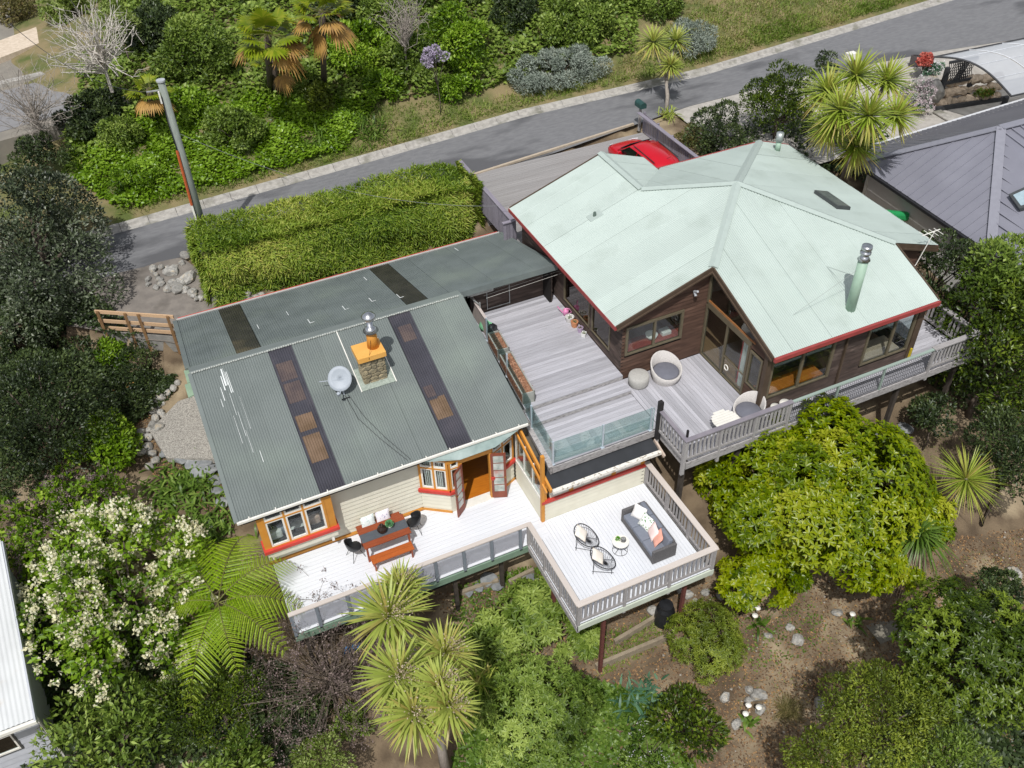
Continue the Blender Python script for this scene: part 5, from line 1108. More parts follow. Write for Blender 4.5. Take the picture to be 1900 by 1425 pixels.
for zz in np.arange(6, 13, .02):
    q = proj((pb[0], pb[1], zz))
    if q[1] < 152: break
pole = thing('power_pole', 'tall grey timber power pole with an orange cable guard at the hedge end', 'pole', pb)
MB().tube(pb, (pb[0] + .03, pb[1], zz), .17, .13, 14).build('pole', mat('pole_wood', '8a9189', '6f756d', rough=.85, scale=5, stretch=(4, 4, .6)), pole, True)
MB().tube((pb[0] + .03, pb[1], zz), (pb[0] + .03, pb[1], zz + .06), .16, n=14).build('cap', mat('zinc', 'd3d7d9', rough=.4, metal=.4), pole)
zo = zz; MB().beam((pb[0] - .17, pb[1] - .17, zo - 4.9), (pb[0] - .12, pb[1] - .14, zo - 2.6), .08, .06).build('cable_guard', mat('orange_guard', 'c9653a', rough=.6), pole); MB().beam((pb[0] - .17, pb[1] - .18, zo - 6.3), (pb[0] - .17, pb[1] - .17, zo - 4.91), .07, .06).build('cable_guard', M_WHITE, pole)
MB().path([(pb[0] - .11, pb[1] - .14, zo - 2.6), (pb[0] - .14, pb[1] - .12, zo - 1.5), (pb[0] - .1, pb[1] - .1, zo - .5)], .02, 5).build('cable', M_BLK, pole); MB().path([(pb[0] - .1, pb[1], zo - .3), (pb[0] - .55, pb[1] - .02, zo - .27)], .03, 5).build('bracket', M_ALU2, pole); MB().path([(pb[0] - .15, pb[1] - .1, zo - .3), (pb[0] - .15, pb[1] - .1, zo - .75)], .035, 6).build('insulator', M_WHITE, pole)
def sag(a, b, d, n=14): a, b = V3(a), V3(b); return [a + (b - a) * k / n - V3((0, 0, 4 * d * (k / n) * (1 - k / n))) for k in range(n + 1)]
e1 = at(20, 45, 9.5)
tag(MB().path(sag((pb[0] - .5, pb[1], zo - .28), e1, .7), .014, 4).build('power_line', M_BLK), 'thin black overhead line running from the pole over the upper street', 'cable')
tag(MB().path(sag((pb[0] + .1, pb[1], zo - 2.0), (4.2, 11.6, 4.4), .9), .008, 4).build('power_line', mat('grey_cable', '77797a')), 'thin grey service line from the pole towards the parking deck', 'cable')

# ------------------------------------------------------------------ plants
LM = {
 'olive': leafmat('leaf_olive', ['262f1e', '3f4b30', '626c50', '9da28e'], rough=.4, trans=.2),
 'dark': leafmat('leaf_dark', ['20291a', '36432a', '56633f'], rough=.4, trans=.2),
 'darkgloss': leafmat('leaf_dark_gloss', ['232f16', '3f5022', '6a7a3a'], rough=.34, spec=.35, trans=.22),
 'mid': leafmat('leaf_mid', ['3d5024', '6c8244', '9cae68'], trans=.3),
 'bright': leafmat('leaf_bright', ['466026', '779742', 'a4bc62'], trans=.35),
 'yellow': leafmat('leaf_yellow_green', ['394d18', '5f7526', '84923a', 'a1a850'], rough=.34, spec=.4, trans=.3),
 'lime': leafmat('leaf_lime', ['5f7039', '84965a', 'acb880'], trans=.35),
 'grey': leafmat('leaf_grey', ['6c756a', '8a9388', 'aab0a4'], rough=.7, trans=.2),
 'bluegreen': leafmat('leaf_blue_green', ['39543f', '557560', '7a967c'], trans=.25),
 'yellowbush': leafmat('leaf_bush', ['434f22', '68783a', '929e52'], trans=.3),
 'hedge': leafmat('leaf_hedge', ['506a2e', '7a9246', '9fb060', 'bcbc74'], trans=.35),
 'hedgetop': leafmat('leaf_hedge_top', ['617a3a', '8aa656', 'aec274'], trans=.35),
 'fern': leafmat('leaf_fern', ['4f6a26', '7b9a3e', 'a6bf5c', 'a99a50'], trans=.4),
 'cord': leafmat('leaf_cordyline', ['64773c', '8a9b54', 'acb870', 'b5a45e'], rough=.4, trans=.3),
 'corddark': leafmat('leaf_cordyline_dark', ['4a5f30', '71863f', '99a85c', 'b09c5c'], rough=.4, trans=.3),
 'strap': leafmat('leaf_strap', ['33491f', '5c763c', '8aa05e'], rough=.4, trans=.3),
 'dead': leafmat('leaf_dead', ['8c7a64', 'b8a68e', 'd0c0a8'], rough=.8, trans=.2),
 'palm': leafmat('leaf_palm', ['5e742f', '7f8f40', 'a6a453'], rough=.4, trans=.25),
 'palmgold': leafmat('leaf_palm_gold', ['7d6234', 'a98243', 'c29a58', '7a5636'], rough=.6, trans=.25),
 'cream': leafmat('flower_cream', ['d9d3a6', 'ece7c4', 'f3f0da'], rough=.7, trans=.3),
 'seed': leafmat('seed_head', ['5b4c4a', '776763', '94837d'], rough=.9, trans=.1),
 'white': leafmat('flower_white', ['e6e3e6', 'f4f2f2'], rough=.7, trans=.3),
 'pink': leafmat('flower_pink', ['c9b4bb', 'ddcdd0', 'ece4e4'], rough=.7, trans=.3),
 'coral': leafmat('flower_coral', ['b5483f', 'cc6a5c', 'd88a7a'], rough=.7, trans=.3),
 'mauve': leafmat('flower_mauve', ['a79ab0', 'c9c0d0'], rough=.7, trans=.3),
 'grass': leafmat('leaf_grass', ['56702c', '76914b', '96a562', 'b9a97a'], rough=.6, trans=.35),
 'tussock': leafmat('leaf_tussock', ['5a5a34', '7b7348', 'a08d62'], rough=.6, trans=.3),
 'ivy': leafmat('leaf_ivy', ['3d5722', '6b8a3c', '9cb860'], rough=.35, trans=.3),
 'litter': leafmat('leaf_litter', ['564434', '735a44', '937556', 'b08a58'], rough=.9, trans=.1),
}
M_BARKT = mat('tree_bark', '6d6156', '4b4239', rough=.95, scale=6, stretch=(3, 3, .7), bump=.4)
M_BARKG = mat('grey_bark', 'a39a90', '7b736b', rough=.95, scale=6, stretch=(3, 3, .7))
def lumps(c, R, k, spread=.72, rl=.42, up=.1):
    d = nrm(rand_dirs(k) + np.array([0, 0, up])); r = spread * (.55 + .45 * rng.random(k) ** .5)
    ctr = c + d * R * r[:, None]; rr = rl * min(R) * (.75 + .5 * rng.random(k))
    return ctr, rr
def crown_pts(c, R, n, k=26, spread=.72, rl=.42, floor=-.55, clumpvar=.22):
    """leaf positions on the outsides of many overlapping clumps, none of which lies inside another clump"""
    ctr, rr = lumps(c, R, k, spread, rl); tv = rng.normal(0, clumpvar, k)
    P, O, T = [], [], []
    got = 0
    for _ in range(6):
        i = rng.integers(0, k, n * 2); o = nrm(rand_dirs(n * 2) + np.array([0, 0, .35])); p = ctr[i] + o * rr[i][:, None] * (.82 + .22 * rng.random(n * 2))[:, None]
        ok = (p[:, 2] - c[2]) / R[2] > floor
        for j0 in range(0, k):
            dj = np.linalg.norm((p - ctr[j0]) , axis=1); ok &= ~((dj < rr[j0] * .68) & (i != j0))
        P.append(p[ok]); O.append(o[ok]); T.append(tv[i[ok]]); got += ok.sum()
        if got >= n: break
    P = np.concatenate(P)[:n]; O = np.concatenate(O)[:n]; T = np.concatenate(T)[:n]
    out = nrm(O * .7 + nrm((P - c) / R) * .5)
    return P, out, T, ctr, rr
def trunk_mesh(base, c, R, ctr, r, m, parent, limbs=9, name='trunk'):
    mb = MB(); base = V3(base); fork = base + (V3(c) - base) * .55
    mb.path([base, base + (fork - base) * .5 + V3(rng.normal(0, .06, 3)), fork], r, 7, r * .7)
    for j in range(min(limbs, len(ctr))):
        e = ctr[j]; mid = (fork + e) / 2 + V3(rng.normal(0, .12, 3)) * R[0] * .3; mb.path([fork, mid, e], r * .5, 5, r * .12)
    return mb.build(name, m, parent, True)
def tree(name, label, cat, px, py, zc, rpx, leaf, n, L, W, squash=.8, k=26, group=None, mode='leaf', trunk=.1, spread=.72, rl=.42, floor=-.6, bark=None, fl=None, rx=None, base=None, jit=.5, clumpvar=.2, rimbias=.0, droopy=0.0, kind=None):
    if zc is None:                          # a bush that sits on the slope
        zc = 5.0
        for _ in range(40):
            c = at(px, py, zc); zc = .6 * zc + .4 * (h1(c[0], c[1]) + .55 * rpx * squash * depth(c) / F_PX)
    c = at(px, py, zc); s = depth(c) / F_PX; r = rpx * s; R = np.array([(rx or rpx) * s, r, r * squash])
    P, O, T, ctr, rr = crown_pts(c, R, n, k, spread, rl, floor, clumpvar)
    bz = h1(c[0], c[1]) if base is None else base
    t = thing(name, label, cat, (c[0], c[1], bz), group); nn = len(P)
    if trunk: trunk_mesh((c[0], c[1], bz - .1), c, R, ctr, trunk, bark or M_BARKT, t)
    if mode == 'leaf':
        d = nrm(O * .45 + rand_dirs(nn) * jit + np.array([0, 0, .15 - droopy])); u = nrm(O + np.array([0, 0, .5]) + rand_dirs(nn) * .45)
        tint = .42 + T + rng.normal(0, .2, nn); tint = np.where(rng.random(nn) < .02, 1, tint)
        leaves('crown', P, d, u, L * (.55 + .85 * rng.random(nn)), W * (.6 + .75 * rng.random(nn)), tint, LM[leaf], t, kind)
    else:                                   # rosettes: a ring of leaves at each shoot tip
        m_ = 6; ax = nrm(O + np.array([0, 0, .55]) + rand_dirs(nn) * .25); a1 = nrm(np.cross(ax, rand_dirs(nn))); a2 = np.cross(ax, a1)
        ph = rng.random(nn) * 6.3; D, U, Q, TT = [], [], [], []
        for q in range(m_):
            f = ph + q * 2.4; lift = .15 + .5 * (q / m_); D.append(a1 * np.cos(f)[:, None] + a2 * np.sin(f)[:, None] + ax * lift); U.append(ax); Q.append(P); TT.append(.42 + T + .28 * q / m_ + rng.normal(0, .12, nn))
        nl = nn * m_
        leaves('crown', np.concatenate(Q), np.concatenate(D), np.concatenate(U) + rand_dirs(nl) * .15, L * (.75 + .5 * rng.random(nl)), W * (.8 + .4 * rng.random(nl)), np.concatenate(TT), LM[leaf], t, kind, fold=.12, droop=.12)
        # inner layer so that little shows through
        i = rng.integers(0, nn, nn); q = P[i] - O[i] * rr.mean() * .35; leaves('inner_leaves', q, nrm(O[i] + rand_dirs(nn) * .8), nrm(O[i] + rand_dirs(nn) * .5), L * 1.1, W * 1.3, .2 + .2 * rng.random(nn), LM[leaf], t)
    if fl:
        lf, nf, Lf, cl = fl; sel = rng.permutation(nn)[:nf]; up = P[sel] + O[sel] * .13; q = np.repeat(up, cl, 0) + rng.normal(0, Lf * .75, (nf * cl, 3)); dd = nrm(np.repeat(O[sel], cl, 0) + rand_dirs(nf * cl) * .9)
        leaves('blossom', q, dd, rand_dirs(nf * cl), Lf, Lf * .9, rng.random(nf * cl), LM[lf], t)
    return t, c, R, P, O
def blade_mesh(name, base, dirs, L, W, bend, tint, m, parent, kind=None, segs=4, up=(0, 0, 1)):
    """sword leaves: tapered strips that arch over under their own weight"""
    n = len(base); d = nrm(dirs); upv = np.broadcast_to(np.array(up, float), (n, 3)); s = nrm(np.cross(d, upv) + 1e-4)
    L = np.broadcast_to(L, n).astype(float); W = np.broadcast_to(W, n).astype(float); bend = np.broadcast_to(bend, n).astype(float); V = []
    prof = np.interp(np.linspace(0, 1, segs + 1), [0, .25, .6, 1], [.55, 1, .85, .04])
    for j in range(segs + 1):
        t = j / segs; c = base + d * (L * t)[:, None]; c = c - np.array([0, 0, 1]) * (bend * L * t ** 2.2)[:, None]
        V += [c + s * (W * prof[j] / 2)[:, None], c - s * (W * prof[j] / 2)[:, None]]
    v = np.stack(V, 1).reshape(-1, 3); b = np.arange(n)[:, None] * (2 * (segs + 1)); f = []
    for j in range(segs): f.append(np.stack([b[:, 0] + 2 * j, b[:, 0] + 2 * j + 2, b[:, 0] + 2 * j + 3, b[:, 0] + 2 * j + 1], 1))
    return fastmesh(name, v, np.stack(f, 1).ravel(), 4, m, parent, np.repeat(np.clip(tint, 0, 1), 2 * (segs + 1)), kind)
def rosette_dirs(n, lo=-.5, axis=(0, 0, 1)):
    i = np.arange(n) + .5; z = 1 - (1 - lo) * i / n; ph = i * 2.39996; r = np.sqrt(np.maximum(0, 1 - z * z)); d = np.stack([r * np.cos(ph), r * np.sin(ph), z], 1)
    ax = unit(axis); x = unit(np.cross(ax, (0.3, 1, 0.1))); y = np.cross(ax, x)
    return nrm(d[:, :1] * x + d[:, 1:2] * y + d[:, 2:] * ax + rng.normal(0, .06, (n, 3)))
def cabbage_tree(label, heads, base, leafname, hs_=.87, nl=90, group='cabbage trees', r0=.14, W=.055, singles=0, flowers=0, name='cabbage_tree'):
    """branched trunk with a ball of sword leaves on every branch end; heads: (px, py, z, radius px, axis)"""
    t = thing(name, label, 'tree', base, group); tr = MB(); pts = []
    for (px, py, z, rp, ax) in heads:
        c = at(px, py, z); L = rp * hs_ * depth(c) / F_PX; pts.append((c, L, ax))
    mean = sum(p[0] for p in pts) / len(pts); b = V3(base); fork = b + (mean - b) * .5; fork[2] = b[2] + (min(p[0][2] for p in pts) - b[2]) * .62
    tr.path([b - V3((0, 0, .2)), (b + fork) / 2 + V3((.05, -.04, 0)), fork], r0, 9, r0 * .75)
    for c, L, ax in pts: tr.path([fork, (fork + c) / 2 + V3((0, 0, -.1)), c - V3(unit(ax)) * .1], r0 * .6, 7, r0 * .4)
    tr.build('trunk', M_BARKG, t, True)
    for c, L, ax in pts:
        d = rosette_dirs(nl, -.55, ax); n = len(d); dn = d[:, 2]
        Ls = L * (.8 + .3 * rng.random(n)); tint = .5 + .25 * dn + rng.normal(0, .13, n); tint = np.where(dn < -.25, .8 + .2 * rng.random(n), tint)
        tint = np.clip(tint, 0, 1); bd = .08 + .16 * rng.random(n)
        ns = min(n, singles)
        hub = MB().lathe([(.001, -.12), (.06, -.1), (.075, .02), (.001, .1)], c, 8).build('leaf_head', M_BARKG, t)
        if ns:                                  # the leaves one can tell apart, each a piece of its head
            pick = rng.permutation(n)[:ns]; rest = np.setdiff1d(np.arange(n), pick)
            for j in pick: blade_mesh('leaf', (c + d[j] * .05)[None], d[j][None], Ls[j:j + 1], W, bd[j:j + 1], tint[j:j + 1], LM[leafname], hub)
        else: rest = np.arange(n)
        if len(rest): blade_mesh('leaves', c + d[rest] * .05, d[rest], Ls[rest], W, bd[rest], tint[rest], LM[leafname], hub, kind='stuff')
        if flowers:
            q = 260; a = nrm(V3(ax) + V3((.6, -.3, .1))); p0 = c + a * L * .45; p = p0 + rng.normal(0, L * .16, (q, 3)); leaves('flower_panicle', p, rand_dirs(q), rand_dirs(q), .05, .04, rng.random(q), LM['dead'], hub, 'stuff')
    return t
def strap_clump(name, label, cat, px, py, n, L, leaf, spread_=.35, W=.05, z=None, group=None, bend=.55, base=None, lo=.05, rxp=None):
    p = onground(px, py) if z is None else at(px, py, z); t = thing(name, label, cat, p, group); d = rosette_dirs(n, lo); b = p + rng.normal(0, 1, (n, 3)) * np.array([spread_, spread_, .03])
    blade_mesh('leaves', b, d + np.array([0, 0, .25]), L * (.6 + .55 * rng.random(n)), W, bend * (.6 + .6 * rng.random(n)), .5 + rng.normal(0, .25, n), LM[leaf], t); return t
def fern_frond(parent, c, az, L, lift, leaf, drop=.75, wid=.27):
    """one frond: arching midrib, paired pinnae, each pinna a row of small leaflets"""
    d = V3((math.cos(az), math.sin(az), 0)); s = V3((-d[1], d[0], 0)); np_ = 18
    mid = [c + d * L * t * (1 - .06 * t) + V3((0, 0, 1)) * (lift * L * t - drop * L * t ** 2.3) for t in np.linspace(0, 1, np_ + 1)]
    P, D, U, Ls, Ws, T = [], [], [], [], [], []
    for i in range(2, np_ + 1):
        t = i / np_; ln = L * wid * math.sin(math.pi * min(1, t * .93 + .07)) ** .6 * (1.15 if t < .6 else 1) ; tg = unit(mid[i] - mid[i - 1])
        for sg in (-1, 1):
            pd = unit(s * sg * .92 + tg * .42 + V3((0, 0, -.12))); up = unit(np.cross(tg, s)); up = up if up[2] > 0 else -up
            m = max(4, int(ln / .032)); side = unit(np.cross(pd, up))
            for q in range(m):
                f = (q + .5) / m; pp = mid[i] + pd * ln * f - V3((0, 0, 1)) * ln * .16 * f * f; wl_ = L * .021 * (1 - f ** 2.5) + .004
                for g in (-1, 1): P.append(pp); D.append(side * g + pd * .35 - up * .4); U.append(up); Ls.append(wl_ * 1.25); Ws.append(ln / m * 1.15); T.append(.35 + .35 * t + random.gauss(0, .08) + (.3 if f > .93 else 0))
    o = leaves('frond', np.array(P), np.array(D), np.array(U), np.array(Ls), np.array(Ws), np.array(T), LM[leaf], parent, fold=.02)
    MB().path(mid, .018, 4, .004).build('midrib', mat('frond_rib', '6f7236', '5b5a2c', rough=.7), o)
    return o
def fan_palm(label, px, py, z, rpx, base, group='fan palms on the bank', gold=.4, n=26):
    c = at(px, py, z); L = rpx * depth(c) / F_PX; t = thing('fan_palm', label, 'palm tree', base, group); tr = MB(); tr.path([V3(base) - V3((0, 0, .3)), (V3(base) + c) / 2, c], .14, 8, .16); tr.build('trunk', M_BARKT, t, True)
    dirs = nrm(rosette_dirs(n, -.8) + rng.normal(0, .16, (n, 3)))
    for j, d in enumerate(dirs):
        old = d[2] < -.15 + .5 * (gold - .4)
        if old and random.random() < .4: continue
        st = c + d * L * .5 - V3((0, 0, .12 * L)); MB().path([c, st], .015, 4).build('stalk', mat('frond_rib', '6f7236', '5b5a2c'), t)
        u = nrm(np.array([0, 0, 1.]) - d * d[2] + .01); s = np.cross(d, u); k = 19; a = np.linspace(-1.75, 1.75, k); dd = d[None] * np.cos(a)[:, None] + s[None] * np.sin(a)[:, None]
        blade_mesh('fan_leaf', np.repeat(st[None], k, 0), dd + u * .12, L * random.uniform(.42, .58) * (.8 + .3 * rng.random(k)) * (.75 + .25 * np.cos(a)), L * .085, .28 + .3 * old, np.clip(rng.random(k) * .6 + (.3 if old else .15), 0, 1), LM['palmgold' if old else 'palm'], t, segs=3, up=tuple(u))
    return t
def bare_shrub(name, label, px, py, z, rpx, m, base=None, n=60, tips=None, group=None, sq=.8, r0=.045, twig=.012):
    c = at(px, py, z); r = rpx * depth(c) / F_PX; b = V3((c[0], c[1], h1(c[0], c[1]) if base is None else base)); t = thing(name, label, 'shrub', b, group); mb = MB(); ends = []
    for i in range(n):
        d = nrm(rand_dirs(1)[0] + np.array([0, 0, .5])); e = c + d * r * np.array([1, 1, sq]) * random.uniform(.6, 1.05); f = b + (c - b) * random.uniform(.3, .8)
        mid = (f + e) / 2 + V3(rng.normal(0, r * .2, 3)); mb.path([f, mid, e], twig * 1.6, 4, twig * .5); ends += [e, mid * .4 + e * .6]
        for _ in range(3):
            g = mid + (e - mid) * random.random(); h = g + nrm(rand_dirs(1)[0] + d * .8) * r * random.uniform(.15, .35); mb.path([g, (g + h) / 2 + V3(rng.normal(0, r * .03, 3)), h], twig * .7, 3, twig * .35); ends.append(h)
    mb.path([b - V3((0, 0, .2)), (b + c) / 2, c], r0, 6, r0 * .6); mb.build('branches', m, t)
    if tips:
        leaf, cl, Lf = tips; q = np.repeat(np.array(ends), cl, 0) + rng.normal(0, Lf * 1.1, (len(ends) * cl, 3)); leaves('seed_heads', q, rand_dirs(len(q)), rand_dirs(len(q)), Lf, Lf * .8, rng.random(len(q)), LM[leaf], t, 'stuff')
    return t

# hedge: a clipped box of hanging bamboo-like leaves
hg = thing('hedge', 'long clipped hedge of narrow leaves between the driveway and the road', 'hedge', (-1.6, 15, 2))
HX0, HX1, HY0, HY1, HZ = -7.35, 3.85, 13.75, 16.35, 4.15
def hz0(x): return np.interp(x, [-7.4, 4], [1.75, 1.9])
MB().hexa([(HX0 + .3, HY0 + .35, 1.6), (HX1 - .4, HY0 + .35, 1.6), (HX1 - .4, HY1 - .3, 2.2), (HX0 + .3, HY1 - .3, 2.2), (HX0 + .3, HY0 + .35, HZ - .35), (HX1 - .4, HY0 + .35, HZ - .35), (HX1 - .4, HY1 - .3, HZ - .35), (HX0 + .3, HY1 - .3, HZ - .35)]).build('dark_core', mat('hedge_dark_core', '3f3f1e', '2c2c16', rough=.95, scale=9), hg)  # solid dark box added as core, the hedge's inner shade in its colour
def bulge(x, z=0): return .07 * np.sin(x * 1.9) + .06 * np.sin(x * 4.3 + 1) + .06 * np.sin(x * 9 + z * 3) + .1 * np.sin(z * 3.1 + x)
n = 24000; x = rng.uniform(HX0, HX1, n); z = hz0(x) + (HZ - hz0(x)) * rng.random(n) ** .9; y = HY0 + bulge(x, z) + .16 * rng.random(n) - .25 * ((z - 1.8) / 2.4) * 0
rc_ = np.clip((z - (HZ - .7)) / .7, 0, 1); y = y + rc_ ** 2 * .55
ed = np.clip((x - (HX1 - .8)) / .8, 0, 1); y += ed ** 2 * .8
P = np.stack([x, y, z], 1); D = np.stack([rng.normal(0, .9, n), -.6 - .5 * rng.random(n), -.3 + rng.normal(0, .6, n)], 1); U = np.stack([rng.normal(0, .4, n), -.8 * np.ones(n), .7 + rng.normal(0, .3, n)], 1)
tn = .36 + .16 * np.sin(x * .8 + 2) * np.sin(z * 1.3) + .3 * np.clip(np.sin(x * .55 - 1.2), 0, 1) * (z > 2.6) + rng.normal(0, .2, n)
leaves('front_leaves', P, D, U, .2 * (.6 + .8 * rng.random(n)), .04, tn, LM['hedge'], hg, 'stuff', droop=.15)
n = 20000; x = rng.uniform(HX0, HX1, n); y = HY0 + .25 + (HY1 - HY0 - .25) * rng.random(n); z = HZ + bulge(x * .8, y) * .6 + .14 * rng.random(n) - .5 * np.clip((x - (HX1 - .9)) / .9, 0, 1) ** 2
P = np.stack([x, y, z], 1); D = np.stack([rng.normal(0, .7, n), rng.normal(-.15, .7, n), .35 + rng.normal(0, .4, n)], 1); U = np.stack([rng.normal(0, .5, n), rng.normal(0, .5, n), np.ones(n)], 1)
leaves('top_leaves', P, D, U, .22 * (.6 + .7 * rng.random(n)), .042, .42 + .15 * np.sin(x * 1.3) + .15 * np.sin(x * .5 + y) + rng.normal(0, .2, n), LM['hedge'], hg, 'stuff', droop=.1)
for xe, sg in ((HX0, -1), (HX1, 1)):
    n = 4500; y = rng.uniform(HY0 + .2, HY1, n); z = 1.9 + (HZ - 1.8) * rng.random(n); P = np.stack([xe + sg * (.1 * rng.random(n) + bulge(y, z) * .7), y, z], 1); D = np.stack([sg * (.5 + .4 * rng.random(n)), rng.normal(0, .6, n), -.4 + rng.normal(0, .5, n)], 1)
    leaves('end_leaves', P, D, np.stack([sg * .8 * np.ones(n), rng.normal(0, .4, n), .7 * np.ones(n)], 1), .24 * (.7 + .6 * rng.random(n)), .042, .45 + rng.normal(0, .2, n), LM['hedge'], hg, 'stuff', droop=.15)

# --- left side
tree('tree', 'tall grey-green small-leaved tree filling the left edge beside the driveway', 'tree', 72, 475, 3.6, 240, 'olive', 27000, .15, .075, rx=152, squash=.8, k=46, trunk=.22, rl=.3, jit=.8)
tree('tree', 'dense dark blue-green rounded tree at the left edge below the tall grey-green one', 'tree', 80, 780, 1.6, 150, 'dark', 18000, .12, .06, k=36, rx=130, trunk=.14, rl=.36)
tree('shrub', 'bright green broad-leaved shrub at the left next to the dark rounded tree', 'shrub', 190, 835, None, 74, 'bright', 3200, .17, .1, k=16, trunk=.05)
tree('shrub', 'low dark spreading shrub at the left back corner of the cottage', 'shrub', 262, 672, None, 74, 'dark', 5200, .1, .045, k=18, rx=78, trunk=.05, squash=.6)
tree('shrub', 'dark green shrub with a few yellow flowers above the gravel path rocks', 'shrub', 232, 748, None, 62, 'dark', 3400, .11, .05, k=14, trunk=.05, squash=.6, fl=('palmgold', 8, .05, 5))
strap_clump('strap_leaf_plant', 'clump of broad strap leaves left of the cottage roof corner', 'plant', 345, 905, 520, .8, 'strap', .75, .08, bend=.6)
strap_clump('strap_leaf_plant', 'smaller strap-leaved clump tucked behind the tree fern', 'plant', 385, 985, 260, .75, 'strap', .5, .07, bend=.6)
tree('flowering_tree', 'spreading tree covered in cream flower clusters beside the tree fern', 'flowering tree', 240, 1105, .2, 200, 'bright', 8000, .19, .11, k=54, rx=178, trunk=.12, rl=.26, jit=.7, fl=('cream', 520, .095, 26), spread=.85)
ft = tree('flowering_tree', 'sparse left part of the garden tree with green leaf tufts and brown seed heads', 'flowering tree', 115, 975, .3, 125, 'bright', 5200, .17, .1, k=50, rx=165, trunk=.1, rl=.2, jit=.7, fl=('seed', 420, .06, 14), spread=.85)
fc = at(405, 1118, .9); tf = thing('tree_fern', 'tree fern with long bright green fronds leaning over the white deck', 'tree fern', (fc[0], fc[1], h1(fc[0], fc[1])))
MB().path([(fc[0] + .2, fc[1] - .1, h1(fc[0], fc[1]) - .2), (fc[0] + .1, fc[1], -1), fc], .13, 9, .12).build('trunk', mat('fern_trunk', '4a3c30', '33291f', rough=.95, scale=14), tf, True)
for k, (az, L, lf) in enumerate(((1.85, 3.3, .62), (1.05, 3.0, .6), (.35, 2.75, .5), (-.3, 2.6, .35), (-.9, 2.4, .25), (-1.6, 2.0, .15), (-2.25, 2.7, .1), (2.8, 1.7, .5))):
    fern_frond(tf, fc + V3((0, 0, .03 * (k % 3))), az, L, lf, 'fern')
tree('shrub', 'dark green rounded shrub with fine upright leaves below the tree fern', 'shrub', 395, 1290, -1.0, 112, 'darkgloss', 9000, .1, .035, k=30, trunk=.08, rx=112)
tree('shrub', 'broad glossy-leaved laurel in the bottom left corner', 'shrub', 205, 1375, -1.2, 125, 'mid', 3600, .2, .08, k=28, rx=150, trunk=.08, jit=.7)
tree('shrub', 'glossy-leaved laurel at the bottom edge left of the bare brown shrub', 'shrub', 425, 1415, -1.6, 70, 'mid', 1500, .2, .08, k=14, rx=95, trunk=.06, jit=.7)
bare_shrub('bare_shrub', 'leafless brown shrub with dry seed heads in front of the long railing', 610, 1250, -1.6, 185, M_BARKT, n=130, tips=('seed', 11, .055))
tree('shrub', 'pale lime-green shrub at the bottom edge below the bare brown one', 'shrub', 595, 1420, -1.8, 62, 'lime', 3200, .09, .05, k=16, trunk=.05)
cabbage_tree('multi-headed cabbage tree in the foreground in front of the long railing', [(722, 1143, 2.5, 104, (-.1, -.2, 1)), (742, 1092, 2.0, 66, (.2, .3, 1)), (824, 1213, 2.3, 84, (.3, 0, 1)), (740, 1256, 2.7, 100, (-.35, -.2, 1)), (815, 1272, 2.9, 72, (.3, .1, 1)), (768, 1325, 2.5, 88, (-.1, -.5, 1)), (832, 1312, 2.8, 72, (.4, -.4, .9))], at(828, 1440, -4.4), 'cord', nl=135, r0=.16, W=.078, singles=42, flowers=1)
strap_clump('strap_leaf_plant', 'grey-green sword-leaved plant half hidden behind the big round shrub', 'plant', 893, 1265, 60, 1.0, 'corddark', .15, .05, z=-1.2)
# --- front garden
tree('shrub', 'fresh green shrub of long drooping leaves under the deck corner', 'shrub', 985, 1140, -2.4, 72, 'mid', 560, .26, .075, k=18, mode='ros', trunk=.06, rx=78, droopy=.3)
tree('shrub', 'fresh green drooping-leaved shrub left of the deck corner shrub', 'shrub', 925, 1190, -2.6, 66, 'mid', 460, .25, .075, k=15, mode='ros', trunk=.06)
tree('shrub', 'fresh green drooping-leaved shrub right below the sun deck corner', 'shrub', 1062, 1185, -3.1, 56, 'mid', 380, .25, .075, k=13, mode='ros', trunk=.05)
tree('shrub', 'large round green shrub with upright leaves at the bottom centre', 'shrub', 985, 1325, -1.9, 135, 'mid', 1900, .15, .055, k=44, mode='ros', trunk=.1, rx=140, rl=.34)
tree('shrub', 'neat light green ball-shaped shrub to the right of the sun deck', 'shrub', 1314, 1192, -2.9, 84, 'yellowbush', 1250, .13, .035, k=26, mode='ros', trunk=.05, rx=70, rl=.4)
strap_clump('rosette_plant', 'blue-green rosette plant at the edge of the bare soil', 'plant', 1182, 1290, 120, .6, 'bluegreen', .4, .08, bend=.3)
tree('shrub', 'dark glossy shrub beside the blue-green rosette plant', 'shrub', 1275, 1345, -3.6, 72, 'darkgloss', 2400, .17, .07, k=18, trunk=.05, rx=85)
tree('flowering_shrub', 'low shrub sprinkled with tiny white flowers at the bottom edge', 'shrub', 1205, 1395, -4.0, 60, 'strap', 1800, .14, .05, k=14, trunk=.03, rx=90, squash=.5, fl=('white', 80, .035, 4))
mg = tree('tree', 'large yellow-green glossy-leaved tree in front of the brown house', 'tree', 1525, 915, .2, 190, 'yellow', 6500, .19, .085, k=46, mode='ros', trunk=.16, rx=228, rl=.4, squash=.85, spread=.72)
for px, py, zc, rp, rx_, nn in ((1420, 1070, -1.2, 80, 110, 850), (1630, 1035, -1.0, 80, 105, 800), (1340, 910, -.2, 85, 60, 600), (1700, 960, -.4, 80, 65, 600), (1500, 800, .8, 66, 140, 900)):
    t2, *_ = tree('tree', 'x', 'tree', px, py, zc, rp, 'yellow', nn, .2, .088, k=18, mode='ros', trunk=0, rx=rx_, rl=.36)
    for ch_ in list(t2.children):
        off = wloc(t2) - wloc(mg[0]); ch_.parent = mg[0]; ch_.location = tuple(off); ch_.name = 'crown'
    bpy.data.objects.remove(t2)
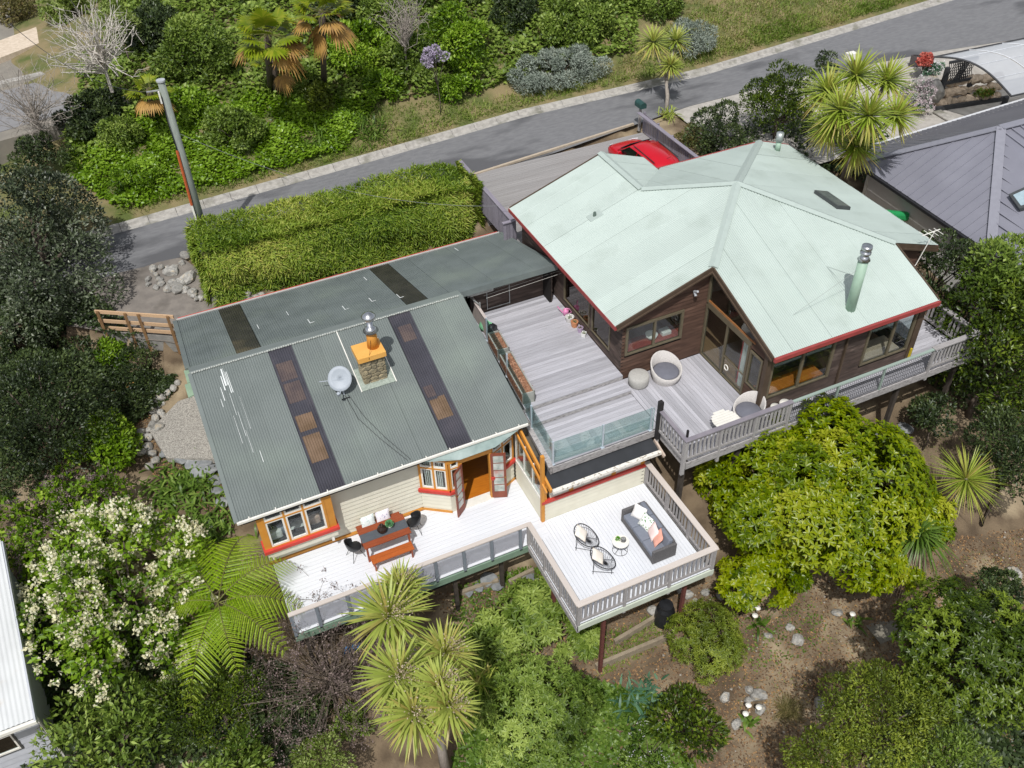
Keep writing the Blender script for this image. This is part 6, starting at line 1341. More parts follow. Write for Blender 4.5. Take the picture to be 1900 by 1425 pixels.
strap_clump('tussock', 'brown-green grass tussock on the bare soil', 'grass', 1462, 1318, 420, .75, 'tussock', .12, .012, bend=.5)
for i, (px, py, nn) in enumerate(((1405, 1158, 2), (1583, 1155, 1), (1388, 1338, 3))):
    t = strap_clump('lily', ['white lily clump left of the bare soil patch', 'single white lily in front of the grey mat', 'white lily clump near the rocks at the bottom'][i], 'plant', px, py, 26, .5, 'strap', .12, .1, group='white arum lilies'); p = V3(t.location)
    for q in range(nn): MB().lathe([(.01, .35), (.03, .5), (.09, .62), (.1, .64), (.02, .52)], p + V3((.25 * q - .2, .2 * (q % 2), 0)), 10).build('flower', M_WHITE, t, True)
# --- right side
tree('tree', 'tall dark glossy tree on the right edge beside the brown house deck', 'tree', 1850, 640, 2.2, 175, 'darkgloss', 13000, .18, .08, k=50, rx=112, trunk=.16, rl=.32, squash=1.0, jit=.7)
tree('tree', 'yellowish green tree at the right edge just below the grey roof', 'tree', 1868, 510, 4.2, 82, 'mid', 5200, .2, .085, k=22, rx=90, trunk=.12, jit=.7)
tree('shrub', 'thin-crowned olive shrub between the brown house and the grey-roofed one', 'shrub', 1748, 478, 3.6, 70, 'dark', 3600, .13, .055, k=22, rx=52, trunk=.08, rl=.3, jit=.8)
tree('shrub', 'dark shrub above the paling fence on the right', 'shrub', 1690, 540, 2.6, 45, 'dark', 2200, .12, .05, k=14, rx=40, trunk=.05)
tree('tree', 'dull green tree in shade on the right edge beside the pale flax', 'tree', 1880, 850, .4, 110, 'dark', 7500, .13, .055, k=30, rx=70, trunk=.1)
fx_ = at(1790, 888, -.6); cabbage_tree('variegated spiky plant with long arching striped leaves at the right', [(1792, 890, .1, 84, (0, -.1, 1))], (fx_[0], fx_[1], h1(fx_[0], fx_[1])), 'corddark', nl=150, W=.04, r0=.1, group=None, name='spiky_plant')
sk_ = at(1692, 1010, -.3); t = thing('dead_leaf_skirt', 'pale hanging dead leaves of a tall flax behind the yellow-green tree', 'plant', (sk_[0], sk_[1], h1(sk_[0], sk_[1])))
n = 260; a = rng.uniform(0, 6.3, n); blade_mesh('dead_leaves', sk_ + np.stack([.35 * np.cos(a), .35 * np.sin(a), rng.uniform(-.3, .3, n)], 1), np.stack([.35 * np.cos(a), .35 * np.sin(a), -1 + 0 * a], 1), 1.7 * (.6 + .5 * rng.random(n)), .035, .1, rng.random(n), LM['dead'], t)
n = 120; d = rosette_dirs(n, -.1); blade_mesh('leaves', sk_ + V3((.1, 0, .4)) + d * .1, d, 1.5 * (.6 + .5 * rng.random(n)), .055, .7, .3 + .4 * rng.random(n), LM['strap'], t)
tree('tree', 'dark glossy tree in the bottom right corner', 'tree', 1800, 1220, -.4, 165, 'darkgloss', 2600, .15, .065, k=60, mode='ros', rx=185, trunk=.15, rl=.3)
tree('tree', 'yellow-green small-leaved tree at the bottom right in front of the dark glossy one', 'tree', 1640, 1325, -.9, 125, 'yellowbush', 14000, .1, .042, k=60, rx=165, trunk=.12, rl=.27, jit=.8)
tree('shrub', 'yellow-green small-leaved bush at the bottom edge by the shaded soil', 'shrub', 1530, 1405, -1.4, 75, 'yellowbush', 5200, .1, .042, k=26, rx=95, trunk=.07, rl=.3, jit=.8)
tree('shrub', 'light green bush at the bottom edge near the right corner', 'shrub', 1770, 1425, -.8, 70, 'mid', 3000, .12, .05, k=20, rx=110, trunk=.06)
bt = at(1567, 332, 2.7)
cabbage_tree('big many-headed cabbage tree behind the pale green roof', [(1588, 140, 7.3, 72, (0, .2, 1)), (1535, 170, 7.0, 66, (-.4, .2, 1)), (1645, 150, 7.0, 66, (.4, .2, 1)), (1560, 205, 7.4, 72, (-.2, -.3, 1)), (1612, 215, 7.5, 72, (.1, -.4, 1)), (1662, 215, 6.6, 60, (.5, -.2, 1)), (1540, 235, 6.5, 58, (-.5, -.4, .8)), (1588, 272, 5.7, 62, (.1, -.7, .7))], bt, 'corddark', nl=150, W=.085, r0=.2)
cabbage_tree('slender cabbage tree with three heads at the road edge by the letterbox', [(1212, 78, 5.9, 46, (-.2, 0, 1)), (1254, 75, 5.7, 40, (.3, .1, 1)), (1244, 122, 5.0, 32, (.1, -.3, 1))], at(1236, 207, 3.0), 'cord', nl=110, W=.09, r0=.11)
tree('tree', 'dense dark evergreen with small leaves behind the pale green roof', 'tree', 1447, 188, 4.7, 84, 'darkgloss', 9500, .13, .06, k=36, rx=72, trunk=.14, rl=.34)
tree('shrub', 'rounded dark green shrub between the car barrier and the dark evergreen', 'shrub', 1325, 238, 3.7, 55, 'dark', 4200, .13, .06, k=20, rx=70, trunk=.06)
tree('shrub', 'reddish low shrub at the foot of the slender cabbage tree', 'shrub', 1275, 258, 3.2, 28, 'tussock', 1300, .13, .06, k=10, rx=40, trunk=.03)
strap_clump('strap_leaf_plant', 'small yellowish sword-leaved plant at the foot of the slender cabbage tree', 'plant', 1240, 215, 60, .8, 'cord', .2, .05, z=3.05)
tree('shrub', 'small dark shrub next to the white letterbox', 'shrub', 1540, 118, 4.0, 28, 'dark', 1000, .13, .06, k=9, trunk=.04)
# --- the bank across the road
BK = [('shrub', 'broad olive-green bush on the bank at the top centre', 1062, 42, 7.0, 66, 108, 'mid', 9000, .16, .08), ('shrub', 'tall bright green bush on the bank left of the grey shrub', 850, 78, 6.2, 92, 66, 'bright', 8000, .15, .075), ('shrub', 'fresh green bush on the bank with mauve blossom beside it', 765, 115, 5.0, 62, 52, 'mid', 4500, .15, .075), ('shrub', 'bright green bush on the bank between palms and mauve blossom', 655, 95, 6.2, 70, 66, 'bright', 6000, .15, .075), ('shrub', 'round green tree on the bank left of the palms', 368, 95, 7.6, 88, 74, 'mid', 9500, .14, .07), ('shrub', 'lime green shrub low on the bank above the strap leaves', 590, 185, 4.6, 36, 34, 'yellowbush', 2200, .14, .07), ('shrub', 'green bush on the bank right behind the power pole', 430, 245, 4.4, 58, 78, 'mid', 6500, .13, .07), ('shrub', 'olive bush left of the power pole top', 172, 218, 5.2, 62, 74, 'dark', 6000, .15, .075), ('shrub', 'dark green bush on the bank under the round tree', 330, 200, 4.8, 48, 60, 'ivy', 4200, .13, .08), ('tree', 'dark tree behind the bare pale tree at the top left', 285, 55, 8.5, 62, 60, 'dark', 5200, .15, .08), ('shrub', 'yellow-green bush at the very top left', 125, 18, 8.5, 42, 62, 'lime', 3200, .15, .08), ('shrub', 'rust brown bush in the top left corner', 28, 18, 8, 42, 42, 'tussock', 2600, .14, .07), ('shrub', 'tall green shrub at the top edge right of the palms', 705, 30, 7.2, 55, 55, 'mid', 4200, .15, .07), ('shrub', 'dark shrub at the top edge above the grey shrub', 955, 25, 6.8, 48, 55, 'dark', 3600, .15, .07), ('shrub', 'green shrub at the top edge above the slender cabbage tree', 1215, 15, 7.0, 40, 65, 'mid', 3600, .15, .07), ('shrub', 'green bank shrub under the gold palm fronds', 560, 150, 5.0, 40, 40, 'mid', 2800, .14, .07), ('shrub', 'dark green leafy mass below the fresh green bush', 850, 165, 4.2, 36, 50, 'ivy', 3000, .13, .07), ('tree', 'tall dark tree at the top edge between the palms', 640, 8, 9, 60, 70, 'dark', 5200, .16, .08), ('shrub', 'green bank shrub above the strap-leaved clump', 705, 165, 4.6, 42, 45, 'ivy', 3000, .14, .07)]
for nm, lb_, px, py, zc, rp, rx_, lf, nn, L, W in BK: tree(nm, lb_, nm, px, py, None, rp, lf, nn, L * 1.25, W * 1.25, rx=rx_, k=26, trunk=.08, rl=.34, jit=.7)
gs = tree('shrub', 'wide silver-grey shrub spilling down the bank to the kerb', 'shrub', 1040, 130, None, 52, 'grey', 12000, .17, .045, rx=135, k=34, trunk=.05, rl=.4, jit=.9, squash=.7)
tree('shrub', 'silver-grey shrub behind the slender cabbage tree', 'shrub', 1285, 72, None, 52, 'grey', 5500, .17, .045, rx=46, k=22, trunk=.05, rl=.36, jit=.9)
tree('flowering_shrub', 'mauve blossom on the bank between the green bushes', 'shrub', 808, 108, 6.2, 26, 'mauve', 900, .1, .08, rx=30, k=9, trunk=.03)
for i, (px, py, nn, L) in enumerate(((668, 222, 190, 1.1), (612, 250, 150, 1.0), (562, 262, 130, 1.0), (503, 300, 110, .9), (690, 250, 120, .9), (183, 295, 60, 1.2))):
    p = onground(px, py); t = strap_clump('strap_leaf_plant', ['largest clump of dark strap leaves on the bank', 'strap-leaved clump left of the largest one on the bank', 'strap-leaved clump under the lime green shrub', 'small strap-leaved clump near the kerb by the hedge', 'strap-leaved clump nearest the kerb right of the largest one', 'pale long-leaved flax at the driveway entrance'][i], 'plant', px, py, nn, L, 'strap' if i < 5 else 'cord', .55 if i < 3 else .3, .06, group='strap-leaved clumps on the bank')
fan_palm('green fan palm with golden old leaves in the middle of the bank', 497, 62, 8.6, 75, at(500, 165, 4.5), n=30, gold=.35); fan_palm('tall fan palm with orange dead fronds at the top edge', 598, 22, 9.2, 70, at(600, 150, 4.8), n=28, gold=.75); fan_palm('small golden fan palm behind the power pole top', 278, 168, 6.4, 48, at(280, 215, 4.4), n=20, gold=.6); fan_palm('low golden fan palm below the green fan palm', 508, 112, 6.4, 52, at(512, 180, 4.2), n=18, gold=.7)
bare_shrub('bare_tree', 'pale leafless tree with white branches over the upper street', 178, 78, 8.0, 95, mat('white_bark', 'c9c2b8', 'a39b91', rough=.9), n=90, r0=.08, twig=.02, base=5.9); bare_shrub('bare_tree', 'thin grey leafless tree at the left edge by the upper street', 55, 190, 6.5, 85, M_BARKG, n=90, r0=.07, twig=.013, base=4.5); bare_shrub('bare_tree', 'grey twiggy bush at the top edge among the green bushes', 745, 30, 7.5, 60, M_BARKG, n=60, r0=.05, twig=.014, base=5)
# more trees closing the top edge, farther back
for i, (px, py, zc, rp, lf) in enumerate(((420, -30, 10, 70, 'mid'), (560, -45, 10, 70, 'dark'), (760, -35, 9, 70, 'mid'), (880, -40, 9, 65, 'dark'), (1000, -45, 9, 70, 'mid'), (1150, -50, 8, 60, 'dark'), (1290, -50, 7.5, 55, 'mid'), (230, -20, 10, 60, 'mid'))):
    tree('tree', ['green', 'dark', 'mid-green', 'deep green', 'leafy', 'shadowy', 'far right', 'far left'][i] + ' tree crown cut by the top edge of the view', 'tree', px, py, None, rp, lf, 3200, .24, .12, k=20, trunk=.12, rl=.36)

# ground cover
def scatter(name, poly_px, n, fn, z=None, kind='stuff'):
    """n points on the ground inside a patch given by its corners"""
    c = np.array([onground(*q)[:2] for q in poly_px]); mn, mx = c.min(0), c.max(0); P = np.zeros((0, 2))
    while len(P) < n:
        q = rng.uniform(mn, mx, (n * 2, 2)); ins = np.zeros(len(q), bool); j = len(c) - 1
        for i in range(len(c)):
            a, b = c[i], c[j]; cond = ((a[1] > q[:, 1]) != (b[1] > q[:, 1])) & (q[:, 0] < (b[0] - a[0]) * (q[:, 1] - a[1]) / (b[1] - a[1] + 1e-9) + a[0]); ins ^= cond; j = i
        P = np.concatenate([P, q[ins]])
    P = P[:n]; return np.stack([P[:, 0], P[:, 1], hh(P[:, 0], P[:, 1])], 1)
def grass(name, poly, n, L, leaf, W=.03, lean=.5, label=None):
    b = scatter(name, poly, n, None); pn = .5 + .3 * np.sin(b[:, 0] * .9) * np.sin(b[:, 1] * 1.1 + 1)
    d = nrm(np.stack([rng.normal(0, lean, n), rng.normal(-.1, lean, n), np.ones(n)], 1)); return blade_mesh(name, b - np.array([0, 0, .03]), d, L * (.5 + .8 * rng.random(n)), W, .3, pn + rng.normal(0, .2, n), LM[leaf], None, 'stuff', segs=2)
grass('bank_grass', [(225, 400), (480, 335), (650, 292), (960, 200), (1300, 120), (1750, -15), (1500, -60), (1260, 40), (1130, 130), (900, 190), (700, 200), (560, 290), (380, 330), (230, 340)], 42000, .38, 'grass', W=.035)
LM['drygrass'] = leafmat('leaf_dry_grass', ['5d6c34', '8d8a55', 'b8a67e', 'c9b694'], rough=.7, trans=.3)
grass('bank_grass', [(1120, 140), (1300, 115), (1760, -20), (1700, -90), (1250, -60), (1270, 30)], 11000, .4, 'drygrass', W=.045); grass('bank_grass', [(1290, 110), (1500, 60), (1760, -20), (1480, 30), (1310, 80)], 7000, .4, 'grass', W=.045)
grass('garden_grass', [(1110, 1260), (1120, 1180), (1215, 1140), (1240, 1185)], 900, .3, 'grass'); grass('garden_grass', [(930, 1070), (1010, 1045), (1000, 1075), (945, 1095)], 600, .22, 'ivy')
def ivy(name, poly, n, L, leaf='ivy', h=.35):
    b = scatter(name, poly, n, None); k = .5 + .5 * np.sin(b[:, 0] * 2.1) * np.sin(b[:, 1] * 1.7 + .5); b[:, 2] += h * k * rng.random(n) ** .5 + .02
    return leaves(name, b, rand_dirs(n) * np.array([1, 1, .4]) + np.array([0, -.2, .1]), rand_dirs(n) * .5 + np.array([0, -.25, 1]), L * (.6 + .8 * rng.random(n)), L * .8, .3 + .4 * k + rng.normal(0, .18, n), LM[leaf], None, 'stuff')
ivy('ivy_cover', [(228, 395), (390, 350), (640, 285), (700, 200), (560, 170), (330, 190), (150, 260), (120, 330)], 30000, .16, h=.7)
ivy('bank_undergrowth', [(120, 330), (330, 190), (700, 200), (960, 160), (1180, 100), (1180, -40), (300, -30), (150, 150)], 34000, .24, 'mid', h=1.0)
ivy('shade_undergrowth', [(-40, 900), (300, 700), (180, 560), (-60, 520)], 9000, .16, 'dark', h=.6); ivy('shade_undergrowth', [(40, 1440), (560, 1420), (560, 1250), (300, 1150), (100, 1000), (20, 1100)], 9000, .18, 'dark', h=.5); ivy('shade_undergrowth', [(1600, 1440), (1960, 1440), (1960, 1120), (1700, 1230)], 7000, .16, 'dark', h=.5); ivy('shade_undergrowth', [(1700, 700), (1960, 900), (1960, 420), (1760, 430)], 7000, .18, 'dark', h=.5); ivy('shade_undergrowth', [(830, 1440), (1300, 1440), (1180, 1300), (900, 1250)], 6000, .15, 'strap', h=.3); ivy('front_ground_cover', [(1080, 1260), (1250, 1300), (1130, 1340)], 1500, .15, 'strap', h=.25)
ivy('shade_undergrowth', [(1300, 300), (1580, 330), (1700, 430), (1760, 420), (1640, 250), (1480, 210), (1290, 270)], 6000, .16, 'dark', h=.5)
b = scatter('l', [(1050, 1090), (1300, 1060), (1900, 980), (1960, 1440), (1150, 1440), (880, 1250), (800, 1100)], 24000, None); b[:, 2] += .02; n = len(b)
leaves('leaf_litter', b, rand_dirs(n) * np.array([1, 1, .25]), rand_dirs(n) * .4 + np.array([0, 0, 1]), .04 + .09 * rng.random(n), .03 + .03 * rng.random(n), rng.random(n) ** 1.3, LM['litter'], None, 'stuff')
b = scatter('l', [(240, 700), (400, 860), (440, 980), (300, 900), (230, 800)], 2500, None); b[:, 2] += .02; n = len(b)
leaves('leaf_litter', b, rand_dirs(n) * np.array([1, 1, .25]), rand_dirs(n) * .4 + np.array([0, 0, 1]), .05 + .05 * rng.random(n), .045, rng.random(n), LM['litter'], None, 'stuff')

# ------------------------------------------------------------------ stones, beds and fences
M_ROCK = mat('grey_rock', 'a8a59e', '7f7d78', rough=.9, rnd=.2, scale=5, amt=.9, bump=.4, coord='obj', c3='b5a892', s3=3); M_SLAB = mat('slate_slab', '8d8f8f', '707375', rough=.85, rnd=.15, scale=3, amt=.8, coord='obj')
def rock_mesh(nm, m, seed, flat=1.0):
    r_ = random.Random(seed); bm = bmesh.new(); bmesh.ops.create_icosphere(bm, subdivisions=2, radius=.5)
    for v in bm.verts: v.co *= 1 + r_.uniform(-.13, .13); v.co.z *= flat
    for _ in range(5):
        nn = Vector((r_.gauss(0, 1), r_.gauss(0, 1), r_.gauss(0, 1))).normalized()
        for v in bm.verts:
            e = v.co.dot(nn) - .36
            if e > 0: v.co -= nn * e
    me = bpy.data.meshes.new(nm); bm.to_mesh(me); bm.free(); me.materials.append(m); return me
ROCKS = [rock_mesh('stone', M_ROCK, s) for s in range(5)]; SLABS = [rock_mesh('slab', M_SLAB, s, .3) for s in range(3)]
def put_rock(nm, p, s, parent=None, meshes=ROCKS, sq=.75):
    o = bpy.data.objects.new(nm, random.choice(meshes)); COL.objects.link(o); o.location = tuple(V3(p) - (wloc(parent) if parent is not None else 0)); o.scale = (s * random.uniform(.85, 1.3), s * random.uniform(.75, 1.0), s * sq); o.rotation_euler = (random.uniform(-.25, .25), random.uniform(-.25, .25), random.uniform(0, 6.3)); o.parent = parent; return o
def border(name, label, cat, px_pts, meshes=ROCKS, sq=.75, nm='stone'):
    p0 = onground(*px_pts[0][:2]); t = thing(name, label, cat, p0)
    for x, y, s in px_pts: p = onground(x, y); put_rock(nm, p + V3((0, 0, s * .2)), s, t, meshes, sq)
    return t
pp = [(345, 478, .55), (300, 498, .3), (312, 500, .3), (325, 496, .25), (338, 490, .3), (285, 502, .42), (318, 508, .55), (290, 512, .3), (276, 520, .28), (296, 520, .3), (352, 520, .65), (338, 528, .5), (322, 530, .55), (300, 528, .35), (332, 540, .55), (312, 540, .4), (290, 536, .3), (346, 540, .4), (358, 545, .4), (275, 530, .25)] + [(362 + k * 9 + random.uniform(-3, 3), 540 + random.uniform(0, 14) + k * .4, random.uniform(.22, .38)) for k in range(16)] * 1 + [(366 + k * 8, 556 + random.uniform(-3, 3), random.uniform(.2, .3)) for k in range(14)]
border('rock_border', 'heap and edging of pale grey rocks at the left end of the hedge', 'rocks', pp)
pp = [(322, 722, .35), (312, 730, .3), (300, 738, .4), (288, 745, .42), (296, 755, .35), (303, 752, .3), (285, 765, .4), (298, 768, .38), (290, 780, .42), (304, 772, .35), (284, 790, .4), (296, 796, .5), (278, 800, .35), (275, 815, .42), (262, 805, .4), (258, 822, .45), (275, 832, .4), (265, 842, .4), (283, 845, .42), (252, 838, .35), (290, 858, .4), (278, 868, .35), (330, 712, .3)]
border('rock_border', 'line of grey rocks beside the gravel path left of the cottage', 'rocks', pp)
border('stone_steps', 'flat grey slabs below the gravel path', 'paving', [(312, 842, .7), (330, 838, .7), (352, 840, .6), (372, 835, .6), (340, 855, .8), (362, 858, .8), (382, 862, .7), (395, 875, .7), (372, 880, .7), (400, 895, .6), (408, 915, .6), (412, 935, .5)], SLABS, .8, 'slab')
border('stone_steps', 'flat grey stones on the slope below the long deck', 'paving', [(905, 1078, .6), (925, 1088, .55), (888, 1092, .5), (980, 1075, .6), (995, 1090, .7), (1010, 1100, .6), (1000, 1115, .5), (870, 1100, .4), (1045, 1108, .5), (1020, 1085, .5)], SLABS, .8, 'slab')
border('stone_steps', 'broken stone steps under the brown house deck', 'paving', [(1610, 830, .9), (1640, 815, .9), (1580, 850, .8), (1600, 870, .8), (1650, 850, .8), (1680, 800, .8), (1560, 825, .7), (1630, 885, .7)], SLABS, .9, 'slab')
ROCKL = ['small pale rock just right of the sun deck corner', 'broad grey rock under the right edge of the sun deck', 'small rock below the broad one by the sun deck', 'rock nearest the railing post right of the sun deck', 'flat rock in the middle of the bare soil patch', 'small rock left of the pale rock pair near the ball shrub', 'largest rock of the cluster below the ball-shaped shrub', 'smallest rock of the cluster below the ball-shaped shrub', 'rock at the left of the cluster below the ball-shaped shrub', 'rock beside the white lilies at the bottom', 'rock left of the single white lily', 'big pale rock in the shade at the right edge', 'small rock just above the middle of the bare soil', 'rock under the white lilies at the bottom edge', 'rock beside the brown grass tussock', 'small rock between the lily clump and the flat rock', 'tiny rock between ball shrub and yellow-green tree', 'rock half hidden beside the black compost bin']
for i, (x, y, s) in enumerate(((1308, 1100, .3), (1275, 1105, .45), (1290, 1118, .3), (1262, 1095, .3), (1480, 1190, .5), (1390, 1282, .35), (1405, 1292, .5), (1388, 1300, .3), (1345, 1295, .4), (1410, 1318, .45), (1552, 1138, .35), (1880, 1070, .7), (1465, 1165, .3), (1365, 1345, .35), (1520, 1305, .4), (1425, 1180, .25), (1335, 1108, .3), (1212, 1135, .5))):
    p = onground(x, y); o = put_rock('rock', p + V3((0, 0, s * .15)), s); tag(o, ROCKL[i], 'rock', 'loose rocks on the garden soil')
def sleeper(label, a, b, w=.12, h=.28):
    p, q = onground(*a), onground(*b); tag(MB().beam(p + V3((0, 0, h * .3)), q + V3((0, 0, h * .3)), w, h).build('garden_sleeper', mat('sleeper', '9a8d78', '75695a', rough=.9, scale=5)), label, 'garden edging')
sleeper('long grey timber garden edge under the sun deck', (1105, 1240), (1245, 1182)); sleeper('short timber garden edge behind the long one under the sun deck', (1140, 1195), (1215, 1150)); sleeper('timber edge on the slope below the long deck', (855, 1105), (925, 1082)); sleeper('short cross timber of the garden bed by the black compost bin', (1222, 1150), (1236, 1170)); sleeper('pale timber step beside the stones below the long deck', (945, 1085), (990, 1062))
cbp = onground(1232, 1150); cb = thing('compost_bin', 'black plastic compost bin under the sun deck', 'compost bin', cbp); MB().lathe([(.001, 0), (.38, 0), (.36, .3), (.3, .65), (.24, .78), (.001, .82)], cbp, 14).build('body', M_BLK, cb); MB().lathe([(.001, .8), (.25, .8), (.24, .87), (.001, .9)], cbp, 14).build('lid', M_BLK, cb)
p = onground(1640, 1165); tag(MB().hexa([p + V3((-.55, -.45, .03)), p + V3((.5, -.5, .03)), p + V3((.62, .42, .03)), p + V3((-.5, .5, .03)), p + V3((-.55, -.45, .06)), p + V3((.5, -.5, .06)), p + V3((.62, .42, .06)), p + V3((-.5, .5, .06))]).build('mat', mat('grey_sacking', '8b8577', '726c60', rough=.95, scale=30, bump=.3)), 'square grey sacking mat on the shaded soil', 'mat')
p = onground(1690, 1138); tag(MB().beam(p + V3((0, -.35, .03)), p + V3((.05, .35, .06)), .32, .05).build('stone_slab', M_SLAB), 'thin slate slab beside the grey sacking mat', 'slab')
p = onground(652, 1205); tag(MB().rings([[p + V3((a * s, b * s * .5, z)) for a, b in ((-.3, -.2), (.25, -.25), (.35, .15), (-.2, .25))] for z, s in ((.02, 1), (.12, .9), (.16, .3))]).build('tarpaulin', mat('blue_tarp', '3f7fb5', '2f6ea3', rough=.6)), 'crumpled blue tarpaulin under the bare brown shrub', 'tarpaulin')
# timber rail fence by the driveway
fa, fb2 = at(322, 588, 2.85), at(176, 578, 2.85); M_NEWT = mat('raw_timber', 'c9a987', 'b08f6c', rough=.8, scale=4, rnd=.08, coord='obj', stretch=(3, 10, 10)); rfn = thing('rail_fence', 'raw timber post-and-rail fence left of the cottage above the low wall', 'fence', fb2)
for dzz in (0, -.42, -.75): MB().beam(fa + V3((0, 0, dzz)), fb2 + V3((0, 0, dzz)), .05, .14).build('rail', M_NEWT, rfn)
for k in (.08, .45, .62, .97): q = fa + (fb2 - fa) * k; MB().box(q[0] - .05, q[0] + .05, q[1] - .14, q[1] - .04, q[2] - 1.7, q[2] + .06).build('post', mat('brown_post', '8a6a48', '6e5439', rough=.85), rfn)
for k in range(4): MB().beam(fa + V3((0, -.06, -.98 - k * .19)), fb2 + V3((0, -.06, -.98 - k * .19)), .03, .18).build('retaining_board', mat('grey_retaining', '8d8a84', '716e69', rough=.9, scale=4), rfn)
gfp = at(168, 668, .3); gf = thing('garden_fence', 'weathered low timber fence end beside the dark left shrubs', 'fence', gfp)
for k in range(5): MB().box(gfp[0] + .0, gfp[0] + .05, gfp[1] - k * .55 - .5, gfp[1] - k * .55, -.4, .6 - .05 * k).build('board', mat('brown_post', '8a6a48'), gf)
pf_ = at(1770, 545, 2.3); f3 = thing('paling_fence', 'pale brown paling fence in the gap beside the brown house', 'fence', (pf_[0] - 1, pf_[1] + 1, 1.0))
for k in range(16): x = pf_[0] - 1.2 + k * .17; y = pf_[1] + 1.0 - k * .12; MB().beam((x, y, .9), (x, y, 2.25), .1, .025, up=(0, 1, 0)).build('paling', mat('pale_brown_paling', 'b39a84', '8f7864', rough=.9, rnd=.1), f3)
MB().beam((pf_[0] - 1.25, pf_[1] + 1.08, 2.0), (pf_[0] + 1.4, pf_[1] - .78, 2.0), .05, .1).build('rail', M_JOIST, f3)

# ------------------------------------------------------------------ neighbours
M_GROOF = mat('grey_steel_roof', '85858f', '7b7b85', rough=.45, scale=.8, amt=.8, spec=.4)
M_GWALL = mat('pale_render', 'dcd9d4', 'cfccc7', rough=.9, scale=2)
nb = thing('house', 'neighbouring house with a grey ribbed steel hip roof at the right edge', 'house', at(1800, 400, 3.0))
ze, za = 3.5, 5.7
L0 = at(1592, 302, ze); B0 = at(1838, 468, ze); AP = at(1857, 238, za); R0 = at(1622, 270, ze); R1 = at(1985, 160, ze); FR = at(2120, 640, ze); AP2 = at(2080, 180, za)
_d = unit((B0 - L0) * np.array([1, 1, 0]))
def ribbed(poly, down, m, parent, sp=.42, name='roof_plane'):
    poly = [V3(p) for p in poly]; nrm_ = unit(np.cross(poly[1] - poly[0], poly[2] - poly[0])); nrm_ = nrm_ if nrm_[2] > 0 else -nrm_
    o = MB().extr(poly, nrm_ * -.06).build(name, m, parent); dn = unit(V3(down) - nrm_ * np.dot(down, nrm_)); u = np.cross(nrm_, dn); us_ = [np.dot(p, u) for p in poly]; k = min(us_) + sp * .5
    while k < max(us_):
        hit = []
        for a, b in zip(poly, poly[1:] + poly[:1]):
            ua, ub = np.dot(a, u) - k, np.dot(b, u) - k
            if ua * ub < 0: hit.append(a + (b - a) * ua / (ua - ub))
        if len(hit) == 2 and np.linalg.norm(hit[0] - hit[1]) > .15:
            p, q = hit; MB().beam(p + nrm_ * .017, q + nrm_ * .017, .035, .034, up=tuple(nrm_)).build('rib', m, o)
        k += sp
    return o
pr = np.array([_d[1], -_d[0], 0]); pr = pr if np.dot(pr, AP - L0) < 0 else -pr
o1 = ribbed([L0, B0, AP], pr, M_GROOF, nb); o2 = ribbed([L0, AP, AP2, R1, R0], (-.15, 1, 0), mat('grey_steel_shade', '77777c', '6c6c72', rough=.5, scale=.8), nb, .3); o3 = ribbed([AP, B0, FR, AP2], _d, M_GROOF, nb)  # back slope gets a darker copy of the steel, its shade painted in
for a, b in ((L0, AP), (AP, B0), (AP, AP2)): MB().beam(a + (AP - a) * .0 + V3((0, 0, .05)), b + V3((0, 0, .05)), .36, .035).build('ridge_cap', mat('grey_cap', '8c8c95', '83838c', rough=.45), nb)
MB().beam(L0 + pr * .06 - V3((0, 0, .08)), B0 + pr * .06 - V3((0, 0, .08)), .12, .12).build('gutter', mat('dark_gutter', '2b2b2e', rough=.5), nb); MB().beam(R0 + V3((0, .1, -.05)), R1 + V3((0, .1, -.05)), .12, .1).build('gutter', mat('white_edge', 'd5d6d8', rough=.6), nb)
w0, w1 = L0 - pr * .35 + _d * .45, B0 - pr * .35
MB().hexa([(w0[0], w0[1], .0), (w1[0], w1[1], -.5), tuple((w1 - pr * .15)[:2]) + (-.5,), tuple((w0 - pr * .15)[:2]) + (.0,), (w0[0], w0[1], ze - .1), (w1[0], w1[1], ze - .1), tuple((w1 - pr * .15)[:2]) + (ze - .1,), tuple((w0 - pr * .15)[:2]) + (ze - .1,)]).build('wall', M_GWALL, nb)
MB().beam((w0[0], w0[1], 1.5), (w0[0], w0[1], ze - .1), .12, .12).build('corner_trim', M_WHITE, nb)
cxx = w0 + (w1 - w0) * .72 + pr * .08; MB().tube((cxx[0], cxx[1], 1.5), (cxx[0], cxx[1], ze - .15), .05, n=8).build('downpipe', mat('dark_gutter', '2b2b2e'), nb)
MB().beam(R0 - V3((-.5, .4, 0)) * 1.0, R1 - V3((0, .4, 0)), .15, .2).build('fascia', M_GWALL, nb)
MB().hexa([(R0[0] + .6, R0[1] - .5, 1.0), (R1[0], R1[1] - .5, 2.5), (R1[0], R1[1] - .7, 2.5), (R0[0] + .6, R0[1] - .7, 2.5), (R0[0] + .6, R0[1] - .5, ze - .1), (R1[0], R1[1] - .5, ze - .1), (R1[0], R1[1] - .7, ze - .1), (R0[0] + .6, R0[1] - .7, ze - .1)]).build('wall', M_GWALL, nb)
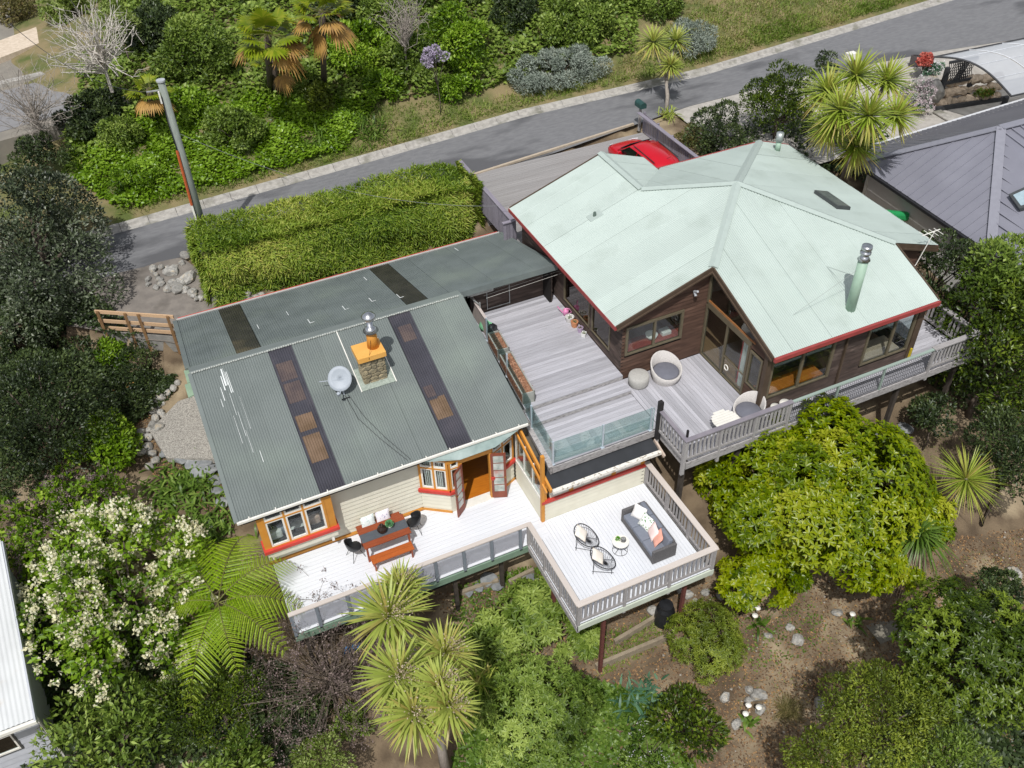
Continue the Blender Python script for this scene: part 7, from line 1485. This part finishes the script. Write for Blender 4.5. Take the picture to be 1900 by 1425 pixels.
# its roof window lies in the right-hand plane
n3 = unit(np.cross(B0 - AP, FR - AP)); n3 = n3 if n3[2] > 0 else -n3
def on3(px, py): r = ray(px, py); return CAM + r * (np.dot(AP - CAM, n3) / np.dot(r, n3))
q4 = [on3(*q) for q in ((1872, 365), (1905, 350), (1935, 380), (1892, 392))]
rw = MB().extr([p + n3 * .01 for p in q4], n3 * .14).build('roof_window', mat('dark_alu', '4c4f50'), nb); ce = sum(q4) / 4; MB().extr([ce + (p - ce) * .72 + n3 * .15 for p in q4], n3 * .01).build('pane', mat('sky_pane', 'a9bcc4', '96a9b2', rough=.1, spec=.6), rw)
mw_ = at(1648, 398, 2.5); tag(MB().extr([(mw_[0] - .6, mw_[1] + .35, 2.3), (mw_[0] - .45, mw_[1] + .6, 2.3), (mw_[0] + .75, mw_[1] - .35, 2.3), (mw_[0] + .6, mw_[1] - .6, 2.3)], (0, 0, .35)).build('kayak', mat('kayak_green', '2f9a5b', '2a8a50', rough=.35), bevel=.1), 'bright green upturned boat against the pale grey wall of the neighbouring house', 'boat')
# arched canopy
cn = thing('canopy', 'arched translucent canopy on dark posts beside the road at the right edge', 'canopy', at(1800, 190, 3.2))
A0, B1 = at(1735, 106, 5.0), at(1876, 179, 3.8); dv_ = at(1900, 72, 5.0) - A0; dv_ = unit(dv_ * np.array([1, 1, 0])) * 14
M_POLY = glassmat('polycarbonate', (.75, .78, .8), alpha=.62, body=(.55, .57, .6), rough=.2); M_DKS = mat('dark_stained_post', '3a3b3d', '2e2f31', rough=.7)
arc = [A0 + (B1 - A0) * t + V3((0, 0, 1)) * (.55 * math.sin(math.pi * t)) for t in np.linspace(0, 1, 13)]
for j in range(7):
    s0, s1 = j / 7, (j + 1) / 7; vs = [p + dv_ * s for p in arc for s in (s0, s1 - .004)]
    MB().add(vs, [(2 * i, 2 * i + 1, 2 * i + 3, 2 * i + 2) for i in range(12)]).build('panel', M_POLY, cn)
for j in range(8): MB().path([p + dv_ * (j / 7) + V3((0, 0, .015)) for p in arc], .025 if j else .05, 4).build('arched_bar', mat('pale_bar', 'c5c8cc', rough=.5) if j else M_DKS, cn)
for t in (0, 3, 6, 9, 12): MB().path([arc[t] + V3((0, 0, .01)), arc[t] + dv_ + V3((0, 0, .01))], .05 if t in (0, 12) else .022, 4).build('purlin', M_DKS if t in (0, 12) else mat('pale_bar', 'c5c8cc'), cn)
for px, py, k in ((1738, 197, 2), (1790, 187, 6), (1862, 196, 11)):
    g = at(px, py, 1.75); tq = dict([(2, (1745, 125)), (6, (1802, 148)), (11, (1868, 180))])[k]; zt2 = min(np.arange(2, 8, .02), key=lambda z_: abs(proj((g[0], g[1], z_))[1] - tq[1])); MB().beam((g[0], g[1], 1.5), (g[0], g[1], zt2), .2, .2, up=(0, 1, 0)).build('post', M_DKS, cn)
g0, g1 = at(1738, 197, 1.75), at(1790, 187, 1.75); la = MB()
for k in range(15):
    t = k / 14; a = g0 + (g1 - g0) * t; la.beam((a[0], a[1], 3.0), (a[0] + .5 * (1 if k < 8 else -1), a[1], 4.0), .03, .02); la.beam((a[0], a[1], 4.0), (a[0] + .5 * (1 if k < 8 else -1), a[1], 3.0), .03, .02)
la.build('lattice', M_DKS, cn, kind='stuff'); MB().beam((g0[0], g0[1], 2.95), (g1[0], g1[1], 2.95), .1, .12).build('rail', M_DKS, cn); MB().beam((g0[0], g0[1], 4.05), (g1[0], g1[1], 4.05), .1, .12).build('rail', M_DKS, cn)
M_TANR = mat('tan_rock', 'c0ad96', '9c8b78', rough=.9, rnd=.2, scale=4, amt=.9, coord='obj', bump=.3); TR = [rock_mesh('stone', M_TANR, s) for s in range(11, 15)]
sw = thing('stone_wall', 'low dry wall of tan boulders behind the dark canopy posts', 'wall', at(1770, 180, 3.0))
for row in range(3):
    for k in range(9):
        p = at(1745 + k * 13 + row * 4, 192 - k * 1.5, 1.9); put_rock('stone', (p[0], p[1] + .25 * row, 1.95 + row * .42), random.uniform(.45, .75), sw, TR, .8)
p = at(1722, 172, 2.4); put_rock('stone', p + V3((0, 0, .2)), 1.5, sw, ROCKS, 1.0)
tree('flowering_shrub', 'drift of pale pink and white flowers beside the big cabbage tree', 'shrub', 1702, 172, 2.7, 30, 'grey', 1600, .12, .06, rx=24, k=14, trunk=.03, fl=('pink', 420, .07, 5)); tree('flowering_shrub', 'low white flowering shrub at the foot of the canopy post', 'shrub', 1728, 128, 3.5, 18, 'bluegreen', 900, .12, .06, rx=26, k=9, trunk=.03, fl=('white', 120, .06, 4)); tree('flowering_shrub', 'coral red flowering bush at the tip of the canopy', 'shrub', 1717, 110, 4.0, 15, 'coral', 900, .12, .09, k=8, trunk=.03); tree('flowering_shrub', 'white flower edging along the concrete drive', 'shrub', 1718, 197, 2.3, 10, 'bluegreen', 500, .1, .06, rx=22, k=8, trunk=.02, fl=('pink', 160, .06, 4)); tree('shrub', 'green plants with yellow flowers between the canopy posts', 'shrub', 1828, 172, 2.3, 11, 'mid', 600, .14, .07, rx=24, k=8, trunk=.02, fl=('palmgold', 30, .06, 4))
g0, g1 = at(1690, 118, 3.3), at(1727, 120, 3.3); lw_ = thing('log_edging', 'dark upright log edging of the flower bed by the road', 'garden edging', g0)
for k in range(12): q = g0 + (g1 - g0) * k / 11; MB().tube((q[0], q[1], 2.9), (q[0], q[1], 3.75), .09, n=7).build('log', mat('dark_log', '5a5353', '433d3e', rough=.9), lw_)
tag(MB().beam(at(1735, 203, 1.85), at(1870, 182, 1.85), .15, .25).build('bed_edge', M_DKS), 'dark timber edge of the bed under the canopy', 'garden edging')
tag(MB().beam(at(1738, 206, 1.83), at(1768, 224, 1.83), .5, .06).build('drain_slab', M_KERB), 'pale concrete strip across the neighbour\'s driveway', 'slab')
# lower-left house with a white roof
wh = thing('house', 'white corrugated-roofed house with pale grey boards in the bottom left corner', 'house', at(30, 1370, -1.5))
P1 = at(62, 1330, .2); vx, vy = P1[0], P1[1]; _r = ray(10, 1050); _q = CAM + _r * ((vx - CAM[0]) / _r[0]); sl = (_q[2] - .2) / (_q[1] - vy); vl = min(9, _q[1] - vy + .8)
M_WROOF = mat('white_roof_paint', 'c9cbca', 'bec0bf', rough=.6, scale=1.5, amt=.7, c3='c3bfb8', s3=2, r3=(.6, .75)); M_PGB = mat('pale_grey_board', 'b9bcc2', 'aeb1b8', rough=.7, rnd=.03)
wr = MB().poly([(vx - 9, vy, .16), (vx, vy, .16), (vx, vy + vl, .16 + vl * sl), (vx - 9, vy + vl, .16 + vl * sl)]).build('roof', M_DARK, wh)
corr(wr, M_WROOF, vx - 9.1, vx, lambda u: vy - .05, lambda u: vy + vl, lambda u, v, h: (u, v, .2 + (v - vy) * sl + h), pitch=.13, amp=.014)
MB().box(vx - 9.1, vx + .05, vy - .16, vy - .06, .05, .17).build('gutter', M_WHITE, wh)
wall(wh, (vx - 9, vy + .45), (1, 0), 8.8, -5, .1, M_PGB, M_CREAMB, opens=[(7.1, 8.15, -1.6, -.7)], bh=.24); window(wh, fr((vx - 9, vy + .45), (1, 0)), 7.1, 8.15, -1.6, -.7, mat('dark_alu', '4c4f50'), M_WHITE, M_GLASS, fw=.06)
wall(wh, (vx - .2, vy + .45), (0, 1), vl - .5, -5, vl * sl, M_PGB, M_CREAMB, top=lambda s: .1 + s * sl, bh=.24); MB().beam((vx + .02, vy - .1, .1), (vx + .02, vy + vl, .1 + vl * sl), .05, .18).build('barge_board', M_PGB, wh)
MB().path([(vx - .12, vy + .38, -3), (vx - .12, vy + .38, -.4), (vx - .12, vy - .1, .05)], .05, 6).build('downpipe', M_WHITE, wh)
for lb_, px, py, zc, rp, rx_, lf, nn in (('dark bush under the tall grey-green tree by the rail fence', 150, 655, None, 50, 75, 'dark', 5000), ('dark bush filling the ground left of the rail fence end', 75, 620, None, 45, 95, 'dark', 5200), ('dark ivy-like bush at the foot of the rail fence', 215, 655, None, 36, 42, 'ivy', 2400), ('dark bush at the left edge under the tall grey-green tree', 35, 680, None, 60, 80, 'dark', 5200), ('dark undergrowth bush between the dark rounded tree and the flowering tree', 60, 900, -.6, 60, 85, 'dark', 4500), ('dark leafy bush below the bright green broad-leaved shrub', 175, 905, -1.0, 45, 70, 'dark', 3200), ('dark bush in the shade under the bare brown shrub', 560, 1330, -3.0, 60, 75, 'dark', 3800), ('small olive bush in front of the bare brown shrub', 655, 1340, -3.0, 42, 45, 'mid', 1800), ('dull bush in shade left of the right-hand flax', 1735, 770, .2, 50, 45, 'dark', 2600), ('olive bush filling the near edge of the upper street', 70, 285, 4.6, 45, 80, 'dark', 3600), ('leafy bush at the near edge of the upper street by the fan palm', 225, 250, 4.4, 42, 60, 'mid', 3200), ('mid-green bush on the bank under the pole cable guard', 250, 330, 3.6, 34, 60, 'ivy', 2800), ('yellowish bush at the far end of the upper street', 215, 35, 7.5, 45, 60, 'lime', 2800), ('dark shaded bush behind the grey sacking mat', 1850, 1090, -1.5, 50, 60, 'dark', 3000)):
    tree('shrub', lb_, 'shrub', px, py, zc, rp, lf, nn, .13, .06, rx=rx_, k=22, trunk=.05, rl=.34, jit=.8)
for poly, nn in (([(1300, 1090), (1600, 1120), (1650, 1240), (1450, 1330), (1300, 1290)], 700), ([(1560, 860), (1760, 760), (1800, 840), (1700, 900)], 500), ([(1650, 1080), (1890, 990), (1890, 1100), (1700, 1130)], 500), ([(840, 1100), (1000, 1060), (1060, 1130), (900, 1160)], 500)):
    grass('garden_weeds', poly, nn, .16, 'grass', W=.02, lean=.8)
ivy('garden_weeds', [(1300, 1090), (1500, 1110), (1560, 1200), (1400, 1250)], 500, .08, 'strap', h=.06); ivy('garden_weeds', [(840, 1090), (1010, 1050), (1080, 1150), (930, 1230), (840, 1180)], 1800, .1, 'strap', h=.12); ivy('garden_weeds', [(180, 640), (310, 650), (320, 730), (240, 800), (180, 760)], 4500, .12, 'dark', h=.4)
pb_ = scatter('p', [(1050, 1090), (1300, 1060), (1900, 980), (1960, 1440), (1150, 1440), (880, 1250), (800, 1100)], 900, None)
vs_, fs_ = [], []
for i, p in enumerate(pb_):
    r_ = .015 + .045 * random.random() ** 3; k = len(vs_); a = random.random() * 6
    vs_ += [(p[0] + r_ * math.cos(a + q * 1.57) * (1 if q % 2 else .7), p[1] + r_ * math.sin(a + q * 1.57), p[2]) for q in range(4)] + [(p[0], p[1], p[2] + r_ * .8)]
    fs_ += [(k + q, k + (q + 1) % 4, k + 4) for q in range(4)]
MB().add(vs_, fs_).build('pebbles', mat('pebble', 'a8a196', '837b70', rough=.95, scale=2), kind='stuff')
